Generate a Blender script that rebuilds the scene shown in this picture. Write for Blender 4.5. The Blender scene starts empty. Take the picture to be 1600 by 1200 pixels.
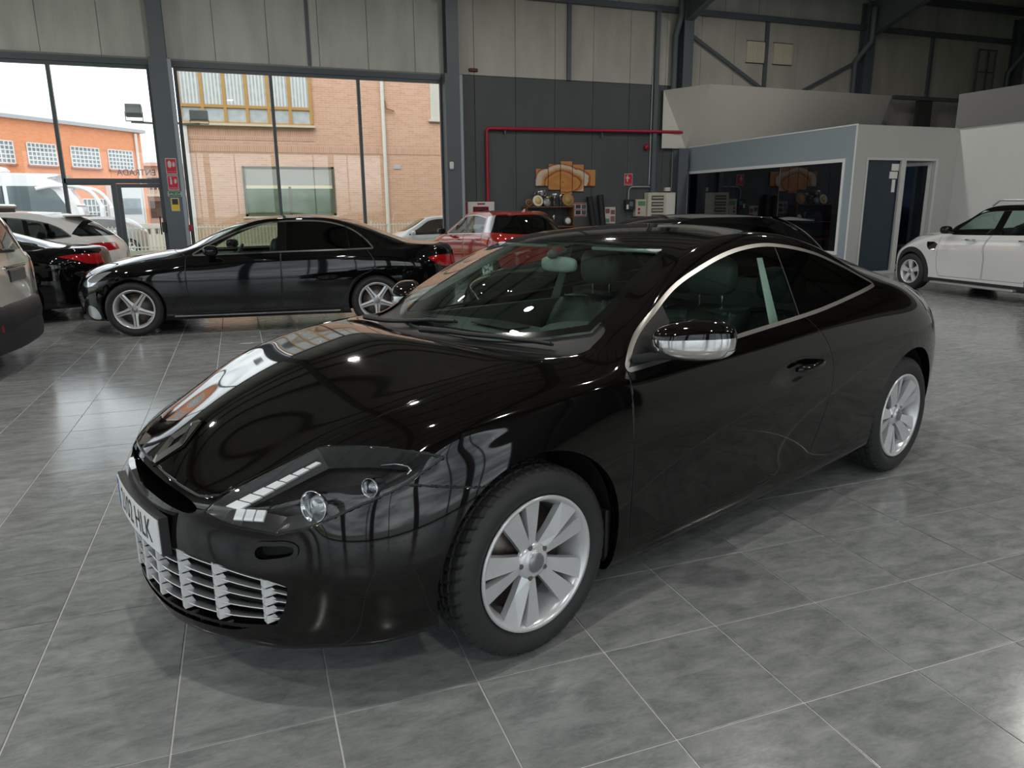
import bpy, bmesh, math, random
import numpy as np
from mathutils import Vector, Matrix, noise

random.seed(7)
SC = bpy.context.scene
COL = SC.collection

# ------------------------------------------------------------------ camera
CAM_H = 1.475
YAW, PITCH, ROLL, FPX = 0.350101, 0.237528, 0.008887, 1139.9
def _camera():
    s, c = math.sin(YAW), math.cos(YAW)
    sp, cp = math.sin(PITCH), math.cos(PITCH)
    sr, cr = math.sin(ROLL), math.cos(ROLL)
    xr = Vector((c, -s, 0)); g = Vector((s, c, 0)); z = Vector((0, 0, 1))
    fwd = g * cp - z * sp
    up = g * sp + z * cp
    ru = xr * cr - up * sr
    rv = xr * sr + up * cr
    m = Matrix((( ru.x, rv.x, -fwd.x, 0), (ru.y, rv.y, -fwd.y, 0), (ru.z, rv.z, -fwd.z, CAM_H), (0, 0, 0, 1)))
    cam = bpy.data.cameras.new('camera')
    cam.sensor_width = 36.0
    cam.lens = FPX / 1600.0 * 36.0
    cam.clip_start = 0.05
    cam.clip_end = 400
    o = bpy.data.objects.new('camera', cam)
    COL.objects.link(o)
    o.matrix_world = m
    SC.camera = o
_camera()

# ------------------------------------------------------------------ colour management, light paths
vs = SC.view_settings
SC.display_settings.display_device = 'sRGB'
vs.view_transform = 'Standard'
vs.look = 'None'
vs.gamma = 1.0
vs.use_curve_mapping = False
vs.exposure = 0.46
cy = SC.cycles
cy.use_denoising = True
cy.max_bounces = 10
cy.diffuse_bounces = 4
cy.glossy_bounces = 5
cy.transmission_bounces = 6
cy.transparent_max_bounces = 24
cy.caustics_reflective = False
cy.caustics_refractive = False
cy.sample_clamp_indirect = 4.0

# ------------------------------------------------------------------ overcast sky
def _world():
    w = bpy.data.worlds.new('overcast_sky')
    SC.world = w
    w.use_nodes = True
    nt = w.node_tree
    nt.nodes.clear()
    out = nt.nodes.new('ShaderNodeOutputWorld')
    bg = nt.nodes.new('ShaderNodeBackground')
    tc = nt.nodes.new('ShaderNodeTexCoord')
    mp = nt.nodes.new('ShaderNodeMapping')
    mp.inputs['Scale'].default_value = (2.0, 2.0, 9.0)
    ns = nt.nodes.new('ShaderNodeTexNoise')
    ns.inputs['Scale'].default_value = 1.6
    ns.inputs['Detail'].default_value = 5.0
    ns.inputs['Roughness'].default_value = 0.55
    cr = nt.nodes.new('ShaderNodeValToRGB')
    cr.color_ramp.elements[0].position = 0.40
    cr.color_ramp.elements[0].color = (0.30, 0.32, 0.365, 1)
    cr.color_ramp.elements[1].position = 0.68
    cr.color_ramp.elements[1].color = (0.95, 0.96, 0.99, 1)
    nt.links.new(tc.outputs['Generated'], mp.inputs['Vector'])
    nt.links.new(mp.outputs['Vector'], ns.inputs['Vector'])
    nt.links.new(ns.outputs['Fac'], cr.inputs['Fac'])
    nt.links.new(cr.outputs['Color'], bg.inputs['Color'])
    bg.inputs['Strength'].default_value = 2.5
    nt.links.new(bg.outputs['Background'], out.inputs['Surface'])
_world()
def _sun():
    l = bpy.data.lights.new('hazy_sun', 'SUN')
    l.energy = 1.6
    l.angle = math.radians(50)
    l.color = (1.0, 0.97, 0.93)
    o = bpy.data.objects.new('hazy_sun', l)
    COL.objects.link(o)
    o.rotation_euler = (math.radians(42), 0, math.radians(-25))
_sun()

# ------------------------------------------------------------------ helpers
def tag(o, label=None, cat=None, group=None, kind=None):
    if label: o['label'] = label
    if cat: o['category'] = cat
    if group: o['group'] = group
    if kind: o['kind'] = kind
    return o

def empty(name, loc=(0, 0, 0), rz=0.0, label=None, cat=None, group=None, scale=1.0):
    o = bpy.data.objects.new(name, None)
    COL.objects.link(o)
    o.location = loc
    o.rotation_euler = (0, 0, rz)
    o.scale = (scale,) * 3
    o.empty_display_size = 0.1
    return tag(o, label, cat, group)

def link_mesh(name, me, mat=None, parent=None):
    o = bpy.data.objects.new(name, me)
    COL.objects.link(o)
    if mat is not None and len(me.materials) == 0:
        me.materials.append(mat)
    if parent is not None:
        o.parent = parent
    return o

def copy_tree(o, parent=None):
    c = o.copy()
    COL.objects.link(c)
    c.parent = parent
    for ch in list(o.children):
        copy_tree(ch, c)
    return c

class MB:
    """collects shapes and links them as ONE mesh object"""
    def __init__(s):
        s.v = []; s.f = []; s.sm = []
    def add(s, vs, fs, smooth=False):
        b = len(s.v)
        s.v.extend([tuple(p) for p in vs])
        for f in fs:
            s.f.append(tuple(b + i for i in f)); s.sm.append(smooth)
        return s
    def box(s, lo, hi, M=None):
        x0, y0, z0 = lo; x1, y1, z1 = hi
        vs = [(x0, y0, z0), (x1, y0, z0), (x1, y1, z0), (x0, y1, z0), (x0, y0, z1), (x1, y0, z1), (x1, y1, z1), (x0, y1, z1)]
        if M is not None: vs = [M @ Vector(p) for p in vs]
        return s.add(vs, [(0, 3, 2, 1), (4, 5, 6, 7), (0, 1, 5, 4), (1, 2, 6, 5), (2, 3, 7, 6), (3, 0, 4, 7)])
    def cbox(s, c, d, M=None):
        return s.box([c[i] - d[i] / 2 for i in range(3)], [c[i] + d[i] / 2 for i in range(3)], M)
    def rbox(s, lo, hi, r=0.01, M=None):
        """box with chamfered edges"""
        lo = list(lo); hi = list(hi)
        r = min([r] + [(hi[i] - lo[i]) * 0.45 for i in range(3)])
        vs = []; idx = {}
        def vid(p):
            k = tuple(round(a, 6) for a in p)
            if k not in idx:
                idx[k] = len(vs); vs.append(k)
            return idx[k]
        fs = []
        for ax in range(3):
            a, b = (ax + 1) % 3, (ax + 2) % 3
            for side in (0, 1):
                q = []
                for (sa, sb) in ((0, 0), (1, 0), (1, 1), (0, 1)):
                    p = [0, 0, 0]
                    p[ax] = hi[ax] if side else lo[ax]
                    p[a] = hi[a] - r if sa else lo[a] + r
                    p[b] = hi[b] - r if sb else lo[b] + r
                    q.append(vid(p))
                fs.append(q if side else q[::-1])
        def P(ax, side, sa, sb):
            a, b = (ax + 1) % 3, (ax + 2) % 3
            p = [0, 0, 0]
            p[ax] = hi[ax] if side else lo[ax]
            p[a] = hi[a] - r if sa else lo[a] + r
            p[b] = hi[b] - r if sb else lo[b] + r
            return vid(p)
        cen = Vector([(lo[i] + hi[i]) / 2 for i in range(3)])
        for ax in range(3):          # edges along axis ax
            a, b = (ax + 1) % 3, (ax + 2) % 3
            for sa in (0, 1):
                for sb in (0, 1):
                    q = [P(a, sa, sb, 0), P(a, sa, sb, 1), P(b, sb, 1, sa), P(b, sb, 0, sa)]
                    vv = [Vector(vs[i]) for i in q]
                    n = (vv[1] - vv[0]).cross(vv[2] - vv[0])
                    if n.dot((vv[0] + vv[2]) / 2 - cen) < 0: q = q[::-1]
                    fs.append(q)
        for sx in (0, 1):
            for sy in (0, 1):
                for sz in (0, 1):
                    q = [P(0, sx, sy, sz), P(1, sy, sz, sx), P(2, sz, sx, sy)]
                    vv = [Vector(vs[i]) for i in q]
                    n = (vv[1] - vv[0]).cross(vv[2] - vv[0])
                    if n.dot(vv[0] - cen) < 0: q = q[::-1]
                    fs.append(q)
        if M is not None: vs = [M @ Vector(p) for p in vs]
        return s.add(vs, fs)
    def tube(s, pts, r, n=10, cap=True, smooth=True):
        pts = [Vector(p) for p in pts]
        rs = r if isinstance(r, (list, tuple)) else [r] * len(pts)
        vs = []; fs = []
        prev = None
        for i, p in enumerate(pts):
            t = (pts[min(i + 1, len(pts) - 1)] - pts[max(i - 1, 0)]).normalized()
            if prev is None:
                a = Vector((0, 0, 1)) if abs(t.z) < 0.9 else Vector((1, 0, 0))
                u = t.cross(a).normalized()
            else:
                u = (prev - t * prev.dot(t)).normalized()
            prev = u
            w = t.cross(u)
            for k in range(n):
                an = 2 * math.pi * k / n
                vs.append(p + (u * math.cos(an) + w * math.sin(an)) * rs[i])
        for i in range(len(pts) - 1):
            for k in range(n):
                k2 = (k + 1) % n
                fs.append((i * n + k, i * n + k2, (i + 1) * n + k2, (i + 1) * n + k))
        s.add(vs, fs, smooth)
        if cap:
            m = len(pts) - 1
            s.add([vs[k] for k in range(n)][::-1], [tuple(range(n))])
            s.add([vs[m * n + k] for k in range(n)], [tuple(range(n))])
        return s
    def lathe(s, prof, n=32, M=None, smooth=True, closed=False):
        """prof: (radius, height) about local Z"""
        vs = []; fs = []
        m = len(prof)
        for (r, h) in prof:
            for k in range(n):
                an = 2 * math.pi * k / n
                vs.append(Vector((r * math.cos(an), r * math.sin(an), h)))
        for i in range(m if closed else m - 1):
            j = (i + 1) % m
            for k in range(n):
                k2 = (k + 1) % n
                fs.append((i * n + k, i * n + k2, j * n + k2, j * n + k))
        if M is not None: vs = [M @ p for p in vs]
        return s.add(vs, fs, smooth)
    def prism(s, poly, d, M=None, smooth=False):
        """poly (x,y) extruded from z=0 to z=d, counter-clockwise"""
        n = len(poly)
        vs = [Vector((p[0], p[1], 0)) for p in poly] + [Vector((p[0], p[1], d)) for p in poly]
        if M is not None: vs = [M @ p for p in vs]
        fs = [tuple(range(n))[::-1], tuple(range(n, 2 * n))]
        s.add(vs, fs)
        return s.add(vs, [(i, (i + 1) % n, n + (i + 1) % n, n + i) for i in range(n)], smooth)
    def grid(s, P, smooth=True, flip=False):
        """P[i][j] grid of points"""
        a = len(P); b = len(P[0])
        fs = []
        for i in range(a - 1):
            for j in range(b - 1):
                q = (i * b + j, (i + 1) * b + j, (i + 1) * b + j + 1, i * b + j + 1)
                fs.append(q[::-1] if flip else q)
        return s.add([p for r in P for p in r], fs, smooth)
    def blob(s, c, rad, n=14, m=9, M=None, e=1.0):
        """ellipsoid / superellipsoid"""
        vs = []; fs = []
        def sp(a): return math.copysign(abs(a) ** e, a)
        for i in range(m + 1):
            th = math.pi * i / m - math.pi / 2
            for k in range(n):
                ph = 2 * math.pi * k / n
                p = Vector((c[0] + rad[0] * sp(math.cos(th)) * sp(math.cos(ph)), c[1] + rad[1] * sp(math.cos(th)) * sp(math.sin(ph)), c[2] + rad[2] * sp(math.sin(th))))
                vs.append(M @ p if M is not None else p)
        for i in range(m):
            for k in range(n):
                k2 = (k + 1) % n
                fs.append((i * n + k, i * n + k2, (i + 1) * n + k2, (i + 1) * n + k))
        return s.add(vs, fs, True)
    def mesh(s, name):
        me = bpy.data.meshes.new(name)
        me.from_pydata(s.v, [], s.f)
        me.polygons.foreach_set('use_smooth', s.sm)
        me.update()
        return me
    def build(s, name, mat, parent=None, label=None, cat=None, group=None, kind=None):
        o = link_mesh(name, s.mesh(name), mat, parent)
        return tag(o, label, cat, group, kind)

def RX(a): return Matrix.Rotation(a, 4, 'X')
def RY(a): return Matrix.Rotation(a, 4, 'Y')
def RZ(a): return Matrix.Rotation(a, 4, 'Z')
def TR(*p): return Matrix.Translation(Vector(p))

# ------------------------------------------------------------------ materials
MATS = {}
def mat(name, col=(0.5, 0.5, 0.5), rough=0.5, metal=0.0, spec=0.5, coat=0.0, emit=None, estr=0.0, alpha=None, bump=None, var=None, trans=0.0, ior=1.45):
    if name in MATS: return MATS[name]
    m = bpy.data.materials.new(name)
    m.use_nodes = True
    nt = m.node_tree
    b = nt.nodes['Principled BSDF']
    b.inputs['Base Color'].default_value = (*col, 1)
    b.inputs['Roughness'].default_value = rough
    b.inputs['Metallic'].default_value = metal
    b.inputs['Specular IOR Level'].default_value = spec
    b.inputs['Coat Weight'].default_value = coat
    b.inputs['Coat Roughness'].default_value = 0.02
    b.inputs['IOR'].default_value = ior
    b.inputs['Transmission Weight'].default_value = trans
    if emit is not None:
        b.inputs['Emission Color'].default_value = (*emit, 1)
        b.inputs['Emission Strength'].default_value = estr
    if var:                                   # (scale, amount): gentle mottling of the base colour
        tc = nt.nodes.new('ShaderNodeTexCoord')
        ns = nt.nodes.new('ShaderNodeTexNoise')
        ns.inputs['Scale'].default_value = var[0]
        ns.inputs['Detail'].default_value = 6
        mx = nt.nodes.new('ShaderNodeMix'); mx.data_type = 'RGBA'
        lo = [c * (1 - var[1]) for c in col]; hi = [min(1, c * (1 + var[1])) for c in col]
        mx.inputs['A'].default_value = (*lo, 1); mx.inputs['B'].default_value = (*hi, 1)
        nt.links.new(tc.outputs['Object'], ns.inputs['Vector'])
        nt.links.new(ns.outputs['Fac'], mx.inputs['Factor'])
        nt.links.new(mx.outputs['Result'], b.inputs['Base Color'])
    if bump:                                  # (scale, strength)
        tc = nt.nodes.new('ShaderNodeTexCoord')
        ns = nt.nodes.new('ShaderNodeTexNoise')
        ns.inputs['Scale'].default_value = bump[0]
        bp = nt.nodes.new('ShaderNodeBump')
        bp.inputs['Strength'].default_value = bump[1]
        bp.inputs['Distance'].default_value = 0.01
        nt.links.new(tc.outputs['Object'], ns.inputs['Vector'])
        nt.links.new(ns.outputs['Fac'], bp.inputs['Height'])
        nt.links.new(bp.outputs['Normal'], b.inputs['Normal'])
    MATS[name] = m
    return m

def glass(name, tint=(0.8, 0.9, 0.85), refl=1.0, ior=1.5):
    """thin pane: fresnel mirror over a tinted clear sheet"""
    if name in MATS: return MATS[name]
    m = bpy.data.materials.new(name)
    m.use_nodes = True
    nt = m.node_tree
    nt.nodes.clear()
    out = nt.nodes.new('ShaderNodeOutputMaterial')
    tr = nt.nodes.new('ShaderNodeBsdfTransparent')
    tr.inputs['Color'].default_value = (*tint, 1)
    gl = nt.nodes.new('ShaderNodeBsdfGlossy')
    gl.inputs['Roughness'].default_value = 0.0
    gl.inputs['Color'].default_value = (refl, refl, refl, 1)
    fr = nt.nodes.new('ShaderNodeFresnel')
    fr.inputs['IOR'].default_value = ior
    geo = nt.nodes.new('ShaderNodeNewGeometry')
    # the same reflection seen from either face of the sheet
    mx0 = nt.nodes.new('ShaderNodeMix'); mx0.data_type = 'FLOAT'
    mx0.inputs['A'].default_value = ior
    mx0.inputs['B'].default_value = 1.0 / ior
    nt.links.new(geo.outputs['Backfacing'], mx0.inputs['Factor'])
    inv = nt.nodes.new('ShaderNodeMath'); inv.operation = 'ADD'
    inv.inputs[1].default_value = 0.0
    nt.links.new(mx0.outputs['Result'], inv.inputs[0])
    nt.links.new(inv.outputs['Value'], fr.inputs['IOR'])
    mx = nt.nodes.new('ShaderNodeMixShader')
    nt.links.new(fr.outputs['Fac'], mx.inputs['Fac'])
    nt.links.new(tr.outputs['BSDF'], mx.inputs[1])
    nt.links.new(gl.outputs['BSDF'], mx.inputs[2])
    nt.links.new(mx.outputs['Shader'], out.inputs['Surface'])
    MATS[name] = m
    return m

def text_obj(name, body, size, mat_, M, parent=None, align='CENTER', depth=0.0, sx=1.0):
    """flat lettering turned into a mesh"""
    cu = bpy.data.curves.new(name, 'FONT')
    cu.body = body
    cu.size = size
    cu.align_x = align
    cu.align_y = 'CENTER'
    cu.extrude = depth
    cu.resolution_u = 3
    tmp = bpy.data.objects.new(name, cu)
    COL.objects.link(tmp)
    dg = bpy.context.evaluated_depsgraph_get()
    me = bpy.data.meshes.new_from_object(tmp.evaluated_get(dg))
    bpy.data.objects.remove(tmp)
    me.transform(M @ Matrix.Diagonal((sx, 1, 1, 1)))
    me.materials.clear()
    me.materials.append(mat_)
    o = bpy.data.objects.new(name, me)
    COL.objects.link(o)
    if parent is not None: o.parent = parent
    return o

# ------------------------------------------------------------------ room materials
def nodes_of(m):
    return m.node_tree, m.node_tree.nodes['Principled BSDF']

def rib_material(name, col, rough, pitch=0.10, depth=0.004, grime=0.18, metal=0.0):
    """profiled sheet-metal: fine vertical ribs, stains"""
    if name in MATS: return MATS[name]
    m = mat(name, col, rough, metal)
    nt, b = nodes_of(m)
    geo = nt.nodes.new('ShaderNodeNewGeometry')
    sep = nt.nodes.new('ShaderNodeSeparateXYZ')
    nt.links.new(geo.outputs['Position'], sep.inputs[0])
    ad = nt.nodes.new('ShaderNodeMath'); ad.operation = 'ADD'
    nt.links.new(sep.outputs['X'], ad.inputs[0]); nt.links.new(sep.outputs['Y'], ad.inputs[1])
    mu = nt.nodes.new('ShaderNodeMath'); mu.operation = 'MULTIPLY'; mu.inputs[1].default_value = 2 * math.pi / pitch
    nt.links.new(ad.outputs[0], mu.inputs[0])
    sn = nt.nodes.new('ShaderNodeMath'); sn.operation = 'SINE'
    nt.links.new(mu.outputs[0], sn.inputs[0])
    pw = nt.nodes.new('ShaderNodeMath'); pw.operation = 'GREATER_THAN'; pw.inputs[1].default_value = 0.86
    nt.links.new(sn.outputs[0], pw.inputs[0])
    bp = nt.nodes.new('ShaderNodeBump'); bp.inputs['Distance'].default_value = depth; bp.inputs['Strength'].default_value = 0.6
    nt.links.new(pw.outputs[0], bp.inputs['Height'])
    nt.links.new(bp.outputs['Normal'], b.inputs['Normal'])
    mp = nt.nodes.new('ShaderNodeMapping'); mp.inputs['Scale'].default_value = (1.3, 1.3, 0.35)
    nt.links.new(geo.outputs['Position'], mp.inputs['Vector'])
    ns = nt.nodes.new('ShaderNodeTexNoise'); ns.inputs['Scale'].default_value = 1.5; ns.inputs['Detail'].default_value = 7
    nt.links.new(mp.outputs[0], ns.inputs['Vector'])
    rp = nt.nodes.new('ShaderNodeMapRange'); rp.inputs['From Min'].default_value = .35; rp.inputs['From Max'].default_value = .7
    nt.links.new(ns.outputs['Fac'], rp.inputs['Value'])
    mx = nt.nodes.new('ShaderNodeMix'); mx.data_type = 'RGBA'
    mx.inputs['A'].default_value = (*[c * (1 - grime) for c in col], 1); mx.inputs['B'].default_value = (*col, 1)
    nt.links.new(rp.outputs['Result'], mx.inputs['Factor'])
    nt.links.new(mx.outputs['Result'], b.inputs['Base Color'])
    return m

def tile_material():
    m = mat('floor_tile_stone', (0.2, 0.2, 0.2), 0.3)
    nt, b = nodes_of(m)
    geo = nt.nodes.new('ShaderNodeNewGeometry')
    # cell id of each 45 cm tile
    sub = nt.nodes.new('ShaderNodeVectorMath'); sub.operation = 'ADD'
    sub.inputs[1].default_value = (0.45 * 0.68385, -0.45 * 4.361, 0)
    nt.links.new(geo.outputs['Position'], sub.inputs[0])
    dv = nt.nodes.new('ShaderNodeVectorMath'); dv.operation = 'MULTIPLY'; dv.inputs[1].default_value = (1 / .45, 1 / .45, 0)
    nt.links.new(sub.outputs[0], dv.inputs[0])
    fl = nt.nodes.new('ShaderNodeVectorMath'); fl.operation = 'FLOOR'
    nt.links.new(dv.outputs[0], fl.inputs[0])
    wn = nt.nodes.new('ShaderNodeTexWhiteNoise'); wn.noise_dimensions = '3D'
    nt.links.new(fl.outputs[0], wn.inputs['Vector'])
    # every tile shows another stretch of the stone print
    of = nt.nodes.new('ShaderNodeVectorMath'); of.operation = 'MULTIPLY_ADD'
    of.inputs[1].default_value = (7, 7, 7)
    nt.links.new(wn.outputs['Color'], of.inputs[0]); nt.links.new(geo.outputs['Position'], of.inputs[2])
    mp = nt.nodes.new('ShaderNodeMapping'); mp.inputs['Scale'].default_value = (1.1, 2.6, 1.0)
    nt.links.new(of.outputs[0], mp.inputs['Vector'])
    n1 = nt.nodes.new('ShaderNodeTexNoise'); n1.inputs['Scale'].default_value = 5.5; n1.inputs['Detail'].default_value = 9; n1.inputs['Roughness'].default_value = .68
    n1.inputs['Distortion'].default_value = .35
    nt.links.new(mp.outputs[0], n1.inputs['Vector'])
    n2 = nt.nodes.new('ShaderNodeTexNoise'); n2.inputs['Scale'].default_value = 44; n2.inputs['Detail'].default_value = 6; n2.inputs['Roughness'].default_value = .75
    nt.links.new(mp.outputs[0], n2.inputs['Vector'])
    mxf = nt.nodes.new('ShaderNodeMath'); mxf.operation = 'MULTIPLY_ADD'; mxf.inputs[1].default_value = .35
    nt.links.new(n2.outputs['Fac'], mxf.inputs[0]); nt.links.new(n1.outputs['Fac'], mxf.inputs[2])
    cr = nt.nodes.new('ShaderNodeValToRGB')
    e = cr.color_ramp.elements
    e[0].position = .48; e[0].color = (.170, .183, .182, 1)
    e[1].position = .86; e[1].color = (.335, .348, .348, 1)
    k = cr.color_ramp.elements.new(.66); k.color = (.252, .264, .263, 1)
    nt.links.new(mxf.outputs[0], cr.inputs['Fac'])
    vr = nt.nodes.new('ShaderNodeMapRange'); vr.inputs['To Min'].default_value = .90; vr.inputs['To Max'].default_value = 1.08
    nt.links.new(wn.outputs['Value'], vr.inputs['Value'])
    ml = nt.nodes.new('ShaderNodeVectorMath'); ml.operation = 'SCALE'
    nt.links.new(cr.outputs['Color'], ml.inputs[0]); nt.links.new(vr.outputs['Result'], ml.inputs['Scale'])
    nt.links.new(ml.outputs[0], b.inputs['Base Color'])
    rr = nt.nodes.new('ShaderNodeMapRange'); rr.inputs['From Min'].default_value = .3; rr.inputs['From Max'].default_value = .7
    rr.inputs['To Min'].default_value = .13; rr.inputs['To Max'].default_value = .21
    nt.links.new(n1.outputs['Fac'], rr.inputs['Value'])
    nt.links.new(rr.outputs['Result'], b.inputs['Roughness'])
    b.inputs['Specular IOR Level'].default_value = .5
    return m

def brick_material(name, c1, c2, mortar, bw=.24, bh=.065, axis='X'):
    if name in MATS: return MATS[name]
    m = mat(name, c1, .8)
    nt, b = nodes_of(m)
    tc = nt.nodes.new('ShaderNodeTexCoord')
    sep = nt.nodes.new('ShaderNodeSeparateXYZ'); nt.links.new(tc.outputs['Object'], sep.inputs[0])
    cb = nt.nodes.new('ShaderNodeCombineXYZ')
    nt.links.new(sep.outputs[axis], cb.inputs['X']); nt.links.new(sep.outputs['Z'], cb.inputs['Y'])
    br = nt.nodes.new('ShaderNodeTexBrick')
    br.inputs['Scale'].default_value = 1.0
    br.inputs['Brick Width'].default_value = bw; br.inputs['Row Height'].default_value = bh
    br.inputs['Mortar Size'].default_value = .006
    br.inputs['Color1'].default_value = (*c1, 1); br.inputs['Color2'].default_value = (*c2, 1); br.inputs['Mortar'].default_value = (*mortar, 1)
    nt.links.new(cb.outputs[0], br.inputs['Vector'])
    nt.links.new(br.outputs['Color'], b.inputs['Base Color'])
    return m

CREAM = rib_material('cream_sheet', (.55, .56, .53), .55, .075, .003, .25)
CREAM2 = rib_material('pale_sheet', (.52, .50, .455), .55, .075, .003, .22)
GREYSHEET = rib_material('grey_sheet', (.080, .088, .095), .5, .075, .003, .15)
STEEL = mat('painted_steel', (.10, .118, .135), .45, var=(2.0, .10))
STEEL2 = mat('painted_steel_pale', (.30, .345, .39), .4)
ROOFM = rib_material('roof_sheet', (.56, .53, .49), .6, .25, .01, .2)
FRAME = mat('window_frame_grey', (.07, .085, .10), .4)
PANE = glass('shop_glass', (.93, .96, .95), 1.0, 1.45)
WHITEWALL = mat('white_plaster', (.60, .60, .585), .75, var=(1.2, .04))
WHITEFRAME = mat('white_frame', (.78, .79, .80), .35)
OFFICEGREY = mat('office_blue_grey', (.30, .36, .40), .6, var=(1.5, .04))
RED = mat('fire_red', (.35, .012, .035), .35)

def rect_frame(axis, p0, p1, a0, a1, z0, z1, w):
    """four bars around an opening; axis 'x' = opening runs along x, p0..p1 is the depth across it"""
    mb = MB()
    for (a, b, c, d) in ((a0, a1, z1 - w, z1), (a0, a1, z0, z0 + w), (a0, a0 + w, z0 + w, z1 - w), (a1 - w, a1, z0 + w, z1 - w)):
        if axis == 'x': mb.box((a, p0, c), (b, p1, d))
        else: mb.box((p0, a, c), (p1, b, d))
    return mb
def struct(o, kind='structure'):
    o['kind'] = kind
    return o

XL, XR_, YB, YF = -10.0, 26.0, -6.6, 18.5
ZT = 6.9
# ------------------------------------------------------------------ floor: tiles 45 cm
def make_floor():
    gx = lambda i: .45 * (i - .68385); gy = lambda j: .45 * (j + 4.361)
    base = MB().box((XL, YB, -.12), (XR_, YF + .05, -.0035)).build('floor', mat('pale_grout', (.66, .67, .66), .7))
    struct(base)
    tm = tile_material()
    g = .0026; ch = .0014; h = .45 / 2 - g
    vs = [(-h, -h, -.008), (h, -h, -.008), (h, h, -.008), (-h, h, -.008), (-h, -h, -ch), (h, -h, -ch), (h, h, -ch), (-h, h, -ch),
          (-h + ch, -h + ch, 0), (h - ch, -h + ch, 0), (h - ch, h - ch, 0), (-h + ch, h - ch, 0)]
    fs = [(8, 9, 10, 11)] + [(4 + k, 4 + (k + 1) % 4, 8 + (k + 1) % 4, 8 + k) for k in range(4)] + [(k, (k + 1) % 4, 4 + (k + 1) % 4, 4 + k) for k in range(4)]
    tile = bpy.data.meshes.new('floor_tile'); tile.from_pydata(vs, [], fs); tile.materials.append(tm)
    cam = SC.camera.matrix_world.inverted()
    seen = []; rest = []
    i0, i1 = int(math.floor(XL / .45 + .68)) + 1, int(XR_ / .45 + .68)
    j0, j1 = int(YB / .45 - 4.36) , int(YF / .45 - 4.36)
    hero_in = HERO_FOOT
    for i in range(i0, i1):
        for j in range(j0, j1):
            c = Vector((gx(i) + .225, gy(j) + .225, 0))
            q = cam @ c
            vis = False
            if q.z < -.3:
                u = 800 + FPX * q.x / -q.z; v = 600 - FPX * q.y / -q.z
                vis = -60 < u < 1660 and v < 1290
                if vis and hero_in(c.x, c.y): vis = False
            (seen if vis else rest).append((q.length, c))
    seen.sort(key=lambda a: a[0])
    for (_, c) in seen[:300]:
        o = bpy.data.objects.new('floor_tile', tile); COL.objects.link(o)
        o.parent = base; o.location = c
    rest += seen[300:]
    V = np.array(vs); n = len(vs)
    C = np.array([tuple(c) for (_, c) in rest])
    AV = (C[:, None, :] + V[None]).reshape(-1, 3)
    mb = bpy.data.meshes.new('floor_tiles_beyond')
    AF = [tuple(k * n + a for a in f) for k in range(len(C)) for f in fs[:5]]
    mb.from_pydata([tuple(p) for p in AV], [], AF); mb.materials.append(tm)
    o = bpy.data.objects.new('floor_tiles_beyond', mb); COL.objects.link(o)
    o.parent = base; o['kind'] = 'stuff'
def HERO_FOOT(x, y):
    """under the coupe, out of sight"""
    a = math.radians(19.2747); dx, dy = x + .416, y - 2.526
    lx, ly = dx * math.cos(a) + dy * math.sin(a), -dx * math.sin(a) + dy * math.cos(a)
    return .5 < lx < 4.4 and -.45 < ly < 1.6
make_floor()

# ------------------------------------------------------------------ front wall (Y = 18.5)
COLX = [-7.75, -1.26, 5.20, 11.76, 18.0, 24.3]
def panels(parent, x0, x1, z0, z1, y, m, w=1.1, th=.06, first=None, axis='x'):
    x = x0 if first is None else first
    edges = [x0]
    while x <= x0 + 1e-6: x += w
    while x < x1 - .08:
        edges.append(x); x += w
    edges.append(x1)
    for a, b in zip(edges[:-1], edges[1:]):
        if axis == 'x':
            MB().rbox((a + .004, y, z0), (b - .004, y + th, z1), .006).build('wall_panel', m, parent)
        else:
            MB().rbox((y, a + .004, z0), (y + th, b - .004, z1), .006).build('wall_panel', m, parent)

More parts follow.
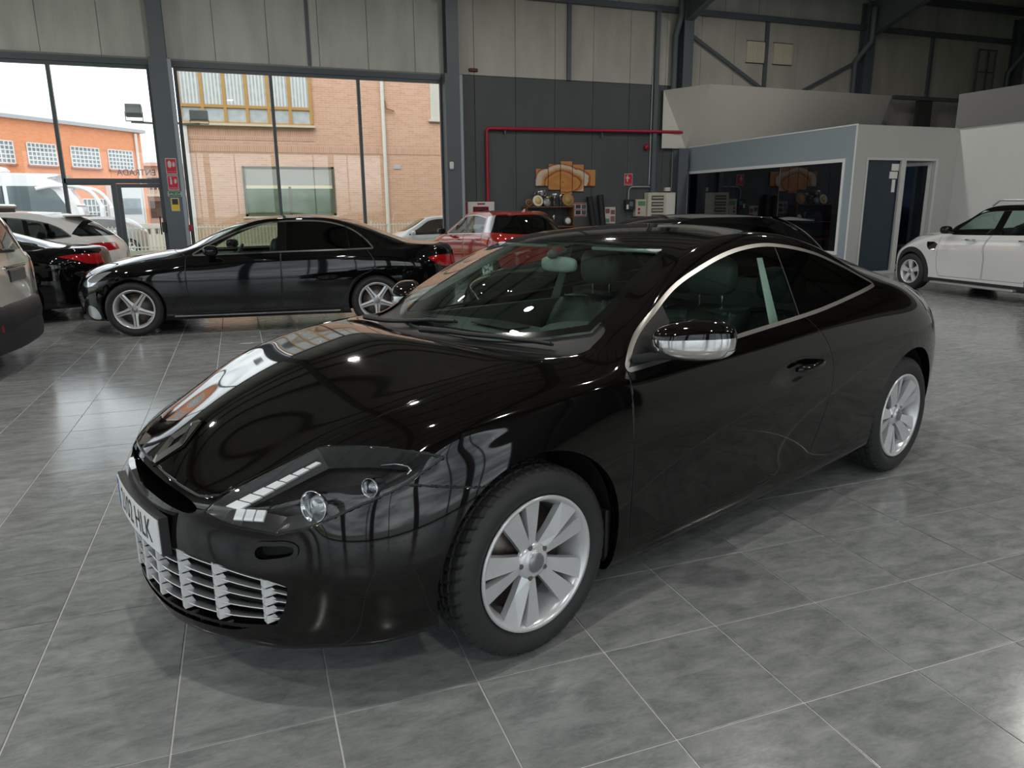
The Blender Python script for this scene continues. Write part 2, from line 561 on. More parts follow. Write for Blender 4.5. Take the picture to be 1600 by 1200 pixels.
def front_wall():
    w = struct(MB().box((XL, YF + .06, 4.56), (5.45, YF + .16, 7.6)).box((5.40, YF + .06, 0), (XR_, YF + .16, 7.6)).build('wall_front', mat('wall_core', (.25, .25, .24), .8)))
    panels(w, XL, 5.42, 4.60, 6.55, YF, CREAM, 1.12, first=-3.49 - 1.12 * 6)
    panels(w, 5.42, XR_, 4.67, 6.55, YF, CREAM2, 1.09, first=5.83)
    panels(w, XL, XR_, 6.58, 7.6, YF, CREAM, 1.1)
    panels(w, 5.42, 11.60, 0.0, 4.66, YF, GREYSHEET, 1.09, first=5.83)
    panels(w, 11.60, XR_, 0.0, 4.66, YF, CREAM2, 1.09)
    # lintel and its drip edge over the glass
    MB().box((XL, YF - .06, 4.50), (5.0, YF + .10, 4.62)).build('lintel', FRAME, w)
    MB().box((XL, YF - .045, 4.62), (5.0, YF, 4.66)).build('lintel_flashing', mat('flashing', (.20, .20, .19), .5), w)
    # low threshold under the glass
    MB().box((XL, YF - .02, 0), (5.0, YF + .10, .06)).build('threshold', FRAME, w)
    # eaves beam and posts between the main columns
    MB().box((5.42, YF - .12, 6.48), (XR_, YF, 6.62)).build('eaves_rail', STEEL, w)
    for x in (8.38, 14.50, 20.72):
        MB().box((x - .05, YF - .08, 3.0 if x > 12 else 4.66), (x + .05, YF, 6.5)).build('wall_post', STEEL, w)
    MB().box((10.90, YF - .10, 0), (11.02, YF, 6.5)).build('wall_post', STEEL, w)
    MB().box((1.84, YF - .03, 4.66), (1.92, YF, 6.5)).build('wall_post', STEEL, w)
    # diagonal bracing
    for (a, b) in (((12.04, 5.94), (14.12, 4.86)), ((17.87, 5.66), (16.17, 4.86))):
        d = Vector((b[0] - a[0], 0, b[1] - a[1])); d2 = d.normalized(); a2 = Vector((a[0], YF - .10, a[1])) ; e = a2 + d * 1.6
        u = Vector((-d2.z, 0, d2.x)) * .045
        mb = MB()
        vs = [a2 - u, e - u, e + u, a2 + u]
        vs += [p + Vector((0, .05, 0)) for p in vs]
        mb.add(vs, [(0, 1, 2, 3), (7, 6, 5, 4), (0, 4, 5, 1), (1, 5, 6, 2), (2, 6, 7, 3), (3, 7, 4, 0)]).build('diagonal_brace', STEEL, w)
    # two louvred vents
    for x0 in (13.86, 14.78):
        v = MB().box((x0, YF - .035, 5.40), (x0 + .64, YF - .01, 5.95)).build('wall_vent', mat('vent_cream', (.62, .58, .47), .5), w)
        for k in range(8):
            MB().box((x0 + .03 + k * .075, YF - .05, 5.43), (x0 + .065 + k * .075, YF - .03, 5.92)).build('vent_rib', mat('vent_cream'), v)
        MB().box((x0 - .02, YF - .03, 5.38), (x0 + .66, YF - .005, 5.40)).box((x0 - .02, YF - .03, 5.95), (x0 + .66, YF - .005, 5.97)).build('vent_edge', mat('dark_edge', (.05, .05, .05), .6), v)
    return w
WALL_FRONT = front_wall()

def glazing(n, x0, x1, mull, door=None):
    """one bay of shop window: frame, mullions, panes"""
    w = struct(rect_frame('x', YF - .04, YF + .06, x0, x1, .06, 4.50, .07).build('window_%d' % n, FRAME))
    es = [x0 + .07] + list(mull) + [x1 - .07]
    for m in mull:
        MB().box((m - .035, YF - .05, .13), (m + .035, YF + .06, 4.43)).build('mullion', FRAME, w)
    for a, b in zip(es[:-1], es[1:]):
        if door and a >= door[0] - .1 and b <= door[1] + .1:
            MB().box((a + .03, YF + .008, 2.16), (b - .03, YF + .014, 4.43)).build('pane', PANE, w)
        else:
            MB().box((a + .03, YF + .008, .13), (b - .03, YF + .014, 4.43)).build('pane', PANE, w)
    if door:
        MB().box((door[0], YF - .05, 2.06), (door[1], YF + .06, 2.16)).build('transom', FRAME, w)
    return w
glazing(1, -7.6, -1.48, [-5.45, -3.40], (-3.40, -1.48))
glazing(2, -1.02, 5.0, [.99, 2.955])
glazing(3, XL + .02, -7.9, [])
def entrance():
    d = struct(MB().box((-3.36, YF - .04, .0), (-2.52, YF + .04, .10)).box((-3.36, YF - .04, 2.02), (-2.52, YF + .04, 2.06)).box((-2.52, YF - .05, 0), (-2.42, YF + .05, 2.06)).build('door_1', FRAME))
    MB().box((-3.36, YF + .0, .10), (-2.52, YF + .006, 2.02)).build('side_pane', PANE, d)
    lf = MB().box((-2.41, YF - .03, .02), (-2.33, YF + .03, 2.05)).box((-1.57, YF - .03, .02), (-1.49, YF + .03, 2.05)).box((-2.33, YF - .03, 1.97), (-1.57, YF + .03, 2.05)).box((-2.33, YF - .03, .02), (-1.57, YF + .03, .12)).build('door_leaf', FRAME, d)
    MB().box((-2.33, YF - .003, .12), (-1.57, YF + .003, 1.97)).build('pane', PANE, lf)
    MB().tube([(-1.62, YF - .09, .95), (-1.62, YF - .09, 1.35)], .014, 8).build('handle', mat('dark_handle', (.03, .03, .03), .4), lf)
    MB().rbox((-1.60, YF - .10, 1.0), (-1.50, YF - .03, 1.22), .01).build('lock_case', mat('dark_handle'), lf)
    t = text_obj('entrance_lettering', 'ENTRADA', .185, mat('vinyl_grey', (.10, .12, .14), .5), Matrix.Translation((-1.99, YF + .02, 2.285)) @ RX(math.radians(90)) @ RY(math.radians(180)), d, sx=.92)
entrance()

# side and back walls
def other_walls():
    lw = struct(MB().box((XL - .12, YB, 4.5), (XL, YF + .1, 7.6)).box((XL - .12, YB, 0), (XL, YB + .6, 4.5)).build('wall_left', CREAM))
    y = YB + .6
    k = 0
    while y < YF - .2:
        y2 = min(y + 6.3, YF)
        w = struct(MB().box((XL - .08, y, .0), (XL + .02, y + .30, 4.5)).box((XL - .06, y + .30, 4.40), (XL, y2, 4.5)).box((XL - .06, y + .30, 0), (XL, y2, .1)).build('window_%d' % (4 + k), FRAME))
        yy = y + .30
        st = (y2 - yy) / 3
        for q in range(3):
            MB().box((XL - .033, yy + q * st + .03, .1), (XL - .027, yy + (q + 1) * st - .03, 4.40)).build('pane', PANE, w)
            if q: MB().box((XL - .07, yy + q * st - .035, .1), (XL + .01, yy + q * st + .035, 4.40)).build('mullion', FRAME, w)
        y = y2; k += 1
    bw = struct(MB().box((XL, YB - .12, 4.5), (XR_, YB, 7.6)).box((8.0, YB - .12, 0), (XR_, YB, 4.5)).build('wall_back', GREYSHEET))
    x = XL
    while x < 7.9:
        x2 = min(x + 6.01, 8.0)
        w = struct(MB().box((x, YB - .08, 0), (x + .35, YB + .05, 4.5)).box((x + .35, YB - .06, 4.4), (x2, YB, 4.5)).box((x + .35, YB - .06, 0), (x2, YB, .1)).build('window_%d' % (4 + k), FRAME))
        st = (x2 - x - .35) / 3
        for q in range(3):
            a = x + .35 + q * st
            MB().box((a + .03, YB - .033, .1), (a + st - .03, YB - .027, 4.4)).build('pane', PANE, w)
            if q: MB().box((a - .035, YB - .07, .1), (a + .035, YB + .01, 4.4)).build('mullion', FRAME, w)
        x = x2; k += 1
    struct(MB().box((XR_, YB, 0), (XR_ + .12, YF + .1, 7.6)).build('wall_right', CREAM2))
other_walls()

# ------------------------------------------------------------------ roof: portal frames, purlins, sheets
def roof_z(y): return 7.15 + (YF - y) * .105 if y > 5.95 else 7.15 + (YF - 5.95) * .105 - (5.95 - y) * .105
def make_roof():
    c = struct(MB().grid([[(XL - .1, y, roof_z(y) + .34), (XR_ + .1, y, roof_z(y) + .34)] for y in (YF + .16, 5.95, YB - .12)], False).grid([[(XL - .1, y, roof_z(y) + .40), (XR_ + .1, y, roof_z(y) + .40)] for y in (YF + .16, 5.95, YB - .12)], False, True).build('ceiling', ROOFM))
    # purlins
    y = YF - .25
    while y > YB:
        MB().box((XL, y - .04, roof_z(y) + .12), (XR_, y + .04, roof_z(y) + .335)).build('purlin', STEEL, c)
        y -= 1.9
    # portal frames: H columns, haunched rafters
    for x in COLX:
        f = MB()
        for yc in (YF - .17, YB + .17):
            s_ = 1 if yc > 0 else -1
            zt = roof_z(yc) + .05
            for (za_, zb_) in (((0, 3.02), (4.53, zt)) if (11 < x < 12 or 17 < x < 18.5) and yc > 0 else ((0, zt),)):
                f.box((x - .15, yc + .13, za_), (x + .15, yc + .16, zb_)).box((x - .15, yc - .16, za_), (x + .15, yc - .13, zb_)).box((x - .012, yc - .13, za_), (x + .012, yc + .13, zb_))
        o = struct(f.build('column', STEEL))
        o.name = 'trim_%d' % (COLX.index(x) + 1)
        r = MB()
        for s_, y0, y1 in ((1, YF - .33, 5.95), (-1, YB + .33, 5.95)):
            for (a, b, da, db) in ((y0, y0 - s_ * 3.2, 1.05, .42), (y0 - s_ * 3.2, y1, .42, .42)):
                za, zb = roof_z(a) + .12, roof_z(b) + .12
                for (hw, t0, t1) in ((.11, 0, .025), (.012, .0, 1.0), (.11, .975, 1.0)):
                    vs = []
                    for (yy, zz, dd) in ((a, za, da), (b, zb, db)):
                        zhi = zz - dd * t0 if t0 != .975 else zz - dd + .025
                        zlo = zz - .025 if t1 == .025 else zz - dd
                        for xx in (x - hw, x + hw):
                            vs += [(xx, yy, zlo), (xx, yy, zhi)]
                    r.add(vs, [(0, 1, 5, 4), (2, 6, 7, 3), (1, 3, 7, 5), (0, 4, 6, 2), (0, 2, 3, 1), (4, 5, 7, 6)])
        r.build('rafter', STEEL, o)
make_roof()
for (x, nm) in ((XL - .12, 'wall_gable_left'), (XR_, 'wall_gable_right')):
    pl_ = [(YB - .12, 7.55), (YF + .16, 7.55), (YF + .16, roof_z(YF) + .36), (5.95, roof_z(5.95) + .36), (YB - .12, roof_z(YB) + .36)]
    struct(MB().prism(pl_, .12, Matrix(((0, 0, 1, x), (1, 0, 0, 0), (0, 1, 0, 0), (0, 0, 0, 1)))).build(nm, CREAM2))

# facade piers: the boxed columns between the shop windows, paler inner faces
for (n, a, b) in ((11, -1.47, -1.04), (12, 4.98, 5.40), (13, -7.95, -7.55)):
    o = struct(MB().box((a, YF - .36, 0), (b, YF + .05, 4.62)).build('trim_%d' % n, STEEL))
    MB().box((b - .06, YF - .37, 0), (b + .012, YF - .30, 4.60)).build('edge_strip', STEEL2, o)
# rain pipes and conduits on the walls
def pipe(name, pts, r, m, label, cat='pipe', parent=None, group=None):
    return MB().tube(pts, r, 10).build(name, m, parent, label, cat, group)
pipe('rain_pipe', [(11.47, YF - .12, 4.56), (11.47, YF - .12, 5.9), (11.55, YF - .25, 6.4), (11.55, YF - .25, 7.0)], .085, STEEL, 'grey rain pipe running up the wall beside the white bulkhead')
pipe('rain_pipe', [(17.68, YF - .12, 4.56), (17.68, YF - .12, 5.6), (17.85, YF - .5, 6.1), (17.85, YF - .5, 7.0)], .085, STEEL, 'grey rain pipe with a bend beside the haunched roof beam')
pipe('rain_pipe', [(24.05, YF - .12, 3.4), (24.05, YF - .12, 5.6), (24.25, YF - .5, 6.2), (24.25, YF - .5, 7.0)], .085, STEEL, 'grey rain pipe in the far corner beyond the ladder frame')
# ------------------------------------------------------------------ office
XO, YO, ZO = 12.04, 12.3, 3.06
def office():
    w = struct(MB().box((XO, YO + .012, 2.41), (XO + .10, YF, ZO)).box((XO, YO + .012, 0), (XO + .10, YO + .22, 2.41)).box((XO, YO + .22, 0), (XO + .10, 18.45, .42)).box((XO, 18.45, 0), (XO + .10, YF, 2.41)).build('wall_office_front', OFFICEGREY))
    MB().box((XO - .010, YO - .012, 0), (XO + .014, YO + .011, ZO - .016)).box((XO - .010, YO - .012, ZO - .016), (XO + .02, YF, ZO + .012)).build('corner_bead', WHITEFRAME, w)
    w2 = struct(MB().box((XO + .015, YO, 2.42), (14.95, YO + .10, ZO)).box((XO + .015, YO, 0), (12.36, YO + .10, 2.42)).box((14.36, YO, 0), (14.95, YO + .10, 2.42)).build('wall_office_side', mat('office_pale_grey', (.44, .45, .43), .7, var=(1.5, .03))))
    struct(MB().box((XO + .1, YO + .1, 2.75), (15.0, YF - .07, 2.80)).build('ceiling_office', WHITEWALL))
    struct(MB().box((18.8, YO + .1, 0), (18.9, YF - .07, 2.8)).box((15.0, YO, 0), (18.9, YO + .1, 2.8)).build('wall_office_inner', mat('office_inner', (.10, .12, .15), .8)))
    # big window facing the hall
    win = struct(rect_frame('y', XO - .02, XO + .08, YO + .221, 18.449, .421, 2.409, .07).build('window_20', WHITEFRAME))
    og = glass('office_glass', (.16, .20, .26), 1.0, 1.9)
    for (a, b) in ((YO + .29, 14.55), (14.57, 16.45), (16.47, 18.38)):
        MB().box((XO + .03, a, .49), (XO + .036, b, 2.35)).build('pane', og, win)
    # door on the short side: fixed blue pane, open leaf
    d = struct(MB().box((12.361, YO - .02, 0), (12.41, YO + .099, 2.37)).box((13.32, YO - .02, 0), (13.45, YO + .099, 2.37)).box((14.29, YO - .02, 0), (14.359, YO + .099, 2.37)).box((12.361, YO - .02, 2.37), (14.359, YO + .099, 2.419)).box((12.41, YO - .02, 0), (13.32, YO + .099, .06)).build('door_2', mat('door_frame_grey', (.55, .55, .54), .4)))
    MB().box((12.41, YO + .03, .06), (13.32, YO + .04, 2.37)).build('fixed_pane', mat('blue_pane', (.010, .026, .044), .06, spec=.6), d)
    for (x0, z0, x1, z1) in ((13.10, 2.16, 13.30, 2.30), (13.06, 2.00, 13.28, 2.14), (13.15, 1.72, 13.24, 1.98)):
        MB().box((x0, YO + .022, z0), (x1, YO + .028, z1)).build('paper_notice', mat('paper', (.72, .72, .70), .8), d)
    lf = MB()
    Mf = Matrix.Translation((14.26, YO + .05, 0)) @ RZ(math.radians(112))
    lf.box((0, -.02, .02), (.07, .02, 2.35), Mf).box((.80, -.02, .02), (.87, .02, 2.35), Mf).box((.07, -.02, 2.28), (.80, .02, 2.35), Mf).box((.07, -.02, .02), (.80, .02, .14), Mf)
    leaf = lf.build('door_leaf', mat('door_frame_grey'), d)
    MB().box((.07, -.004, .14), (.80, .004, 2.28), Mf).build('pane', og, leaf)
    MB().box((.815, -.05, .98), (.845, .05, 1.12), Mf).build('handle', mat('dark_handle'), leaf)
    # side wall of the hall and the grey parapet above
    rw = struct(MB().box((14.88, -4.0, 0), (14.98, YO, ZO)).build('wall_partition', WHITEWALL))
    struct(MB().box((14.86, -4.0, ZO), (14.98, YO - .02, 3.76)).box((14.86, YO - .02, ZO), (14.98, YO + .1, 3.76)).build('wall_parapet', mat('parapet_grey', (.15, .148, .145), .7)))
    struct(MB().box((15.0, -4.0, 2.98), (XR_, YO, 3.04)).build('floor_mezzanine', mat('mezzanine', (.2, .2, .2), .8)))
    # sloping white bulkhead over the office
    b = MB()
    P = [Vector(p) for p in ((11.18, 18.40, 4.53), (11.90, 17.30, 4.56), (11.96, 18.40, 3.03), (11.18, 18.40, 3.03), (18.10, 17.30, 4.52), (18.62, 18.40, 3.03), (18.10, 18.49, 4.52), (11.18, 18.49, 4.53), (11.9, 18.49, 4.56))]
    b.add(P, [(1, 4, 5, 2), (1, 4, 6, 8), (0, 1, 8, 7), (4, 5, 6)])
    o = struct(b.build('wall_bulkhead', mat('bulkhead_white', (.58, .56, .52), .75, var=(1.0, .04))))
    MB().add([P[0], P[1], P[2], P[3]], [(0, 3, 2, 1)]).build('bulkhead_cheek', mat('bulkhead_white_lit', (.62, .61, .56), .75), o)  # same white as the slope, window light put into its paler colour
    # dark upright and rail behind
    struct(MB().box((19.9, YF - .5, 3.1), (20.5, YF - .4, 4.55)).build('trim_21', mat('dark_box', (.06, .06, .062), .6)))
    struct(MB().box((18.9, YF - .55, 4.55), (22.0, YF - .45, 4.66)).build('trim_22', STEEL))
office()

# ------------------------------------------------------------------ car body generator
# local car frame: x from the nose to the tail, y to the car's right, z up.
def pchip(xs, ys, q):
    xs = np.asarray(xs, float); ys = np.asarray(ys, float); q = np.asarray(q, float)
    if len(xs) == 1: return np.full(q.shape, ys[0])
    h = np.diff(xs); d = np.diff(ys) / h
    m = np.zeros_like(ys)
    if len(xs) > 2:
        for i in range(1, len(xs) - 1):
            if d[i - 1] * d[i] > 0:
                w1 = 2 * h[i] + h[i - 1]; w2 = h[i] + 2 * h[i - 1]
                m[i] = (w1 + w2) / (w1 / d[i - 1] + w2 / d[i])
    m[0] = d[0]; m[-1] = d[-1]
    i = np.clip(np.searchsorted(xs, q) - 1, 0, len(xs) - 2)
    t = (q - xs[i]) / h[i]
    t2, t3 = t * t, t * t * t
    return (2 * t3 - 3 * t2 + 1) * ys[i] + (t3 - 2 * t2 + t) * h[i] * m[i] + (-2 * t3 + 3 * t2) * ys[i + 1] + (t3 - t2) * h[i] * m[i + 1]

def cage_mesh(cols, T, front, rear, level=3, iters=3, relax=1.0):
    """cols: 11 lists of keys (t,y,z) or (t,x,y,z); T: stations; front/rear: 5 rows x 5 points (x,y,z).
    returns limit-surface verts, quads as numpy (both halves)"""
    N = len(T)
    V = np.zeros((N, 11, 3))
    for k, keys in enumerate(cols):
        t = [a[0] for a in keys]
        x = [a[1] if len(a) == 4 else a[0] for a in keys]
        y = [a[-2] for a in keys]; z = [a[-1] for a in keys]
        V[:, k, 0] = pchip(t, x, T); V[:, k, 1] = pchip(t, y, T); V[:, k, 2] = pchip(t, z, T)
    verts = []; half = {}
    def add(key, p):
        half[key] = len(verts); verts.append(p)
    for i in range(N):
        for k in range(11): add(('s', i, k), V[i, k])
    for r in range(5):
        for c in range(6, 11):
            add(('f', r, c), np.array(front[r][c - 6], float))
            add(('r', r, c), np.array(rear[r][c - 6], float))
    def F(r, c): return half[('s', 0, r)] if c == 5 else (half[('s', 0, c)] if r == 5 else half[('f', r, c)])
    def R(r, c): return half[('s', N - 1, r)] if c == 5 else (half[('s', N - 1, c)] if r == 5 else half[('r', r, c)])
    quads = []
    for i in range(N - 1):
        for k in range(10):
            quads.append((half[('s', i, k)], half[('s', i + 1, k)], half[('s', i + 1, k + 1)], half[('s', i, k + 1)]))
    for r in range(5):
        for c in range(5, 10):
            quads.append((F(r, c + 1), F(r, c), F(r + 1, c), F(r + 1, c + 1)))
            quads.append((R(r, c), R(r, c + 1), R(r + 1, c + 1), R(r + 1, c)))
    P = np.array(verts)
    # mirror
    cen = set(half[('s', i, 10)] for i in range(N)) | set(half[('f', r, 10)] for r in range(5)) | set(half[('r', r, 10)] for r in range(5))
    for i in cen: P[i, 1] = 0
    mp = {}
    Q = list(P)
    for i in range(len(P)):
        if i in cen: mp[i] = i
        else:
            mp[i] = len(Q); Q.append(P[i] * np.array([1, -1, 1]))
    P = np.array(Q)
    quads = [q[::-1] for q in quads] + [tuple(mp[i] for i in q) for q in quads]   # right side y>0 given, left mirrored
    # limit interpolation
    nv = len(P)
    edge = {}; vf = [[] for _ in range(nv)]
    for fi, q in enumerate(quads):
        for a in range(4):
            e = (min(q[a], q[(a + 1) % 4]), max(q[a], q[(a + 1) % 4]))
            edge.setdefault(e, []).append(fi)
            vf[q[a]].append((q[(a + 1) % 4], q[(a + 2) % 4], q[(a + 3) % 4]))
    bnd = {}
    for e, fs in edge.items():
        if len(fs) == 1:
            bnd.setdefault(e[0], []).append(e[1]); bnd.setdefault(e[1], []).append(e[0])
    L = np.zeros((nv, nv))
    for v in range(nv):
        if v in bnd:
            L[v, v] = 4 / 6.
            for w in bnd[v][:2]: L[v, w] += 1 / 6.
        else:
            n = len(vf[v]); den = n * (n + 5.)
            L[v, v] = n * n / den
            for (a, d, b) in vf[v]:
                L[v, a] += 2 / den; L[v, b] += 2 / den; L[v, d] += 1 / den
    tgt = P.copy()
    for _ in range(iters):
        P = P + relax * (tgt - L @ P)
    me = bpy.data.meshes.new('cage')
    me.from_pydata([tuple(p) for p in P], [], quads)
    me.update()
    ob = bpy.data.objects.new('cage', me)
    COL.objects.link(ob)
    md = ob.modifiers.new('s', 'SUBSURF')
    md.levels = level; md.render_levels = level
    md.use_limit_surface = True
    dg = bpy.context.evaluated_depsgraph_get()
    ev = ob.evaluated_get(dg).to_mesh()
    n = len(ev.vertices)
    Vv = np.zeros(n * 3); ev.vertices.foreach_get('co', Vv)
    Nn = np.zeros(n * 3); ev.vertex_normals.foreach_get('vector', Nn)
    m = len(ev.polygons)
    lv = np.zeros(len(ev.loops), int); ev.loops.foreach_get('vertex_index', lv)
    ob.evaluated_get(dg).to_mesh_clear()
    bpy.data.objects.remove(ob); bpy.data.meshes.remove(me)
    q = lv.reshape(m, 4)
    return Vv.reshape(n, 3), Nn.reshape(n, 3), q

class Skin:
    """triangle skin that can be cut along level sets into labelled regions"""
    def __init__(s, V, N, quads):
        s.V = V; s.N = N
        s.F = np.concatenate([quads[:, [0, 1, 2]], quads[:, [0, 2, 3]]])
        s.lab = np.zeros(len(s.F), int)
        s.names = ['body']
    def label(s, name):
        if name not in s.names: s.names.append(name)
        return s.names.index(name)
    def refine(s, fn, target, pad=0.0, only=None):
        """halve triangles that straddle fn==0 until their edges are shorter than target"""
        for _ in range(6):
            d = fn(s.V)
            F = s.F
            dl = d[F]
            e = [np.linalg.norm(s.V[F[:, a]] - s.V[F[:, (a + 1) % 3]], axis=1) for a in range(3)]
            em = np.maximum(np.maximum(e[0], e[1]), e[2])
            near = (dl.min(1) <= pad + em * 0.2) & (dl.max(1) >= -pad - em * 0.2) & (em > target)
            if only is not None: near &= np.isin(s.lab, only)
            if not near.any(): return
            marked = {}
            for t in np.nonzero(near)[0]:
                f = F[t]
                for a in range(3):
                    if e[a][t] > em[t] * 0.55:
                        i, j = int(f[a]), int(f[(a + 1) % 3])
                        marked[(i, j) if i < j else (j, i)] = -1
            keys = np.array(list(marked.keys()))
            nb = len(s.V)
            s.V = np.concatenate([s.V, (s.V[keys[:, 0]] + s.V[keys[:, 1]]) / 2])
            nn = s.N[keys[:, 0]] + s.N[keys[:, 1]]
            nn /= np.linalg.norm(nn, axis=1)[:, None] + 1e-12
            s.N = np.concatenate([s.N, nn])
            for i, kx in enumerate(marked): marked[kx] = nb + i
            # which triangles touch a marked edge
            code = keys[:, 0].astype(np.int64) * (nb + 1) + keys[:, 1]
            code.sort()
            hit = np.zeros(len(F), bool)
            for a in range(3):
                lo = np.minimum(F[:, a], F[:, (a + 1) % 3]).astype(np.int64); hi = np.maximum(F[:, a], F[:, (a + 1) % 3])
                c = lo * (nb + 1) + hi
                ix = np.clip(np.searchsorted(code, c), 0, len(code) - 1)
                hit |= code[ix] == c
            keep = ~hit
            newF = []; newL = []
            for t in np.nonzero(hit)[0]:
                f = [int(a) for a in F[t]]
                m = []
                for a in range(3):
                    i, j = f[a], f[(a + 1) % 3]
                    m.append(marked.get((i, j) if i < j else (j, i)))
                k = sum(x is not None for x in m)
                if k == 3:
                    tr = [(f[0], m[0], m[2]), (m[0], f[1], m[1]), (m[2], m[1], f[2]), (m[0], m[1], m[2])]
                elif k == 1:
                    a = [i for i in range(3) if m[i] is not None][0]
                    p, q, r = f[a], f[(a + 1) % 3], f[(a + 2) % 3]
                    tr = [(p, m[a], r), (m[a], q, r)]
                else:
                    a = [i for i in range(3) if m[i] is None][0]      # unsplit edge p-q
                    p, q, r = f[a], f[(a + 1) % 3], f[(a + 2) % 3]
                    mq = m[(a + 1) % 3]; mp_ = m[(a + 2) % 3]
                    tr = [(p, q, mq), (p, mq, mp_), (mp_, mq, r)]
                newF += tr; newL += [s.lab[t]] * len(tr)
            s.F = np.concatenate([F[keep], np.array(newF)])
            s.lab = np.concatenate([s.lab[keep], np.array(newL)])
    def cut(s, fn, off=0.0, only=None):
        d = fn(s.V) - off
        d[np.abs(d) < 1e-6] = 0.0
        F = s.F
        sg = np.sign(d)[F]
        cross = (sg.min(1) < 0) & (sg.max(1) > 0)
        if only is not None: cross &= np.isin(s.lab, only)
        ids = np.nonzero(cross)[0]
        if len(ids) == 0: return
        ev = {}; nv = []; nn = []
        nb = len(s.V)
        def mid(i, j):
            k = (i, j) if i < j else (j, i)
            if k not in ev:
                a, b = k
                t = d[a] / (d[a] - d[b])
                ev[k] = nb + len(nv)
                nv.append(s.V[a] + t * (s.V[b] - s.V[a]))
                n = s.N[a] + t * (s.N[b] - s.N[a])
                nn.append(n / (np.linalg.norm(n) + 1e-12))
            return ev[k]
        newF = []; newL = []
        for t in ids:
            f = [int(a) for a in F[t]]
            g = [d[a] for a in f]
            z = [i for i in range(3) if g[i] == 0]
            if z:
                a = z[0]
                p, q, r = f[a], f[(a + 1) % 3], f[(a + 2) % 3]
                m = mid(q, r)
                tr = [(p, q, m), (p, m, r)]
            else:
                a = [i for i in range(3) if (g[i] > 0) != (g[(i + 1) % 3] > 0) and (g[i] > 0) != (g[(i + 2) % 3] > 0)][0]
                p, q, r = f[a], f[(a + 1) % 3], f[(a + 2) % 3]
                m1 = mid(p, q); m2 = mid(p, r)
                tr = [(p, m1, m2), (m1, q, r), (m1, r, m2)]
            newF += tr; newL += [s.lab[t]] * len(tr)
        keep = ~cross
        s.V = np.concatenate([s.V, np.array(nv)]); s.N = np.concatenate([s.N, np.array(nn)])
        s.F = np.concatenate([F[keep], np.array(newF)])
        s.lab = np.concatenate([s.lab[keep], np.array(newL)])
    def assign(s, fn, name, off=0.0, only=('body',)):
        """triangles with fn < off become region name"""
        c = s.V[s.F].mean(1)
        ok = np.isin(s.lab, [s.names.index(n) for n in only if n in s.names]) & (fn(c) < off)
        s.lab[ok] = s.label(name)
    def region(s, fn, name, target=0.012, only=('body',), band=None, off=0.0):
        """cut out fn<off; with band=(lo,hi,bandname) also a strip around it"""
        oi = [s.names.index(n) for n in only if n in s.names]
        s.refine(lambda V: fn(V) - off, target, 0.0, oi)
        if band:
            for b in band[:2]:
                s.cut(fn, b, oi)
        else:
            s.cut(fn, off, oi)
        if band:
            lo, hi, bn = band
            s.assign(fn, name, lo, only)
            s.assign(fn, bn, hi, only)
        else:
            s.assign(fn, name, off, only)
    def gap(s, fn, name, w=0.002, e=0.005, target=0.012, only=('body',), gapname='panel_gap'):
        """panel fn<0 divided from its surroundings by a recessed joint with rounded edges"""
        oi = [s.names.index(n) for n in only if n in s.names]
        s.refine(fn, target, 0.0, oi)
        for b in (-w - e, -w, w, w + e): s.cut(fn, b, oi)
        s.assign(fn, name, -w, only)
        s.assign(fn, gapname, w, only)
        # round the edges: tilt the normals towards the joint
        d = fn(s.V)
        use = np.zeros(len(s.V), bool)
        sel = np.isin(s.lab, [s.names.index(n) for n in (name, gapname) + tuple(only) if n in s.names])
        use[np.unique(s.F[sel])] = True
        edge = use & (np.abs(np.abs(d) - w) < 1e-4)
        ids = np.nonzero(edge)[0]
        if len(ids):
            P = s.V[ids]; g = np.zeros_like(P)
            for a in range(3):
                h = np.zeros(3); h[a] = 1e-3
                g[:, a] = (fn(P + h) - fn(P - h)) / 2e-3
            n = s.N[ids]
            g -= n * (g * n).sum(1)[:, None]
            g /= np.linalg.norm(g, axis=1)[:, None] + 1e-9
            n2 = n - np.sign(d[ids])[:, None] * g * 0.9
            s.N[ids] = n2 / np.linalg.norm(n2, axis=1)[:, None]
    def tris(s, name, side=None):
        if name not in s.names: return np.zeros((0, 3), int)
        m = s.lab == s.names.index(name)
        if side is not None:
            c = s.V[s.F][:, :, 1].mean(1)
            m &= (c * side > 0)
        return s.F[m]
    def mesh(s, name, F, off=0.0, shift=None, normals=True, flip=False):
        u, inv = np.unique(F, return_inverse=True)
        P = s.V[u] + s.N[u] * off
        if shift is not None: P = P + np.asarray(shift)
        f = inv.reshape(-1, 3)
        if flip: f = f[:, ::-1]
        me = bpy.data.meshes.new(name)
        me.vertices.add(len(P)); me.vertices.foreach_set('co', P.astype(np.float32).ravel())
        me.loops.add(f.size); me.loops.foreach_set('vertex_index', f.astype(np.int32).ravel())
        me.polygons.add(len(f))
        me.polygons.foreach_set('loop_start', np.arange(0, f.size, 3, dtype=np.int32))
        me.update(calc_edges=True)
        me.polygons.foreach_set('use_smooth', np.ones(len(f), bool))
        if normals:
            nn = s.N[u] * (-1 if flip else 1)
            me.normals_split_custom_set_from_vertices(nn.tolist())
        return me
    def part(s, name, region, material, parent, side=None, off=0.0, normals=True, shift=None, flip=False, label=None):
        F = s.tris(region, side)
        if len(F) == 0: return None
        o = link_mesh(name, s.mesh(name, F, off, shift, normals, flip), material, parent)
        if label: o['label'] = label
        return o
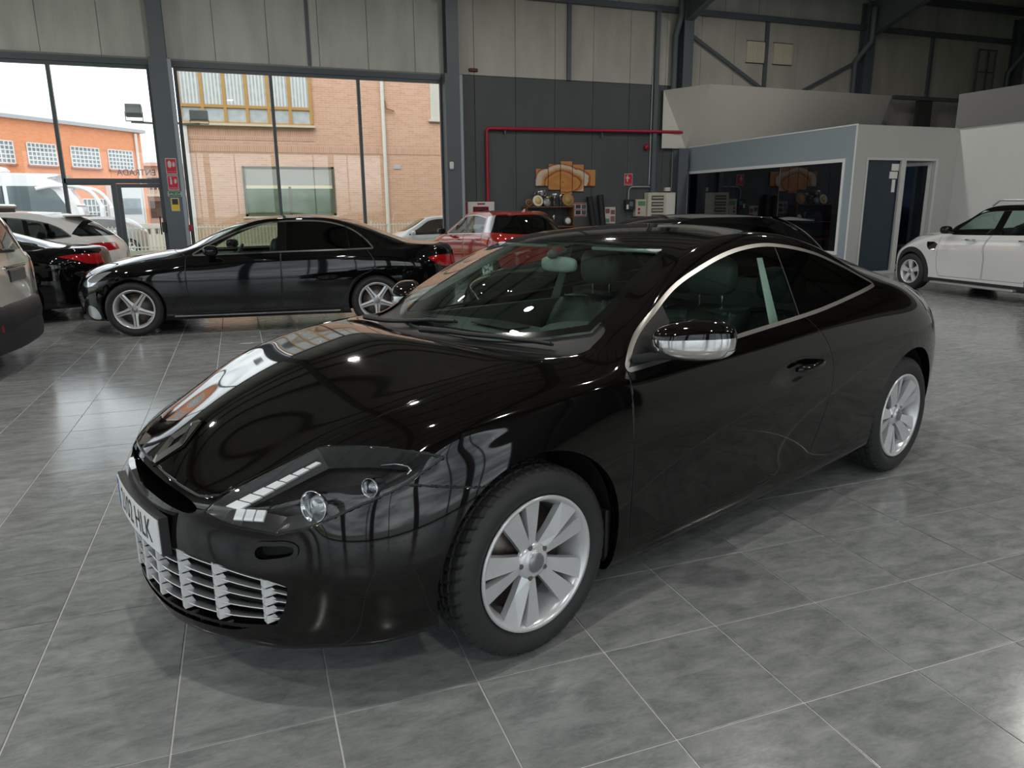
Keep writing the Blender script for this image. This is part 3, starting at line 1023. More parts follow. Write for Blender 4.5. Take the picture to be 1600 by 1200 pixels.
    def pieces(s, name, region, material, parent, side=None, off=0.0):
        """every connected piece of a region as a part of its own"""
        F = s.tris(region, side)
        if len(F) == 0: return
        par = {}
        def find(a):
            while par.setdefault(a, a) != a:
                par[a] = par[par[a]]; a = par[a]
            return a
        key = {}
        def kid(v):
            k = tuple(np.round(s.V[v], 5)); return key.setdefault(k, len(key))
        T_ = [[kid(int(a)) for a in f] for f in F]
        for f in T_:
            r0 = find(f[0])
            for a in f[1:]: par[find(a)] = r0
        roots = np.array([find(f[0]) for f in T_])
        for r in np.unique(roots):
            m = roots == r
            if m.sum() > 3: link_mesh(name, s.mesh(name, F[m], off), material, parent)
    def boundary(s, region, fn, tol=2e-4, side=None):
        """boundary edges of a region lying on fn==0"""
        F = s.tris(region, side)
        if len(F) == 0: return []
        d = fn(s.V)
        F = F[(np.abs(d[F]) < tol).sum(1) >= 2]
        cnt = {}
        for f in F:
            for a in range(3):
                i, j = int(f[a]), int(f[(a + 1) % 3])
                k = (i, j) if i < j else (j, i)
                cnt[k] = (cnt[k][0] + 1, (i, j)) if k in cnt else (1, (i, j))
        return [e for (n, e) in cnt.values() if n == 1 and abs(d[e[0]]) < tol and abs(d[e[1]]) < tol]
    def skirt(s, name, edges, offs, material, parent):
        """strip hanging from boundary edges; offs(P,N) -> list of displaced point arrays"""
        if not edges: return None
        ids = sorted(set(i for e in edges for i in e)); mp = {v: k for k, v in enumerate(ids)}
        P = s.V[ids]; rows = [P] + offs(P, s.N[ids])
        n = len(ids)
        vs = np.concatenate(rows)
        fs = []
        for r in range(len(rows) - 1):
            for (i, j) in edges:
                a, b = mp[i], mp[j]
                fs.append((r * n + b, r * n + a, (r + 1) * n + a, (r + 1) * n + b))
        mb = MB().add(vs, fs, True)
        return mb.build(name, material, parent)

def spline(pts, corners=(), n=8, closed=True):
    """Catmull-Rom through pts, sharp at the listed indices"""
    m = len(pts); out = []
    P = [np.array(p, float) for p in pts]
    rng = range(m) if closed else range(m - 1)
    for i in rng:
        p1, p2 = P[i], P[(i + 1) % m]
        p0 = P[i - 1] if (closed or i > 0) and i not in corners else 2 * p1 - p2
        j = (i + 1) % m
        p3 = P[(i + 2) % m] if (closed or i + 2 < m) and j not in corners else 2 * p2 - p1
        for k in range(n):
            t = k / n
            out.append(0.5 * ((2 * p1) + (-p0 + p2) * t + (2 * p0 - 5 * p1 + 4 * p2 - p3) * t * t + (-p0 + 3 * p1 - 3 * p2 + p3) * t ** 3))
    if not closed: out.append(P[-1])
    return np.array(out)

def sdf(poly, q):
    """signed distance to a closed polygon, negative inside"""
    A = poly; B = np.roll(poly, -1, 0)
    res = np.full(len(q), 1e9); wn = np.zeros(len(q), int)
    for a, b in zip(A, B):
        ab = b - a; l2 = ab @ ab
        if l2 < 1e-14: continue
        t = np.clip(((q - a) @ ab) / l2, 0, 1)
        dv = q - a - t[:, None] * ab
        res = np.minimum(res, (dv * dv).sum(1))
        cr = ab[0] * (q[:, 1] - a[1]) - ab[1] * (q[:, 0] - a[0])
        up = (a[1] <= q[:, 1]) & (b[1] > q[:, 1]) & (cr > 0)
        dn = (a[1] > q[:, 1]) & (b[1] <= q[:, 1]) & (cr < 0)
        wn += up.astype(int) - dn.astype(int)
    return np.sqrt(res) * np.where(wn != 0, -1, 1)

_GRID = {}
def boxed(poly, q, pad=0.25):
    """sdf; exact near the outline, from a coarse lookup grid elsewhere"""
    lo = poly.min(0) - pad; hi = poly.max(0) + pad
    key = id(poly)
    if key not in _GRID:
        st = 0.025
        nx, ny = (np.ceil((hi - lo) / st)).astype(int) + 1
        gx, gy = np.meshgrid(lo[0] + np.arange(nx) * st, lo[1] + np.arange(ny) * st, indexing='ij')
        _GRID[key] = (sdf(poly, np.stack([gx.ravel(), gy.ravel()], 1)).reshape(nx, ny), st, poly)
    G, st, _ = _GRID[key]
    d = np.full(len(q), pad)
    near = np.nonzero(((q > lo) & (q < hi)).all(1))[0]
    if len(near):
        ij = np.rint((q[near] - lo) / st).astype(int)
        g = G[np.clip(ij[:, 0], 0, G.shape[0] - 1), np.clip(ij[:, 1], 0, G.shape[1] - 1)]
        d[near] = np.minimum(g, pad)
        ex = near[np.abs(g) < 0.045]
        if len(ex): d[ex] = np.minimum(sdf(poly, q[ex]), pad)
    return d

def gated(poly, q, other):
    """max(sdf, other), looking the outline up only where it can matter"""
    d = other.copy()
    ix = np.nonzero(other < 0.06)[0]
    if len(ix): d[ix] = np.maximum(boxed(poly, q[ix]), other[ix])
    return d

def side_fn(poly, ymin=0.35):
    """region drawn in side view (x,z), both flanks"""
    def f(V):
        return gated(poly, V[:, [0, 2]], ymin - np.abs(V[:, 1]))
    return f
def top_fn(poly, zmin=0.3, xmin=None):
    """region drawn in plan (x,|y|)"""
    def f(V):
        return gated(poly, np.stack([V[:, 0], np.abs(V[:, 1])], 1), zmin - V[:, 2])
    return f
def end_fn(poly, xmax=None, xmin=None):
    """region drawn in front/rear view (|y|,z)"""
    def f(V):
        o = np.full(len(V), -9.0)
        if xmax is not None: o = np.maximum(o, V[:, 0] - xmax)
        if xmin is not None: o = np.maximum(o, xmin - V[:, 0])
        return gated(poly, np.stack([np.abs(V[:, 1]), V[:, 2]], 1), o)
    return f
def dir_fn(pts3, n, corners=(), lim=0.4, nseg=8):
    """region outlined by 3D points (right side, y>0), seen along direction n"""
    n = np.array(n, float); n /= np.linalg.norm(n)
    u = np.cross([0, 0, 1.0], n); u /= np.linalg.norm(u); w = np.cross(n, u)
    pts = np.array(pts3, float)
    c0 = pts.mean(0) @ n
    poly = spline(np.stack([pts @ u, pts @ w], 1), corners, nseg)
    def f(V):
        Q = V * np.array([1, 1, 1.0]); Q[:, 1] = np.abs(Q[:, 1])
        return gated(poly, np.stack([Q @ u, Q @ w], 1), np.abs(Q @ n - c0) - lim)
    return f
def wheel_fn(cx, cz, R, ymin=0.45):
    def f(V):
        d = np.hypot(V[:, 0] - cx, V[:, 2] - cz) - R
        return np.maximum(d, ymin - np.abs(V[:, 1]))
    return f

# ------------------------------------------------------------------ wheels
def tyre_material():
    m = mat('tyre_rubber', (0.032, 0.032, 0.033), 0.55, spec=0.35)
    if m.get('done'): return m
    m['done'] = 1
    nt = m.node_tree; b = nt.nodes['Principled BSDF']
    tc = nt.nodes.new('ShaderNodeTexCoord'); sep = nt.nodes.new('ShaderNodeSeparateXYZ')
    nt.links.new(tc.outputs['Object'], sep.inputs[0])
    at = nt.nodes.new('ShaderNodeMath'); at.operation = 'ARCTAN2'
    nt.links.new(sep.outputs['Z'], at.inputs[0]); nt.links.new(sep.outputs['X'], at.inputs[1])
    ab = nt.nodes.new('ShaderNodeMath'); ab.operation = 'ABSOLUTE'
    nt.links.new(sep.outputs['Y'], ab.inputs[0])
    sk = nt.nodes.new('ShaderNodeMath'); sk.operation = 'MULTIPLY_ADD'   # angle*k + |y|*c : chevron sipes
    nt.links.new(at.outputs[0], sk.inputs[0]); sk.inputs[1].default_value = 70.0
    m2 = nt.nodes.new('ShaderNodeMath'); m2.operation = 'MULTIPLY'
    nt.links.new(ab.outputs[0], m2.inputs[0]); m2.inputs[1].default_value = 60.0
    nt.links.new(m2.outputs[0], sk.inputs[2])
    sn = nt.nodes.new('ShaderNodeMath'); sn.operation = 'SINE'
    nt.links.new(sk.outputs[0], sn.inputs[0])
    # only on the tread: radius test
    r2 = nt.nodes.new('ShaderNodeVectorMath'); r2.operation = 'LENGTH'
    cb = nt.nodes.new('ShaderNodeCombineXYZ')
    nt.links.new(sep.outputs['X'], cb.inputs['X']); nt.links.new(sep.outputs['Z'], cb.inputs['Z'])
    nt.links.new(cb.outputs[0], r2.inputs[0])
    gt = nt.nodes.new('ShaderNodeMapRange')
    nt.links.new(r2.outputs['Value'], gt.inputs['Value'])
    gt.inputs['From Min'].default_value = 0.294; gt.inputs['From Max'].default_value = 0.304
    mu = nt.nodes.new('ShaderNodeMath'); mu.operation = 'MULTIPLY'
    sm = nt.nodes.new('ShaderNodeMath'); sm.operation = 'GREATER_THAN'; sm.inputs[1].default_value = 0.55
    nt.links.new(sn.outputs[0], sm.inputs[0])
    nt.links.new(sm.outputs[0], mu.inputs[0]); nt.links.new(gt.outputs[0], mu.inputs[1])
    iv = nt.nodes.new('ShaderNodeMath'); iv.operation = 'SUBTRACT'; iv.inputs[0].default_value = 1.0
    nt.links.new(mu.outputs[0], iv.inputs[1])
    bp = nt.nodes.new('ShaderNodeBump'); bp.inputs['Distance'].default_value = 0.012; bp.inputs['Strength'].default_value = 1.0
    nt.links.new(iv.outputs[0], bp.inputs['Height'])
    nt.links.new(bp.outputs['Normal'], b.inputs['Normal'])
    return m

def make_wheel(parent, x, y, R, W, rr, style, side, spin=0.0, rimmat=None, detail=True):
    """wheel centred on (x,y,R); axis along y; side=-1 when the face looks to -y. The tyre carries rim, spokes and hub as its parts."""
    # tyre profile (r, h) h along axis, outwards positive
    h = W / 2
    pr = [(rr - 0.012, h * 0.70), (rr + 0.004, h * 0.82), (rr + 0.02, h * 0.93), (rr + (R - rr) * 0.5, h * 1.0), (R - 0.03, h * 0.93), (R - 0.011, h * 0.82), (R - 0.002, h * 0.70)]
    gro = []
    for g in (0.45, 0.12):
        gro += [(R, h * (g + 0.07)), (R - 0.007, h * (g + 0.05)), (R - 0.007, h * (g - 0.05)), (R, h * (g - 0.07))]
    prof = pr + gro + [(r, -z) for (r, z) in (pr + gro)[::-1]]
    # map local lathe Z -> car y (outwards = side)
    M = TR(0, 0, 0) @ RX(-math.pi / 2 * side) if side > 0 else RX(math.pi / 2)
    if detail:                                # carved tread: sipes run in a chevron across the blocks
        n = 240; m_ = len(prof); vs_ = []; fs_ = []
        for i, (r, hh) in enumerate(prof):
            tread = r > R - .0125
            sh = int(round(abs(hh) / h * 7))
            for k in range(n):
                q = (k + sh) % 5
                rad = r - (.0065 if tread and q == 0 else 0.0)
                a = 2 * math.pi * k / n
                vs_.append(M @ Vector((rad * math.cos(a), rad * math.sin(a), hh)))
        for i in range(m_ - 1):
            for k in range(n):
                k2 = (k + 1) % n
                fs_.append((i * n + k, i * n + k2, (i + 1) * n + k2, (i + 1) * n + k))
        mb = MB().add(vs_, fs_, False)
        for t_, f_ in enumerate(fs_):
            mb.sm[t_] = not (prof[t_ // n][0] > R - .0125 and prof[t_ // n + 1][0] > R - .0125)
    else:
        mb = MB().lathe(prof, 72, M)
    o = mb.build('wheel', mat('tyre_rubber_plain', (0.032, 0.032, 0.033), .55, spec=.35) if detail else tyre_material(), parent)
    o.location = (x, y, R)
    rim = rimmat or mat('alloy_silver', (0.70, 0.71, 0.73), 0.26, metal=0.40)
    hub = h * 0.80
    # rim barrel
    b = MB().lathe([(rr + 0.004, hub + 0.006), (rr + 0.002, hub + 0.014), (rr - 0.008, hub + 0.012), (rr - 0.016, hub - 0.004), (rr - 0.03, hub - 0.03), (rr - 0.035, hub - 0.10), (rr - 0.045, -h * 0.9)], 64, M)
    b.build('rim', rim, o)
    bd = MB().lathe([(0.03, -0.02), (rr * 0.78, -0.02), (rr * 0.78, -0.005), (0.07, -0.005), (0.05, 0.01), (0.0, 0.012)], 40, M)
    bd.build('brake_disc', mat('brake_steel', (0.20, 0.17, 0.15), 0.45, metal=0.8), o)
    bk = MB().lathe([(rr - 0.046, -0.05), (0.0, -0.05)], 40, M)
    bk.build('backplate', mat('matt_black', (0.01, 0.01, 0.01), 0.8), o)
    # spokes: outline in (r, t) with a raised face and sloping flanks, extruded to depth
    def spoke(ang, outline, zc, dep, crown=0.006):
        mbs = MB()
        ca, sa = math.cos(ang), math.sin(ang)
        n = len(outline)
        topv = []; botv = []
        for (r, t, dz) in outline:
            px, py = r * ca - t * sa, r * sa + t * ca
            topv.append(Vector((px, py, zc + dz)))
            r2, t2 = r, t * 1.0
            botv.append(Vector((px, py, zc + dz - dep)))
        vs = [M @ p for p in topv] + [M @ p for p in botv]
        fs = [tuple(range(n))] + [((i + 1) % n, i, n + i, n + (i + 1) % n) for i in range(n)]
        mbs.add(vs, fs)
        return mbs
    dark = mat('alloy_dark', (0.05, 0.05, 0.055), 0.35, metal=0.6)
    if style == 'twin10':
        for k in range(5):
            a0 = spin + math.radians(72 * k)
            for sgn in (-1, 1):
                a = a0 + sgn * math.radians(13.2)
                w = sgn
                # inner edge (towards the slot) and outer edge fan out to the rim
                r0, r1 = 0.050, rr - 0.006
                L = [(r0, -0.017, -0.016), (r1 * 0.55, -0.024, -0.004), (r1, -0.036, 0.006), (r1, 0.036, 0.006), (r1 * 0.55, 0.024, -0.004), (r0, 0.017, -0.016)]
                if sgn > 0:
                    L = [(r, t, z - (0.012 if t > 0 else 0)) for (r, t, z) in L]
                else:
                    L = [(r, t, z - (0.012 if t < 0 else 0)) for (r, t, z) in L]
                spoke(a, L, hub + 0.002, 0.026).build('spoke', rim, o)
    elif style == 'star5':
        for k in range(5):
            a = spin + math.radians(72 * k)
            r1 = rr - 0.008
            for sgn in (-1, 1):
                L = [(0.045, sgn * 0.006, 0.0), (r1, sgn * 0.004, -0.002), (r1, sgn * 0.026, -0.008), (r1 * 0.5, sgn * 0.028, -0.01), (0.05, sgn * 0.040, -0.008)]
                if sgn < 0: L = L[::-1]
                spoke(a, L, hub, 0.022).build('spoke', rim, o)
            L = [(0.045, -0.008, -0.012), (r1, -0.006, -0.012), (r1, 0.006, -0.012), (0.045, 0.008, -0.012)]
            spoke(a, L, hub, 0.01).build('spoke_groove', dark, o)
    elif style == 'five':
        for k in range(5):
            a = spin + math.radians(72 * k)
            r1 = rr - 0.008
            L = [(0.04, -0.028, -0.01), (r1 * 0.6, -0.036, 0.0), (r1, -0.052, 0.004), (r1, 0.052, 0.004), (r1 * 0.6, 0.036, 0.0), (0.04, 0.028, -0.01)]
            spoke(a, L, hub, 0.03).build('spoke', rim, o)
    # hub
    mbh = MB().lathe([(0.066, hub - 0.034), (0.062, hub - 0.018), (0.048, hub - 0.011), (0.036, hub - 0.008), (0.034, hub - 0.002)], 32, M)
    mbh.build('hub', rim, o)
    MB().lathe([(0.034, hub - 0.002), (0.028, hub + 0.003), (0.012, hub + 0.005), (0.0, hub + 0.005)], 24, M).build('hub_cap', mat('cap_grey', (0.32, 0.32, 0.33), 0.3, metal=0.7), o)
    if detail:
        for k in range(5):
            a = spin + math.radians(36 + 72 * k) if style != 'twin10' else spin + math.radians(72 * k)
            p = M @ Vector((0.057 * math.cos(a), 0.057 * math.sin(a), hub - 0.030))
            q = M @ Vector((0.057 * math.cos(a), 0.057 * math.sin(a), hub - 0.011))
            MB().tube([p, q], 0.0095, 6, smooth=False).build('wheel_bolt', mat('bolt_steel', (0.25, 0.24, 0.23), 0.4, metal=0.8), o)
    return o

# ------------------------------------------------------------------ generic showroom car
def car_body(S):
    W, L, xf, xr = S['W'], S['L'], S['xf'], S['xr']
    zs = S['zs']; t0 = S.get('t0', .34); t1 = L - S.get('t1', .32)
    xa, xt, xct, xcb = S['xa'], S['xt'], S['xct'], S['xcb']
    yr = S['yr']
    tx = [p[0] for p in S['top']]; tz = [p[1] for p in S['top']]
    top = lambda x: pchip(tx, tz, np.atleast_1d(x))
    bx = [p[0] for p in S['belt']]; bz = [p[1] for p in S['belt']]
    belt = lambda x: pchip(bx, bz, np.atleast_1d(x))
    T = [t0, (t0 + xf) / 2, xf, (xf + xa) / 2 - .02, xa - .14, xa + .06, (xa + xt) / 2 + .03, xt, xt + (xct - xt) * .33, xt + (xct - xt) * .67, xct, (xct + xcb) / 2, xcb]
    rest = t1 - xcb
    if rest > .5: T += [xcb + rest * .36, xcb + rest * .70]
    T += [t1]
    T = sorted(T)
    pf = lambda t: pchip([t0, t0 + .18, xf, xf + .5, xr - .4, xr + .15, t1 - .15, t1], [S.get('pf0', .82), .925, .985, 1.0, 1.0, .99, .93, S.get('pf1', .84)], np.atleast_1d(t))
    fz = [0.0, 0.0, .20, .42, .66, .87, 1.0]; sf = S.get('sf', [.86, .955, .978, .997, 1.0, .978, .93])
    cols = []
    for k in range(7):
        ks = []
        for t in T:
            b = belt(t)[0]
            z = zs + (b - zs) * fz[k]
            if k == 0: z += .006
            y = W * pf(t)[0] * sf[k]
            x = t
            if k == 6 and t < xa - .2:
                y = W * pf(t)[0] * float(np.interp(t, [t0, xa - .2], [.80, .92])); x = t - .06 * float(np.interp(t, [t0, xf], [1, 0]))
            if k == 6 and t > xcb: y = W * pf(t)[0] * float(np.interp(t, [xcb, t1], [.92, .84]))
            ks.append((t, x, y, z))
        cols.append(ks)
    fx = S.get('nose_x', .06); rx = L - S.get('tail_x', .05)
    X10 = lambda t: float(pchip([t0, xf, xa - .14, xt, xct, xcb, t1], [fx, xf - .20, xa - .34, xt - .13, xct + .03, min(xcb + .04, rx - .12), rx], [t])[0])
    def roofy(t): return yr
    c7, c8, c9, c10 = [], [], [], []
    for t in T:
        x10 = X10(t); z10 = top(x10)[0]
        c10.append((t, x10, 0.0, z10))
        b = belt(t)[0]
        hood = t <= xa - .10; deck = t > xcb + .02
        w_ = W * pf(t)[0]
        if hood:
            f = (t - t0) / (xa - .14 - t0)
            x8 = x10 + (t - x10) * .45; z8 = top(x10)[0] - .014 - .008 * f
            c8.append((t, x8, w_ * (.46 + .16 * f), z8))
            x7 = x10 + (t - x10) * .78; z7 = z8 * .55 + b * .45 + .004
            c7.append((t, x7, w_ * (.66 + .14 * f), z7))
            c9.append((t, x10 + (t - x10) * .15, w_ * (.23 + .08 * f), z10 - .004))
        elif deck:
            f = (t - xcb) / max(t1 - xcb, .01)
            c8.append((t, x10 + (t - x10) * .45, w_ * .60, z10 - .012))
            c7.append((t, x10 + (t - x10) * .75, w_ * .76, z10 * .6 + b * .4))
            c9.append((t, x10 + (t - x10) * .15, w_ * .30, z10 - .004))
        else:
            if t < xt:                       # front pillar
                u = (t - (xa - .14)) / (xt - (xa - .14))
                y8 = W * .80 + (yr - W * .80) * u; zt = top(X10(xt))[0] - .035
                zb_ = belt(xa)[0] + .035
                z8 = zb_ + (zt - zb_) * u ** .93
                c8.append((t, t - .015, y8, z8))
                c7.append((t, t + .02, W * .895 + (yr + .055 - W * .895) * u, b + .02 + (zt - .06 - b - .02) * u ** .93))
            elif t <= xct:
                zt = top(t)[0]
                c8.append((t, t, yr, zt - .035)); c7.append((t, t, yr + .058, zt - .098))
            else:                            # rear pillar
                u = (t - xct) / (xcb - xct)
                zt = top(xct)[0] - .035; zb_ = S.get('zcb', belt(xcb)[0] + .05)
                c8.append((t, t + .03, yr + (W * .70 - yr) * u * S.get('cp', 1.0), zt + (zb_ - zt) * u))
                c7.append((t, t, yr + .058 + (W * .84 - yr - .058) * u, zt - .063 + (b + .012 - zt + .063) * u))
            k8 = c8[-1]
            c9.append((t, x10 + (k8[1] - x10) * .25, k8[2] * .52, z10 + (k8[3] - z10) * .22))
    cols += [c7, c8, c9, c10]
    # ends
    def end(front):
        rows = []
        i = 0 if front else -1
        prof = S.get('nose_dx', [.10, .02, .0, -.01, .0]) if front else S.get('tail_dx', [-.10, -.02, .0, .01, 0.0])
        zr = [zs + .006, zs, None, None, None]
        cen = cols[10][i]; cor = [cols[k][i] for k in range(6)]
        zc_top = cen[3]
        base = (S.get('nose_c', .015) if front else L - S.get('tail_c', .015))
        for r in range(5):
            row = []
            zc = zs + (zc_top - zs) * fz[r] / fz[5] * .97
            for q, c in enumerate(range(6, 11)):
                f = 1 - (q + 1) / 5.0            # fraction of corner y
                y = cor[r][2] * (.84 * f / .8 if True else f)
                fr = y / cor[r][2]
                x = base + prof[r] + (cor[r][1] - base - prof[r]) * fr ** 2.6
                z = zc + (cor[r][3] - zc) * fr ** 2
                row.append((x, y, z))
            rows.append(row)
        return rows
    return cage_mesh(cols, T, end(True), end(False), level=S.get('level', 3), iters=2)

def make_car(S):
    """builds a car from its specification and returns its root"""
    root = empty(S['name'], S['loc'], S['rz'], S['label'], 'car', scale=S.get('scale', 1.0))
    V, N, Q = car_body(S)
    sk = Skin(V, N, Q)
    paint = S['paint']
    R = S['R']; AR = S.get('AR', R + .035)
    tg = S.get('target', .02)
    for cx in (S['xf'], S['xr']):
        sk.region(wheel_fn(cx, R, AR), 'void', tg)
    glassm = S.get('glass', GLASS_TINT)
    if 'ws' in S: sk.region(top_fn(S['ws'], .85), 'windscreen', tg)
    if 'rw' in S:
        sk.region(S['rw'], 'rear_glass', tg)
    fd = side_fn(S['dlo'], .4)
    tw = S.get('trim_w', .016)
    sk.region(fd, 'side_glass', tg * .7, band=(0.0, tw, 'window_trim'))
    for k, xx in enumerate(S.get('pillars', [])):
        x0, w, sl = xx
        sk.region(lambda V, x0=x0, w=w, sl=sl: np.abs(V[:, 0] - x0 - (V[:, 2] - 1.0) * sl) - w, 'pillar_cover', tg, only=('side_glass',))
    for (nm, fn, m, both) in S.get('regions', []):
        sk.region(fn, nm, tg * .8, only=('body',))
    for d in S.get('doors', []):
        sk.gap(side_fn(d, .4), 'door', .0025, .006, tg)
    if 'bonnet' in S: sk.gap(top_fn(S['bonnet'], .5), 'bonnet', .0025, .006, tg)
    sk.part('body_shell', 'body', paint, root)
    sk.part('bonnet', 'bonnet', paint, root)
    sk.part('windscreen', 'windscreen', S.get('ws_glass', GLASS_GREEN), root)
    sk.part('rear_window', 'rear_glass', S.get('rear_glass', GLASS_TINT), root)
    sk.pieces('panel_joint', 'panel_gap', GAPM, root, off=-.004)
    for side in (-1, 1):
        # every door and pane a part of its own
        Fd = sk.tris('door', side)
        if len(Fd):
            cx = sk.V[Fd].mean(1)[:, 0]
            for d in S['doors']:
                lo, hi = d[:, 0].min(), d[:, 0].max()
                pol = sdf(d, sk.V[Fd].mean(1)[:, [0, 2]]) < 0
                if pol.any(): link_mesh('door', sk.mesh('door', Fd[pol]), paint, root)
        Fg = sk.tris('side_glass', side)
        if len(Fg):
            cg = sk.V[Fg].mean(1)
            cuts = [-1] + sorted(p[0] for p in S.get('pillars', [])) + [99]
            sl = {p[0]: p[2] for p in S.get('pillars', [])}
            g = cg[:, 0]
            for a, b in zip(cuts[:-1], cuts[1:]):
                m = np.ones(len(g), bool)
                if a > 0: m &= g > a + (cg[:, 2] - 1.0) * sl[a]
                if b < 90: m &= g < b + (cg[:, 2] - 1.0) * sl[b]
                if m.any():
                    gm = S.get('front_glass', glassm) if a < 0 else glassm
                    link_mesh('side_window', sk.mesh('side_window', Fg[m]), gm, root)
        sk.part('window_trim', 'window_trim', S.get('trim', CHROME), root, side, off=.002)
        sk.pieces('pillar_cover', 'pillar_cover', mat('gloss_black', (.005, .005, .005), .05), root, side)
        for (nm, fn, m, both) in S.get('regions', []):
            if both: sk.part(nm, nm, m, root, side, off=S.get('offs', {}).get(nm, 0))
    for (nm, fn, m, both) in S.get('regions', []):
        if not both: sk.part(nm, nm, m, root, off=S.get('offs', {}).get(nm, 0))
    root['paint'] = S.get('arch_mat', paint).name
    under_and_arches(root, sk, [(S['xf'], R), (S['xr'], R)], AR, ['body', 'door'] + [r[0] for r in S.get('regions', [])], S['zs'] + .02, S['xf'], S['xr'], S['W'] * .96, S['W'] * .58)
    W, L = S['W'], S['L']
    mb = MB().box((.35, -W * .56, S['zs']), (L - .35, W * .56, S['zs'] + .04)); mb.box((S['xf'] + .42, -W * .86, S['zs']), (S['xr'] - .42, W * .86, S['zs'] + .04))
    mb.build('floor_pan', MATT, root)
    MB().box((S['xf'] + .40, -W * .82, S['zs'] + .04), (S['xf'] + .44, W * .82, .78)).build('bulkhead', MATT, root)
    for side in (-1, 1):
        y = side * W * .86
        MB().box((S['xf'] + .44, y - .015, S['zs'] + .04), (S['xr'] - .42, y + .015, S['card_z'])).build('door_card', DASH, root)
    if S.get('cabin', True):
        xs = S['xa'] + .72
        d = MB().rbox((S['xa'] - .15, -W * .82, .62), (S['xa'] + .32, W * .82, S['card_z'] + .01), .05).build('dashboard', DASH, root)
        Ms = TR(S['xa'] + .45, -.37, S['card_z'] - .02) @ RY(math.radians(-66))
        MB().lathe([(.18 + .016 * math.cos(a), .016 * math.sin(a)) for a in [2 * math.pi * i / 10 for i in range(10)]], 28, Ms, closed=True).build('steering_wheel', LEATHER, root)
        seats = [(xs, -.37), (xs, .37)] + ([(xs + .95, -.37), (xs + .95, .37)] if S.get('rear_seats', True) else [])
        for (sx, sy) in seats:
            h = S['card_z'] - .46
            Mt = TR(sx, sy, .46) @ RY(math.radians(16))
            st = MB().rbox((-.02, -.24, 0), (.10, .24, h + .03), .05, Mt).build('seat', LEATHER, root)
            MB().rbox((sx - .48, sy - .25, .30), (sx + .05, sy + .25, .48), .05).build('cushion', LEATHER, st)
            MB().blob((.04, 0, h + .15), (.06, .13, .095), 14, 8, Mt, .65).build('headrest', LEATHER, st)
    for (px, py, pz, lx, ly, lz) in [S['mirror']] if 'mirror' in S else []:
        for side in (-1, 1):
            m = MB().blob((px, side * py, pz), (lx, ly, lz), 18, 10, None, .7).build('wing_mirror', S.get('mirror_mat', paint), root)
            MB().rbox((px - lx * .6, min(side * (py - ly - .06), side * (py - ly * .3)), pz - lz * .95), (px + lx * .3, max(side * (py - ly - .06), side * (py - ly * .3)), pz - lz * .5), .01).build('mirror_foot', PLASTIC, m)
    for (hx_, hz_, hy_) in S.get('handles', []):
        for side in (-1, 1):
            pts = [(hx_ + .20 * (i / 8 - .5), side * (hy_ + .018 * math.sin(math.pi * i / 8)), hz_) for i in range(9)]
            MB().tube(pts, [.010] + [.014] * 7 + [.010], 8).build('door_handle', S.get('handle_mat', paint), root)
    for x in (S['xf'], S['xr']):
        for side in (-1, 1):
            make_wheel(root, x, side * (W * .985 - S.get('tw', .225) / 2), R, S.get('tw', .225), S['rim'], S['style'], side, S.get('spin', 0.3), S.get('rim_mat'), detail=False)
    return root, sk

# ------------------------------------------------------------------ car materials
PAINT_BLACK = mat('paint_black', (0.0035, 0.0028, 0.0025), 0.04, spec=0.5, ior=1.5)
CHROME = mat('chrome', (0.85, 0.85, 0.85), 0.06, metal=1.0)
SATIN = mat('satin_trim', (0.55, 0.53, 0.49), 0.28, metal=1.0)
MATT = mat('matt_black', (0.01, 0.01, 0.01), 0.8)
PLASTIC = mat('black_plastic', (0.018, 0.018, 0.019), 0.45)
GAPM = mat('joint_dark', (0.03, 0.03, 0.03), 0.35)
GLASS_GREEN = glass('car_glass_green', (0.70, 0.84, 0.77))
GLASS_TINT = glass('car_glass_tinted', (0.10, 0.12, 0.11))
GLASS_CLEAR = glass('lamp_glass', (0.96, 0.97, 0.97))
LEATHER = mat('black_leather', (0.060, 0.070, 0.067), 0.40, bump=(300, 0.08))
DASH = mat('dashboard_plastic', (0.075, 0.085, 0.083), 0.6, bump=(400, 0.1))
TRIMLIGHT = mat('pale_pillar_cloth', (0.55, 0.58, 0.55), 0.85)

def under_and_arches(root, sk, wheels, R, bodyregions, zlo, x0, x1, hw, track_in=0.50):
    """lips of the wheel arches, liners and a floor pan"""
    for (cx, cz) in wheels:
        fn = lambda V, cx=cx, cz=cz: np.hypot(V[:, 0] - cx, V[:, 2] - cz) - R
        for side in (-1, 1):
            edges = []
            for rg in bodyregions:
                edges += sk.boundary(rg, fn, 3e-4, side)
            def offs(P, N, cx=cx, cz=cz, side=side):
                a = P.copy(); a[:, 1] -= side * 0.012
                d = P[:, [0, 2]] - np.array([cx, cz]); d /= np.linalg.norm(d, axis=1)[:, None]
                a[:, 0] -= d[:, 0] * 0.004; a[:, 2] -= d[:, 1] * 0.004
                b = a.copy(); b[:, 1] -= side * 0.03; b[:, 0] += d[:, 0] * 0.01; b[:, 2] += d[:, 1] * 0.01
                return [a, b]
            sk.skirt('arch_lip', edges, offs, PAINT_BLACK if root.get('paint') is None else MATS[root['paint']], root)
            mb = MB()
            pts = []
            n = 20
            rows = []
            for k in range(n + 1):
                an = math.radians(-25 + 230 * k / n)
                rows.append([(cx + (R + 0.012) * math.cos(an), side * yy, max(zlo, cz + (R + 0.012) * math.sin(an))) for yy in (hw - 0.045, track_in)])
            mb.grid(rows)
            rows2 = [[(cx + r * math.cos(math.radians(-25 + 230 * k / n)), side * track_in, max(zlo, cz + r * math.sin(math.radians(-25 + 230 * k / n)))) for r in (R + 0.012, 0.01)] for k in range(n + 1)]
            mb.grid(rows2)
            mb.build('wheel_arch_liner', MATT, root)

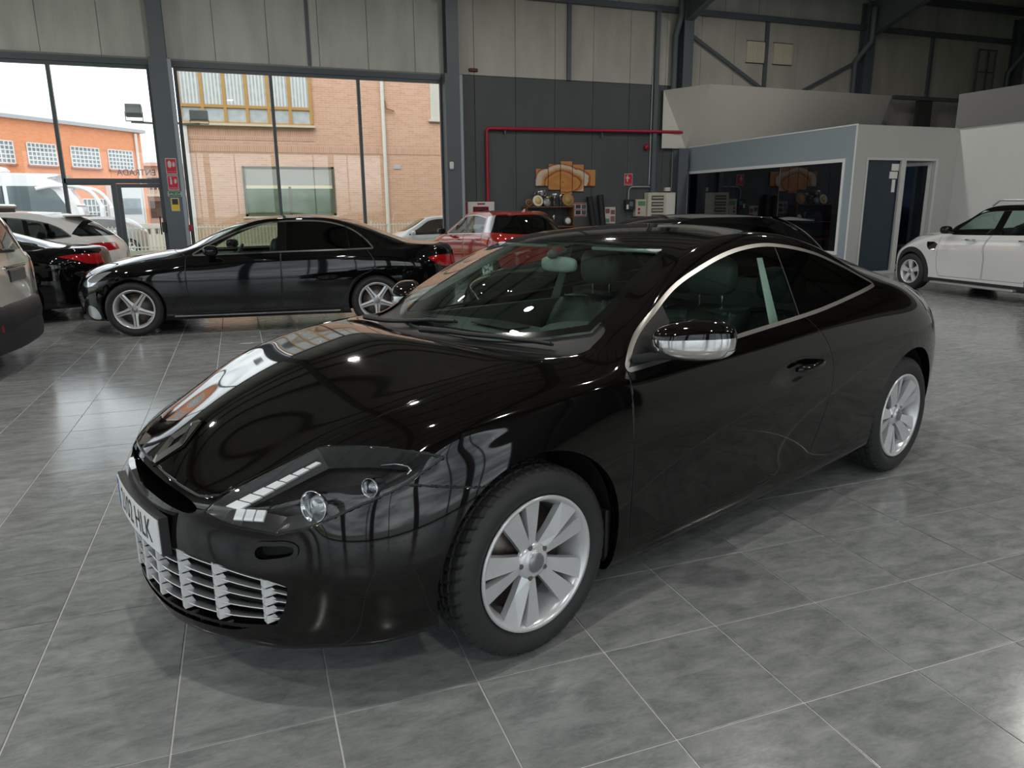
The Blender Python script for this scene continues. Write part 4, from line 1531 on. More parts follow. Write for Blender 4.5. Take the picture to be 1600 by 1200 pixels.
def make_hero():
    ang = math.radians(19.2747)
    O = (-0.416, 2.526, 0.0)
    root = empty('coupe_car', O, ang, 'glossy black two-door coupe with silver alloy wheels and bright lower grille', 'car')
    T = [.34, .50, .68, .85, 1.02, 1.20, 1.36, 1.55, 1.80, 2.08, 2.40, 2.75, 3.10, 3.40, 3.712, 3.95, 4.15, 4.33]
    c = [None] * 11
    c[1] = [(.34, .35, .67, .200), (.50, .77, .205), (.68, .83, .225), (1.02, .855, .205), (1.40, .845, .180), (2.2, .842, .185), (2.8, .848, .20), (3.3, .85, .215), (3.712, .855, .22), (4.0, .83, .235), (4.2, .775, .25), (4.33, .71, .26)]
    c[0] = [(k[0], k[1] + 0.05, k[2] - .09, k[3] + .005) if len(k) == 4 else (k[0], k[1] - .10, k[2] + .005) for k in c[1]]
    c[2] = [(.34, .345, .705, .33), (.50, .80, .335), (.68, .852, .345), (1.02, .888, .35), (1.40, .868, .32), (2.2, .864, .325), (2.8, .870, .345), (3.3, .885, .36), (3.712, .893, .37), (4.0, .865, .365), (4.2, .81, .37), (4.33, .745, .37)]
    c[3] = [(.34, .345, .716, .47), (.50, .814, .48), (.68, .867, .50), (1.02, .900, .52), (1.40, .888, .515), (2.2, .888, .525), (2.8, .892, .545), (3.3, .90, .57), (3.712, .905, .58), (4.0, .878, .565), (4.2, .825, .55), (4.33, .755, .54)]
    c[4] = [(.34, .345, .692, .60), (.50, .785, .625), (.68, .840, .66), (1.02, .884, .71), (1.40, .893, .705), (2.2, .898, .715), (2.8, .900, .735), (3.3, .903, .77), (3.712, .903, .78), (4.0, .872, .76), (4.2, .815, .73), (4.33, .748, .71)]
    c[5] = [(.34, .345, .664, .672), (.50, .757, .705), (.68, .808, .752), (1.02, .853, .812), (1.40, .873, .84), (2.0, .876, .862), (2.7, .877, .895), (3.2, .872, .925), (3.6, .868, .935), (3.9, .848, .912), (4.15, .79, .865), (4.33, .73, .83)]
    c[6] = [(.34, .24, .60, .665), (.50, .47, .68, .755), (.68, .765, .832), (1.02, .81, .892), (1.36, .842, .91), (1.7, .845, .930), (2.2, .836, .962), (2.7, .824, 1.0), (3.0, .81, 1.023), (3.4, .787, 1.048), (3.712, .762, 1.032), (3.95, .745, .995), (4.15, .715, .95), (4.33, .665, .91)]
    c[7] = [(.34, .145, .44, .650), (.50, .36, .53, .757), (.68, .57, .605, .850), (.85, .77, .655, .908), (1.02, .98, .69, .945), (1.20, 1.20, .712, .960), (1.36, 1.38, .745, .968), (1.55, 1.555, .795, 1.018), (1.80, 1.805, .728, 1.160), (2.08, 2.08, .685, 1.236), (2.40, .648, 1.292), (2.75, .640, 1.296), (3.10, .672, 1.228), (3.40, .712, 1.125), (3.712, .690, 1.072), (3.95, .675, 1.035), (4.15, .64, 1.0), (4.33, .59, .955)]
    c[8] = [(.34, .108, .30, .654), (.50, .31, .36, .757), (.68, .50, .43, .842), (.85, .71, .485, .910), (1.02, .92, .53, .952), (1.20, 1.12, .57, .975), (1.36, 1.32, .645, .963), (1.55, 1.53, .690, 1.055), (1.80, 1.80, .632, 1.196), (2.08, 2.08, .583, 1.302), (2.40, .548, 1.346), (2.75, .535, 1.341), (3.10, .535, 1.292), (3.40, .545, 1.218), (3.712, .56, 1.135), (3.95, 3.97, .565, 1.070), (4.15, 4.20, .53, 1.022), (4.33, 4.42, .46, .980)]
    c[9] = [(.34, .090, .15, .656), (.50, .265, .18, .764), (.68, .45, .21, .849), (.85, .66, .24, .919), (1.02, .86, .27, .965), (1.20, 1.05, .29, .990), (1.36, 1.22, .32, .972), (1.55, 1.45, .35, 1.092), (1.80, 1.70, .33, 1.222), (2.08, 1.97, .31, 1.328), (2.40, 2.36, .29, 1.373), (2.75, 2.73, .28, 1.374), (3.10, 3.10, .28, 1.334), (3.40, 3.42, .29, 1.264), (3.712, 3.74, .30, 1.166), (3.95, 4.02, .30, 1.090), (4.15, 4.25, .28, 1.038), (4.33, 4.52, .24, .990)]
    c[10] = [(.34, .085, 0, .656), (.50, .25, 0, .770), (.68, .43, 0, .856), (.85, .64, 0, .928), (1.02, .83, 0, .973), (1.20, 1.00, 0, .996), (1.36, 1.16, 0, .982), (1.55, 1.40, 0, 1.098), (1.80, 1.66, 0, 1.230), (2.08, 1.93, 0, 1.337), (2.40, 2.34, 0, 1.382), (2.75, 2.72, 0, 1.384), (3.10, 3.10, 0, 1.344), (3.40, 3.43, 0, 1.272), (3.712, 3.76, 0, 1.172), (3.95, 4.04, 0, 1.094), (4.15, 4.28, 0, 1.042), (4.33, 4.56, 0, .992)]
    front = [
        [(.30, .50, .205), (.23, .38, .20), (.17, .26, .195), (.14, .13, .19), (.13, 0, .19)],
        [(.245, .585, .200), (.152, .45, .198), (.086, .30, .193), (.052, .15, .190), (.044, 0, .190)],
        [(.243, .59, .325), (.142, .45, .318), (.072, .30, .312), (.036, .15, .308), (.028, 0, .308)],
        [(.238, .595, .46), (.132, .45, .462), (.062, .30, .472), (.028, .15, .480), (.020, 0, .482)],
        [(.250, .588, .573), (.148, .446, .572), (.074, .30, .585), (.046, .15, .594), (.038, 0, .597)],
    ]
    rear = [
        [(4.42, .58, .28), (4.47, .44, .28), (4.50, .30, .28), (4.52, .15, .28), (4.52, 0, .28)],
        [(4.47, .60, .26), (4.54, .45, .26), (4.58, .30, .26), (4.60, .15, .26), (4.61, 0, .26)],
        [(4.48, .62, .40), (4.56, .46, .40), (4.605, .30, .40), (4.625, .15, .40), (4.63, 0, .40)],
        [(4.49, .62, .55), (4.57, .46, .55), (4.615, .30, .55), (4.635, .15, .55), (4.64, 0, .55)],
        [(4.46, .60, .74), (4.54, .45, .78), (4.58, .30, .81), (4.60, .15, .83), (4.61, 0, .84)],
    ]
    V, N, Q = cage_mesh(c, T, front, rear, level=4, iters=3)
    # dished scoop behind the door handle
    for sd in (-1, 1):
        m_ = (V[:, 1] * sd > .8)
        q1 = (V[:, 0] - 2.50) / .20; q2 = (V[:, 2] - .755 - (V[:, 0] - 2.5) * .08) / .062
        r2 = np.clip(1 - q1 ** 2 - q2 ** 2, 0, 1) * m_
        hgt = .016 * r2 ** 2
        gx = .016 * 2 * r2 * (-2 * q1 / .20); gz = .016 * 2 * r2 * (-2 * q2 / .062)
        V[:, 1] -= sd * hgt
        N[:, 0] += gx * m_; N[:, 2] += gz * m_
    N /= np.linalg.norm(N, axis=1)[:, None]
    sk = Skin(V, N, Q)
    XF, XR, WR = 1.02, 3.713, 0.328
    AR = 0.385
    # --- wheel arches
    for cx in (XF, XR):
        sk.region(wheel_fn(cx, WR + 0.005, AR), 'void', 0.012)
    # --- windscreen
    ws = spline([(1.185, 0), (1.235, .25), (1.33, .46), (1.47, .645), (1.60, .640), (1.80, .598), (2.045, .548), (2.0, .42), (1.955, .25), (1.925, 0), (1.925, -.2), (1.185, -.2)], (3, 6, 9, 10, 11, 0), 8)
    fws = top_fn(ws, 0.9)
    sk.region(fws, 'windscreen', 0.012, band=(-0.028, 0.006, 'windscreen_frit'))
    # cowl: black strip between bonnet and glass
    bon = spline([(1.075, 0), (1.115, .22), (1.19, .42), (1.275, .60), (1.33, .692), (1.20, .705), (1.05, .695), (.775, .655), (.61, .612), (.43, .548), (.28, .485), (.160, .430), (.122, .36), (.098, .20), (.090, 0), (.090, -.2), (1.075, -.2)], (0, 4, 11, 14, 15, 16), 8)
    fbon = lambda V: np.maximum(top_fn(bon, 0.55)(V), V[:, 0] - 1.36)
    # nose slot
    slot = spline([(0, .649), (.15, .648), (.27, .645), (.35, .637), (.385, .621), (.35, .600), (.27, .602), (.15, .608), (0, .610), (-.2, .610), (-.2, .649)], (0, 8, 9, 10), 8)
    fslot = end_fn(slot, xmax=.35)
    sk.region(fslot, 'slot', 0.008)
    # headlamp
    HL = [(.115, .42, .622), (.20, .455, .672), (.32, .505, .730), (.43, .548, .778), (.53, .66, .785), (.60, .745, .782), (.685, .822, .772), (.545, .80, .708), (.42, .755, .668), (.31, .70, .630), (.24, .62, .594), (.165, .50, .596)]
    fhl = dir_fn(HL, (-.55, .50, .67), (0, 3, 6, 10), 0.35, 6)
    sk.gap(fhl, 'headlamp_lens', 0.002, 0.004, 0.008)
    sk.gap(fbon, 'bonnet', 0.0022, 0.006, 0.010)
    cow = spline([(1.05, 0), (1.09, .22), (1.17, .42), (1.255, .60), (1.31, .70), (1.40, .715), (1.52, .66), (1.5, .3), (1.4, 0), (1.4, -.2), (1.05, -.2)], (0, 4, 5, 9, 10), 6)
    sk.region(top_fn(cow, 0.88), 'cowl', 0.012)
    # side glass
    dlo = spline([(1.470, .922), (1.70, .936), (2.175, .967), (2.70, 1.0), (2.95, 1.022), (3.23, 1.052), (3.43, 1.073), (3.32, 1.117), (3.196, 1.167), (3.008, 1.231), (2.812, 1.270), (2.612, 1.290), (2.428, 1.285), (2.243, 1.261), (2.031, 1.214), (1.849, 1.161), (1.693, 1.090), (1.567, 1.019)], (0, 6), 6)
    fd = side_fn(dlo, .5)
    sk.region(fd, 'side_glass', 0.010, band=(0.0, 0.0155, 'window_trim'))
    # split the side glass: mirror triangle, door glass, pillar strip, quarter glass
    sk.region(lambda V: (V[:, 0] - 1.755 + (V[:, 2] - 1.0) * 0.12), 'mirror_sail', 0.02, only=('side_glass',))
    bp = lambda V: -(V[:, 0] - (2.626 + (V[:, 2] - .993) * 0.18))
    sk.region(lambda V: bp(V) - 0.006, 'quarter_glass', 0.02, only=('side_glass',))
    sk.region(lambda V: bp(V) - 0.014, 'pillar_strip', 0.02, only=('side_glass',))
    # door
    door = spline([(1.462, .925), (1.450, .80), (1.452, .60), (1.462, .40), (1.475, .262), (1.60, .258), (2.10, .268), (2.60, .285), (2.715, .292), (2.775, .42), (2.825, .60), (2.83, .72), (2.79, .84), (2.69, .955), (2.60, 1.03), (2.1, 1.03), (1.7, 1.0)], (0, 4, 8, 14, 15, 16), 6)
    sk.gap(side_fn(door, .5), 'door', 0.0018, 0.005, 0.010)
    # front bumper: below lamp, in front of the wheel
    bum = lambda V: np.maximum(V[:, 0] - 0.95, -( (0.622 + np.clip(V[:, 0] - .30, 0, .25) * 0.33 - np.clip(V[:, 0] - .55, 0, 1) * 0.20) - V[:, 2]) )
    sk.gap(bum, 'front_bumper', 0.0014, 0.004, 0.010)
    # lower grille opening
    gr = spline([(0, .475), (.28, .475), (.45, .458), (.58, .428), (.628, .412), (.615, .350), (.588, .284), (.45, .268), (.28, .262), (0, .260), (-.2, .260), (-.2, .475)], (0, 4, 6, 9, 10, 11), 6)
    fgr = end_fn(gr, xmax=.5)
    sk.region(fgr, 'grille_hole', 0.010, only=('front_bumper',))
    gr2 = gr.copy()
    # slit below the grille
    sl = spline([(0, .248), (.25, .251), (.45, .257), (.52, .264), (.45, .244), (.25, .234), (0, .230), (-.2, .230), (-.2, .248)], (0, 3, 6, 7, 8), 5)
    sk.region(end_fn(sl, xmax=.5), 'lower_slit', 0.010, only=('front_bumper',))
    # small bumper recess
    VT = [(.21, .563, .535), (.24, .60, .542), (.265, .632, .546), (.285, .652, .536), (.278, .644, .512), (.245, .602, .496), (.213, .564, .490), (.20, .550, .508)]
    fvt = dir_fn(VT, (-.75, .62, .2), (), .25, 6)
    sk.region(fvt, 'bumper_vent', 0.006, only=('front_bumper',), band=(-0.004, 0.010, 'vent_bezel'))
    # rear lamp, rear glass, boot
    rg = spline([(3.12, 0), (3.14, .30), (3.22, .48), (3.55, .50), (3.85, .49), (4.00, .42), (4.05, .20), (4.06, 0), (4.06, -.2), (3.12, -.2)], (0, 2, 5, 7, 8, 9), 6)
    sk.region(top_fn(rg, 0.9), 'rear_glass', 0.02, band=(-0.02, 0.0, 'rear_frit'))
    rl = spline([(4.315, .895), (4.40, .905), (4.62, .90), (4.62, .80), (4.40, .79), (4.33, .83)], (1, 2, 3, 4), 5)
    sk.region(side_fn(rl, .30), 'rear_lamp', 0.015)
    P = PAINT_BLACK
    # --- parts
    sk.part('body_shell', 'body', P, root)
    sk.part('bonnet', 'bonnet', P, root)
    sk.part('front_bumper', 'front_bumper', P, root)
    for side in (-1, 1):
        sk.part('door', 'door', P, root, side)
        dg = sk.part('door_window', 'side_glass', GLASS_GREEN, root, side)
        sk.part('quarter_window', 'quarter_glass', GLASS_TINT, root, side)
        sk.part('pillar_strip', 'pillar_strip', PLASTIC, root, side)
        sk.part('mirror_sail', 'mirror_sail', PLASTIC, root, side)
        sk.part('window_trim', 'window_trim', SATIN, root, side, off=0.002)
        sk.part('tail_lamp', 'rear_lamp', mat('tail_red', (0.35, 0.005, 0.008), 0.08, coat=1.0), root, side)
    sk.part('windscreen', 'windscreen', GLASS_GREEN, root)
    sk.part('windscreen_border', 'windscreen_frit', mat('frit_black', (0.006, 0.006, 0.006), 0.08), root)
    sk.part('rear_window', 'rear_glass', GLASS_TINT, root)
    sk.part('rear_window_border', 'rear_frit', mat('frit_black'), root)
    sk.part('cowl_panel', 'cowl', PLASTIC, root, off=-0.012, normals=False)
    sk.pieces('panel_joint', 'panel_gap', GAPM, root, off=-0.004)
    sk.part('intake_throat', 'slot', MATT, root, shift=(.09, 0, .0), normals=False)
    sk.part('grille_throat', 'grille_hole', MATT, root, shift=(.10, 0, 0), normals=False)
    sk.part('lower_slit', 'lower_slit', MATT, root, shift=(.03, 0, 0), normals=False)
    for side in (-1, 1):
        sk.part('vent_bezel', 'vent_bezel', P, root, side, off=0.004, normals=False)
        sk.part('vent_throat', 'bumper_vent', MATT, root, side, off=-0.035, normals=False)
    # skirts that give the openings depth
    for (rg_, fn, tol, dx) in (('bonnet', fslot, 3e-4, .06), ('body', fslot, 3e-4, .06), ('front_bumper', fslot, 3e-4, .06)):
        e = sk.boundary(rg_, fn, tol)
        sk.skirt('intake_lip', e, lambda Pp, Nn: [Pp - Nn * 0.004 + np.array([.010, 0, 0]), Pp + np.array([.09, 0, 0])], P, root)
    e = sk.boundary('front_bumper', fgr, 3e-4)
    sk.skirt('grille_surround', e, lambda Pp, Nn: [Pp + np.array([.012, 0, 0]) - Nn * 0.003, Pp + np.array([.10, 0, 0])], P, root)
    e = sk.boundary('front_bumper', end_fn(sl, xmax=.5), 3e-4)
    sk.skirt('slit_lip', e, lambda Pp, Nn: [Pp + np.array([.03, 0, 0])], P, root)
    root['paint'] = 'paint_black'
    under_and_arches(root, sk, [(XF, WR + .005), (XR, WR + .005)], AR, ('body', 'front_bumper', 'door'), .20, XF, XR, .87, .52)
    # floor pan and inner black shell so that nothing is hollow
    mb = MB()
    mb.box((.30, -.50, .20), (4.40, .50, .235)); mb.box((1.42, -.76, .20), (3.30, .76, .235))
    mb.box((.35, -.48, .235), (1.25, .48, .56)); mb.box((3.95, -.48, .235), (4.3, .48, .6))
    mb.build('floor_pan', MATT, root)
    # sill lower strip
    # --- headlamp innards
    for side in (-1, 1):
        lens = sk.part('headlamp', 'headlamp_lens', GLASS_CLEAR, root, side, label='clear headlamp cover')
        Fh = sk.tris('headlamp_lens', side)
        me = sk.mesh('headlamp_housing', Fh, -0.055, (0.015, 0, -0.012), True)
        link_mesh('headlamp_housing', me, mat('lamp_black', (0.012, 0.012, 0.013), 0.30), lens)
        eh = [e for e in sk.boundary('headlamp_lens', lambda V: fhl(V) + 0.002, 3e-4, side)]
        sk.skirt('headlamp_rim', eh, lambda Pp, Nn: [Pp - Nn * 0.010, Pp - Nn * 0.056 + np.array([.015, 0, -.012])], mat('lamp_grey', (0.03, 0.03, 0.032), 0.25), lens)
        def S(p): return Vector((p[0], side * p[1], p[2]))
        led = mat('led_crystal', (0.86, 0.88, 0.90), 0.25, coat=.6)
        lit = mat('reflector_chrome', (0.80, 0.81, 0.83), 0.10, metal=1.0)
        # light strip along the upper edge
        for k in range(7):
            t0, t1 = (k + .06) / 7, (k + .94) / 7
            a = Vector((.178, .488, .634)).lerp(Vector((.410, .588, .748)), t0)
            b = Vector((.178, .488, .634)).lerp(Vector((.410, .588, .748)), t1)
            w = 0.024 * (1 - .72 * (t0 + t1) / 2)
            u = Vector((.10, .16, -.02)).normalized() * w
            n = Vector((-.5, .45, .7)).normalized() * 0.008
            m = MB()
            vs = [S(p) for p in (a - u, b - u, b + u, a + u, a - u + n, b - u + n, b + u + n, a + u + n)]
            m.add(vs, [(0, 1, 2, 3), (4, 5, 6, 7), (0, 1, 5, 4), (1, 2, 6, 5), (2, 3, 7, 6), (3, 0, 4, 7)])
            m.build('light_strip_cell', led, lens)
        # indicator block near the tip
        for k in range(3):
            a = Vector((.180 + .020 * k, .508 + .026 * k, .622 + .001 * k)); b = a + Vector((.017, .022, .001))
            u = Vector((.008, -.004, .013)); n = Vector((-.5, .45, .7)).normalized() * 0.008
            vs = [S(p) for p in (a - u, b - u, b + u, a + u, a - u + n, b - u + n, b + u + n, a + u + n)]
            MB().add(vs, [(0, 1, 2, 3), (4, 5, 6, 7), (0, 1, 5, 4), (1, 2, 6, 5), (2, 3, 7, 6), (3, 0, 4, 7)]).build('indicator_cell', led, lens)
        # projector and high beam looking forward
        for (cx, cyy, cz, r, nm) in ((.372, .655, .650, .040, 'projector'), (.512, .732, .694, .024, 'high_beam')):
            d = S((-.88, .36, .10)).normalized()
            Mx = Matrix.Translation(S((cx, cyy, cz))) @ d.to_track_quat('Z', 'Y').to_matrix().to_4x4()
            pj = MB().lathe([(r * .86, -0.02), (r * 1.0, 0.0), (r * 1.10, .030), (r * 1.16, .032), (r * 1.16, .026)], 28, Mx).build(nm + '_bezel', lit, lens)
            MB().lathe([(r * .86, -.018), (r * .82, .002), (r * .62, .016), (r * .33, .023), (0.0, .025)], 28, Mx).build(nm + '_lens', mat('projector_lens', (0.45, 0.47, 0.50), 0.03, metal=.6), lens)
        ch = [S(p) for p in ((.540, .715, .745), (.572, .745, .750), (.598, .772, .744), (.602, .782, .734), (.588, .782, .724))]
        MB().tube(ch, [.001, .0015, .002, .004, .002], 8).build('bezel_arc', lit, lens)
    # --- number plate
    pm = mat('plate_white', (0.82, 0.83, 0.84), 0.35); ink = mat('plate_ink', (0.01, 0.01, 0.012), 0.4)
    # the plate is bent around the nose: x = x0 + k*y*y
    def bend(me_o, x0):
        for v in me_o.data.vertices:
            u_, w_, d_ = v.co
            v.co = (x0 + 0.22 * u_ * u_ - d_, -u_, .510 + w_)
    def strip(u0, u1, w0, w1, d0, d1, n=16):
        m = MB(); P = []
        for i in range(n + 1):
            u_ = u0 + (u1 - u0) * i / n
            P.append([(u_, w0, d0), (u_, w1, d0), (u_, w1, d1), (u_, w0, d1), (u_, w0, d0)])
        m.grid(P, False)
        m.add([P[0][k] for k in range(4)], [(0, 1, 2, 3)]); m.add([P[-1][k] for k in range(4)], [(3, 2, 1, 0)])
        return m
    plate = strip(-.26, .26, -.055, .055, 0, .004).build('number_plate', pm, root, label='white number plate with blue band reading 2102 HLK'); bend(plate, .010)
    hd = strip(-.268, .268, -.062, .063, -.026, 0).build('plate_holder', PLASTIC, root); bend(hd, .010)
    bb = strip(-.258, -.220, -.052, .052, .0041, .0048, 2).build('plate_band', mat('plate_blue', (0.02, 0.09, 0.45), 0.4), plate); bend(bb, .010)
    # lettering in slices so that it follows the bend
    tx = text_obj('plate_text', '2102 HLK', .112, ink, TR(.020, -.001, .0052), plate, sx=.80)
    bend(tx, .010)
    # --- badge: open lozenge in bright metal
    bz = Matrix.Translation((.150, 0, .756)) @ RY(math.radians(-58)) @ RZ(math.radians(-90)) @ RX(0)
    Mb_ = Matrix(((0, 0, -.80, .128), (-1, 0, 0, 0), (0, 1 * .80, .60, .742), (0, 0, 0, 1)))
    ex_ = Vector((0, -1, 0)); ey_ = Vector((.815, 0, .58)); ez_ = Vector((-.58, 0, .815))
    Mb_ = Matrix(((ex_.x, ey_.x, ez_.x, .172), (ex_.y, ey_.y, ez_.y, 0), (ex_.z, ey_.z, ez_.z, .720), (0, 0, 0, 1)))
    out_ = [(0, .098), (.012, .098), (.058, .0), (.012, -.098), (-.012, -.098), (-.058, 0), (-.012, .098)]
    bm = MB()
    ring_o = [(.014, .098), (-.014, .098), (-.060, 0), (-.014, -.098), (.014, -.098), (.060, 0)]
    ring_i = [(.000, .052), (-.000, .052), (-.026, 0), (-.000, -.052), (.000, -.052), (.026, 0)]
    vs = [Mb_ @ Vector((x, y, .004)) for (x, y) in ring_o] + [Mb_ @ Vector((x, y, .016)) for (x, y) in [((o[0] + i[0]) / 2, (o[1] + i[1]) / 2) for o, i in zip(ring_o, ring_i)]] + [Mb_ @ Vector((x, y, .004)) for (x, y) in ring_i]
    fs = []
    for r in range(2):
        for k in range(6):
            k2 = (k + 1) % 6
            fs.append((r * 6 + k, r * 6 + k2, (r + 1) * 6 + k2, (r + 1) * 6 + k))
    bm.add(vs, fs)
    badge = bm.build('badge', CHROME, root, label='bright lozenge badge')
    MB().add([Mb_ @ Vector((x * 1.25, y * 1.12, .002)) for (x, y) in ring_o], [tuple(range(6))]).build('badge_plinth', mat('gloss_black', (.005, .005, .005), .05), badge)
    # --- lower grille: blades following the bumper curve and bright uprights
    def plan(y): return float(pchip([0, .15, .30, .45, .59, .70], [.028, .036, .072, .142, .243, .345], [abs(y)])[0])
    ytop = lambda y: float(np.interp(abs(y), [0, .28, .45, .58, .63], [.475, .475, .458, .428, .412]))
    ybot = lambda y: float(np.interp(abs(y), [0, .28, .45, .588, .63], [.260, .262, .268, .284, .292]))
    blade = mat('grille_steel', (0.52, 0.54, 0.57), 0.22, metal=.85)
    for k in range(5):
        f = (k + .55) / 5
        ys = [-.612 + 1.224 * i / 40 for i in range(41)]
        rows = []
        for y in ys:
            z = ybot(y) + (ytop(y) - ybot(y)) * f
            x = plan(y) + .006
            rows.append([(x, y, z + .0018), (x - .002, y, z), (x, y, z - .0018), (x + .045, y, z - .007), (x + .045, y, z - .003), (x, y, z + .0018)])
        MB().grid(rows).build('grille_blade', mat('grille_edge', (0.72, 0.73, 0.75), 0.2, metal=.5), root)
    for k in range(9):
        y = -.560 + 1.120 * k / 8
        z0, z1 = ybot(y) + .004, ytop(y) - .004
        x = plan(y)
        m = MB()
        for q in range(5):
            a = z0 + (z1 - z0) * q / 5; b = z0 + (z1 - z0) * (q + 1) / 5
            m.box((x - .002, y - .012, a + .0025), (x + .004, y + .012, b - .0015))
            for q_ in (-1, 1):
                m.add([(x + .004, y + q_ * .012, a + .003), (x + .040, y + q_ * .013, a + .003), (x + .022, y + q_ * .012, b - .002), (x + .004, y + q_ * .012, b - .002)], [(0, 1, 2, 3)])
        m.build('grille_upright', mat('grille_bright', (0.86, 0.87, 0.88), 0.2, metal=.25), root)
    for k in range(14):
        y = -.48 + .96 * k / 13
        MB().box((plan(y) + .012, y - .004, ybot(y) - .034), (plan(y) + .03, y + .004, ybot(y) - .006)).build('slit_tooth', PLASTIC, root)
    # --- mirrors
    for side in (-1, 1):
        def S(p): return Vector((p[0], side * p[1], p[2]))
        # housing: a padded shell whose long axis sweeps out and back
        dl = Vector((.66, .75, 0)); dt = Vector((.75, -.66, 0)); cm = Vector((1.672, .960, 1.014))
        def shell(th, ph, k=1.0, e=.68):
            def sp(a): return math.copysign(abs(a) ** e, a)
            a = sp(math.cos(th)) * sp(math.cos(ph)); b = sp(math.cos(th)) * sp(math.sin(ph)); c_ = sp(math.sin(th))
            l = .148 * k * a; t = (.080 if b < 0 else .062) * k * b
            z = .072 * k * c_ * (1 - .18 * max(0, -a)) + (.006 * a)
            return S(cm + dl * l + dt * t + Vector((0, 0, z)))
        R2 = math.pi * 2
        rows = [[shell(math.pi * (i / 14 - .5), R2 * j / 32) for j in range(33)] for i in range(15)]
        mir = MB().grid(rows).build('wing_mirror', P, root)
        # ph: 0 = outer end, 90 deg = inner/rear, 180 = door end, 270 deg = outward front
        rows2 = [[shell(math.radians(-62 + 66 * i / 8), math.radians(165 + 168 * j / 20), 1.012) for j in range(21)] for i in range(9)]
        MB().grid(rows2).build('mirror_chrome_cap', CHROME, mir)
        rows3 = [[shell(math.radians(-58 + 40 * i / 5), math.radians(312 + 48 * j / 6), 1.022) for j in range(7)] for i in range(6)]
        MB().grid(rows3).build('mirror_indicator', mat('indicator_clear', (0.75, 0.74, 0.72), 0.08, metal=.2, coat=1), mir)
        rows4 = [[shell(math.radians(-90 + 30 * i / 3), R2 * j / 32, 1.018) for j in range(33)] for i in range(4)]
        MB().grid(rows4).build('mirror_underside', PLASTIC, mir)
        # base foot
        ft = [[S(p) for p in ((1.49, .832, .962), (1.70, .838, .962), (1.70, .84, .935), (1.49, .838, .935), (1.49, .832, .962))],
              [S(p) for p in ((1.56, .91, .975), (1.74, .91, .972), (1.74, .91, .945), (1.56, .91, .948), (1.56, .91, .975))],
              [S(p) for p in ((1.64, .99, .972), (1.76, .99, .968), (1.76, .99, .948), (1.64, .99, .950), (1.64, .99, .972))]]
        MB().grid(ft).build('mirror_foot', PLASTIC, mir)
        MB().rbox((1.385, side * .70 - .13, .195), (1.405, side * .70 + .15, .40), .006).build('mud_flap', PLASTIC, root)
        # door handle and its scoop
        hb = [S((2.50 + .235 * t, .902 + .022 * math.sin(math.pi * t) , .772 + .008 * t)) for t in [i / 10 for i in range(11)]]
        MB().tube(hb, [.010, .015, .017, .017, .017, .017, .017, .017, .016, .014, .010], 12).build('door_handle', P, root)
        # b-pillar cloth trim and belt inside
        pts = [[S((2.535 + .03 * t + dx - .03 * math.sin(math.pi * t) * 0, .735 - .11 * t, .94 + .30 * t)) for dx in (0, .075 - .03 * t)] for t in [i / 6 for i in range(7)]]
        MB().grid(pts).build('pillar_trim', TRIMLIGHT, root)
        pts = [[S((1.50 + .56 * t + dx, .66 - .10 * t - .02, 1.02 + .25 * t)) for dx in (-.02, .07)] for t in [i / 6 for i in range(7)]]
        MB().grid(pts).build('front_pillar_trim', TRIMLIGHT, root)
        # inner door card
        MB().box((1.45, side * .80 - .02, .28), (2.78, side * .80 + .02, .93)).build('door_card', DASH, root)
        MB().box((2.78, side * .78 - .02, .28), (3.3, side * .78 + .02, .99)).build('rear_side_card', DASH, root)
    # aerial fin / roof lining
    hl = sk.part('roof_lining', 'body', TRIMLIGHT, root)
    bpy.data.objects.remove(hl)
    Fb = sk.tris('body')
    cc = sk.V[Fb].mean(1)
    sel = (cc[:, 2] > 1.255) & (cc[:, 0] > 1.9) & (cc[:, 0] < 3.1) & (np.abs(cc[:, 1]) < .56)
    link_mesh('roof_lining', sk.mesh('roof_lining', Fb[sel], -0.03, None, True, True), TRIMLIGHT, root)
    # --- cabin
    d = MB()
    prof = [(1.20, .90), (1.45, .955), (1.62, .965), (1.76, .94), (1.82, .86), (1.80, .70), (1.72, .50)]
    d.grid([[(x, y, z - .03 * (abs(y) / .75) ** 2) for y in [-.76 + 1.52 * j / 12 for j in range(13)]] for (x, z) in prof])
    dash = d.build('dashboard', DASH, root)
    hood_ = MB().blob((1.72, -.36, .955), (.17, .21, .045), 20, 10)
    hood_.build('instrument_hood', DASH, dash)
    MB().rbox((1.50, -.14, .968), (1.62, .14, .974), .004).build('speaker_grille', PLASTIC, dash)
    for k in range(4):
        MB().box((1.40 + .02 * k, .22, .953 + .004 * k), (1.41 + .02 * k, .62, .957 + .004 * k)).build('air_vent', PLASTIC, dash)
    # steering wheel
    Ms = TR(1.90, -.36, .865) @ RY(math.radians(-66))
    st = MB().lathe([(.182 + .016 * math.cos(a), .016 * math.sin(a)) for a in [2 * math.pi * i / 12 for i in range(12)]], 40, Ms, closed=True).build('steering_wheel', LEATHER, root)
    MB().blob((0, 0, -.01), (.075, .085, .03), 20, 8, Ms).build('wheel_boss', PLASTIC, st)
    MB().box((-.03, -.17, -.012), (.03, .17, .004), Ms).build('wheel_spokes', SATIN, st)
    MB().tube([Ms @ Vector((0, 0, -.02)), (1.55, -.36, .74)], .04, 12).build('steering_column', PLASTIC, st)
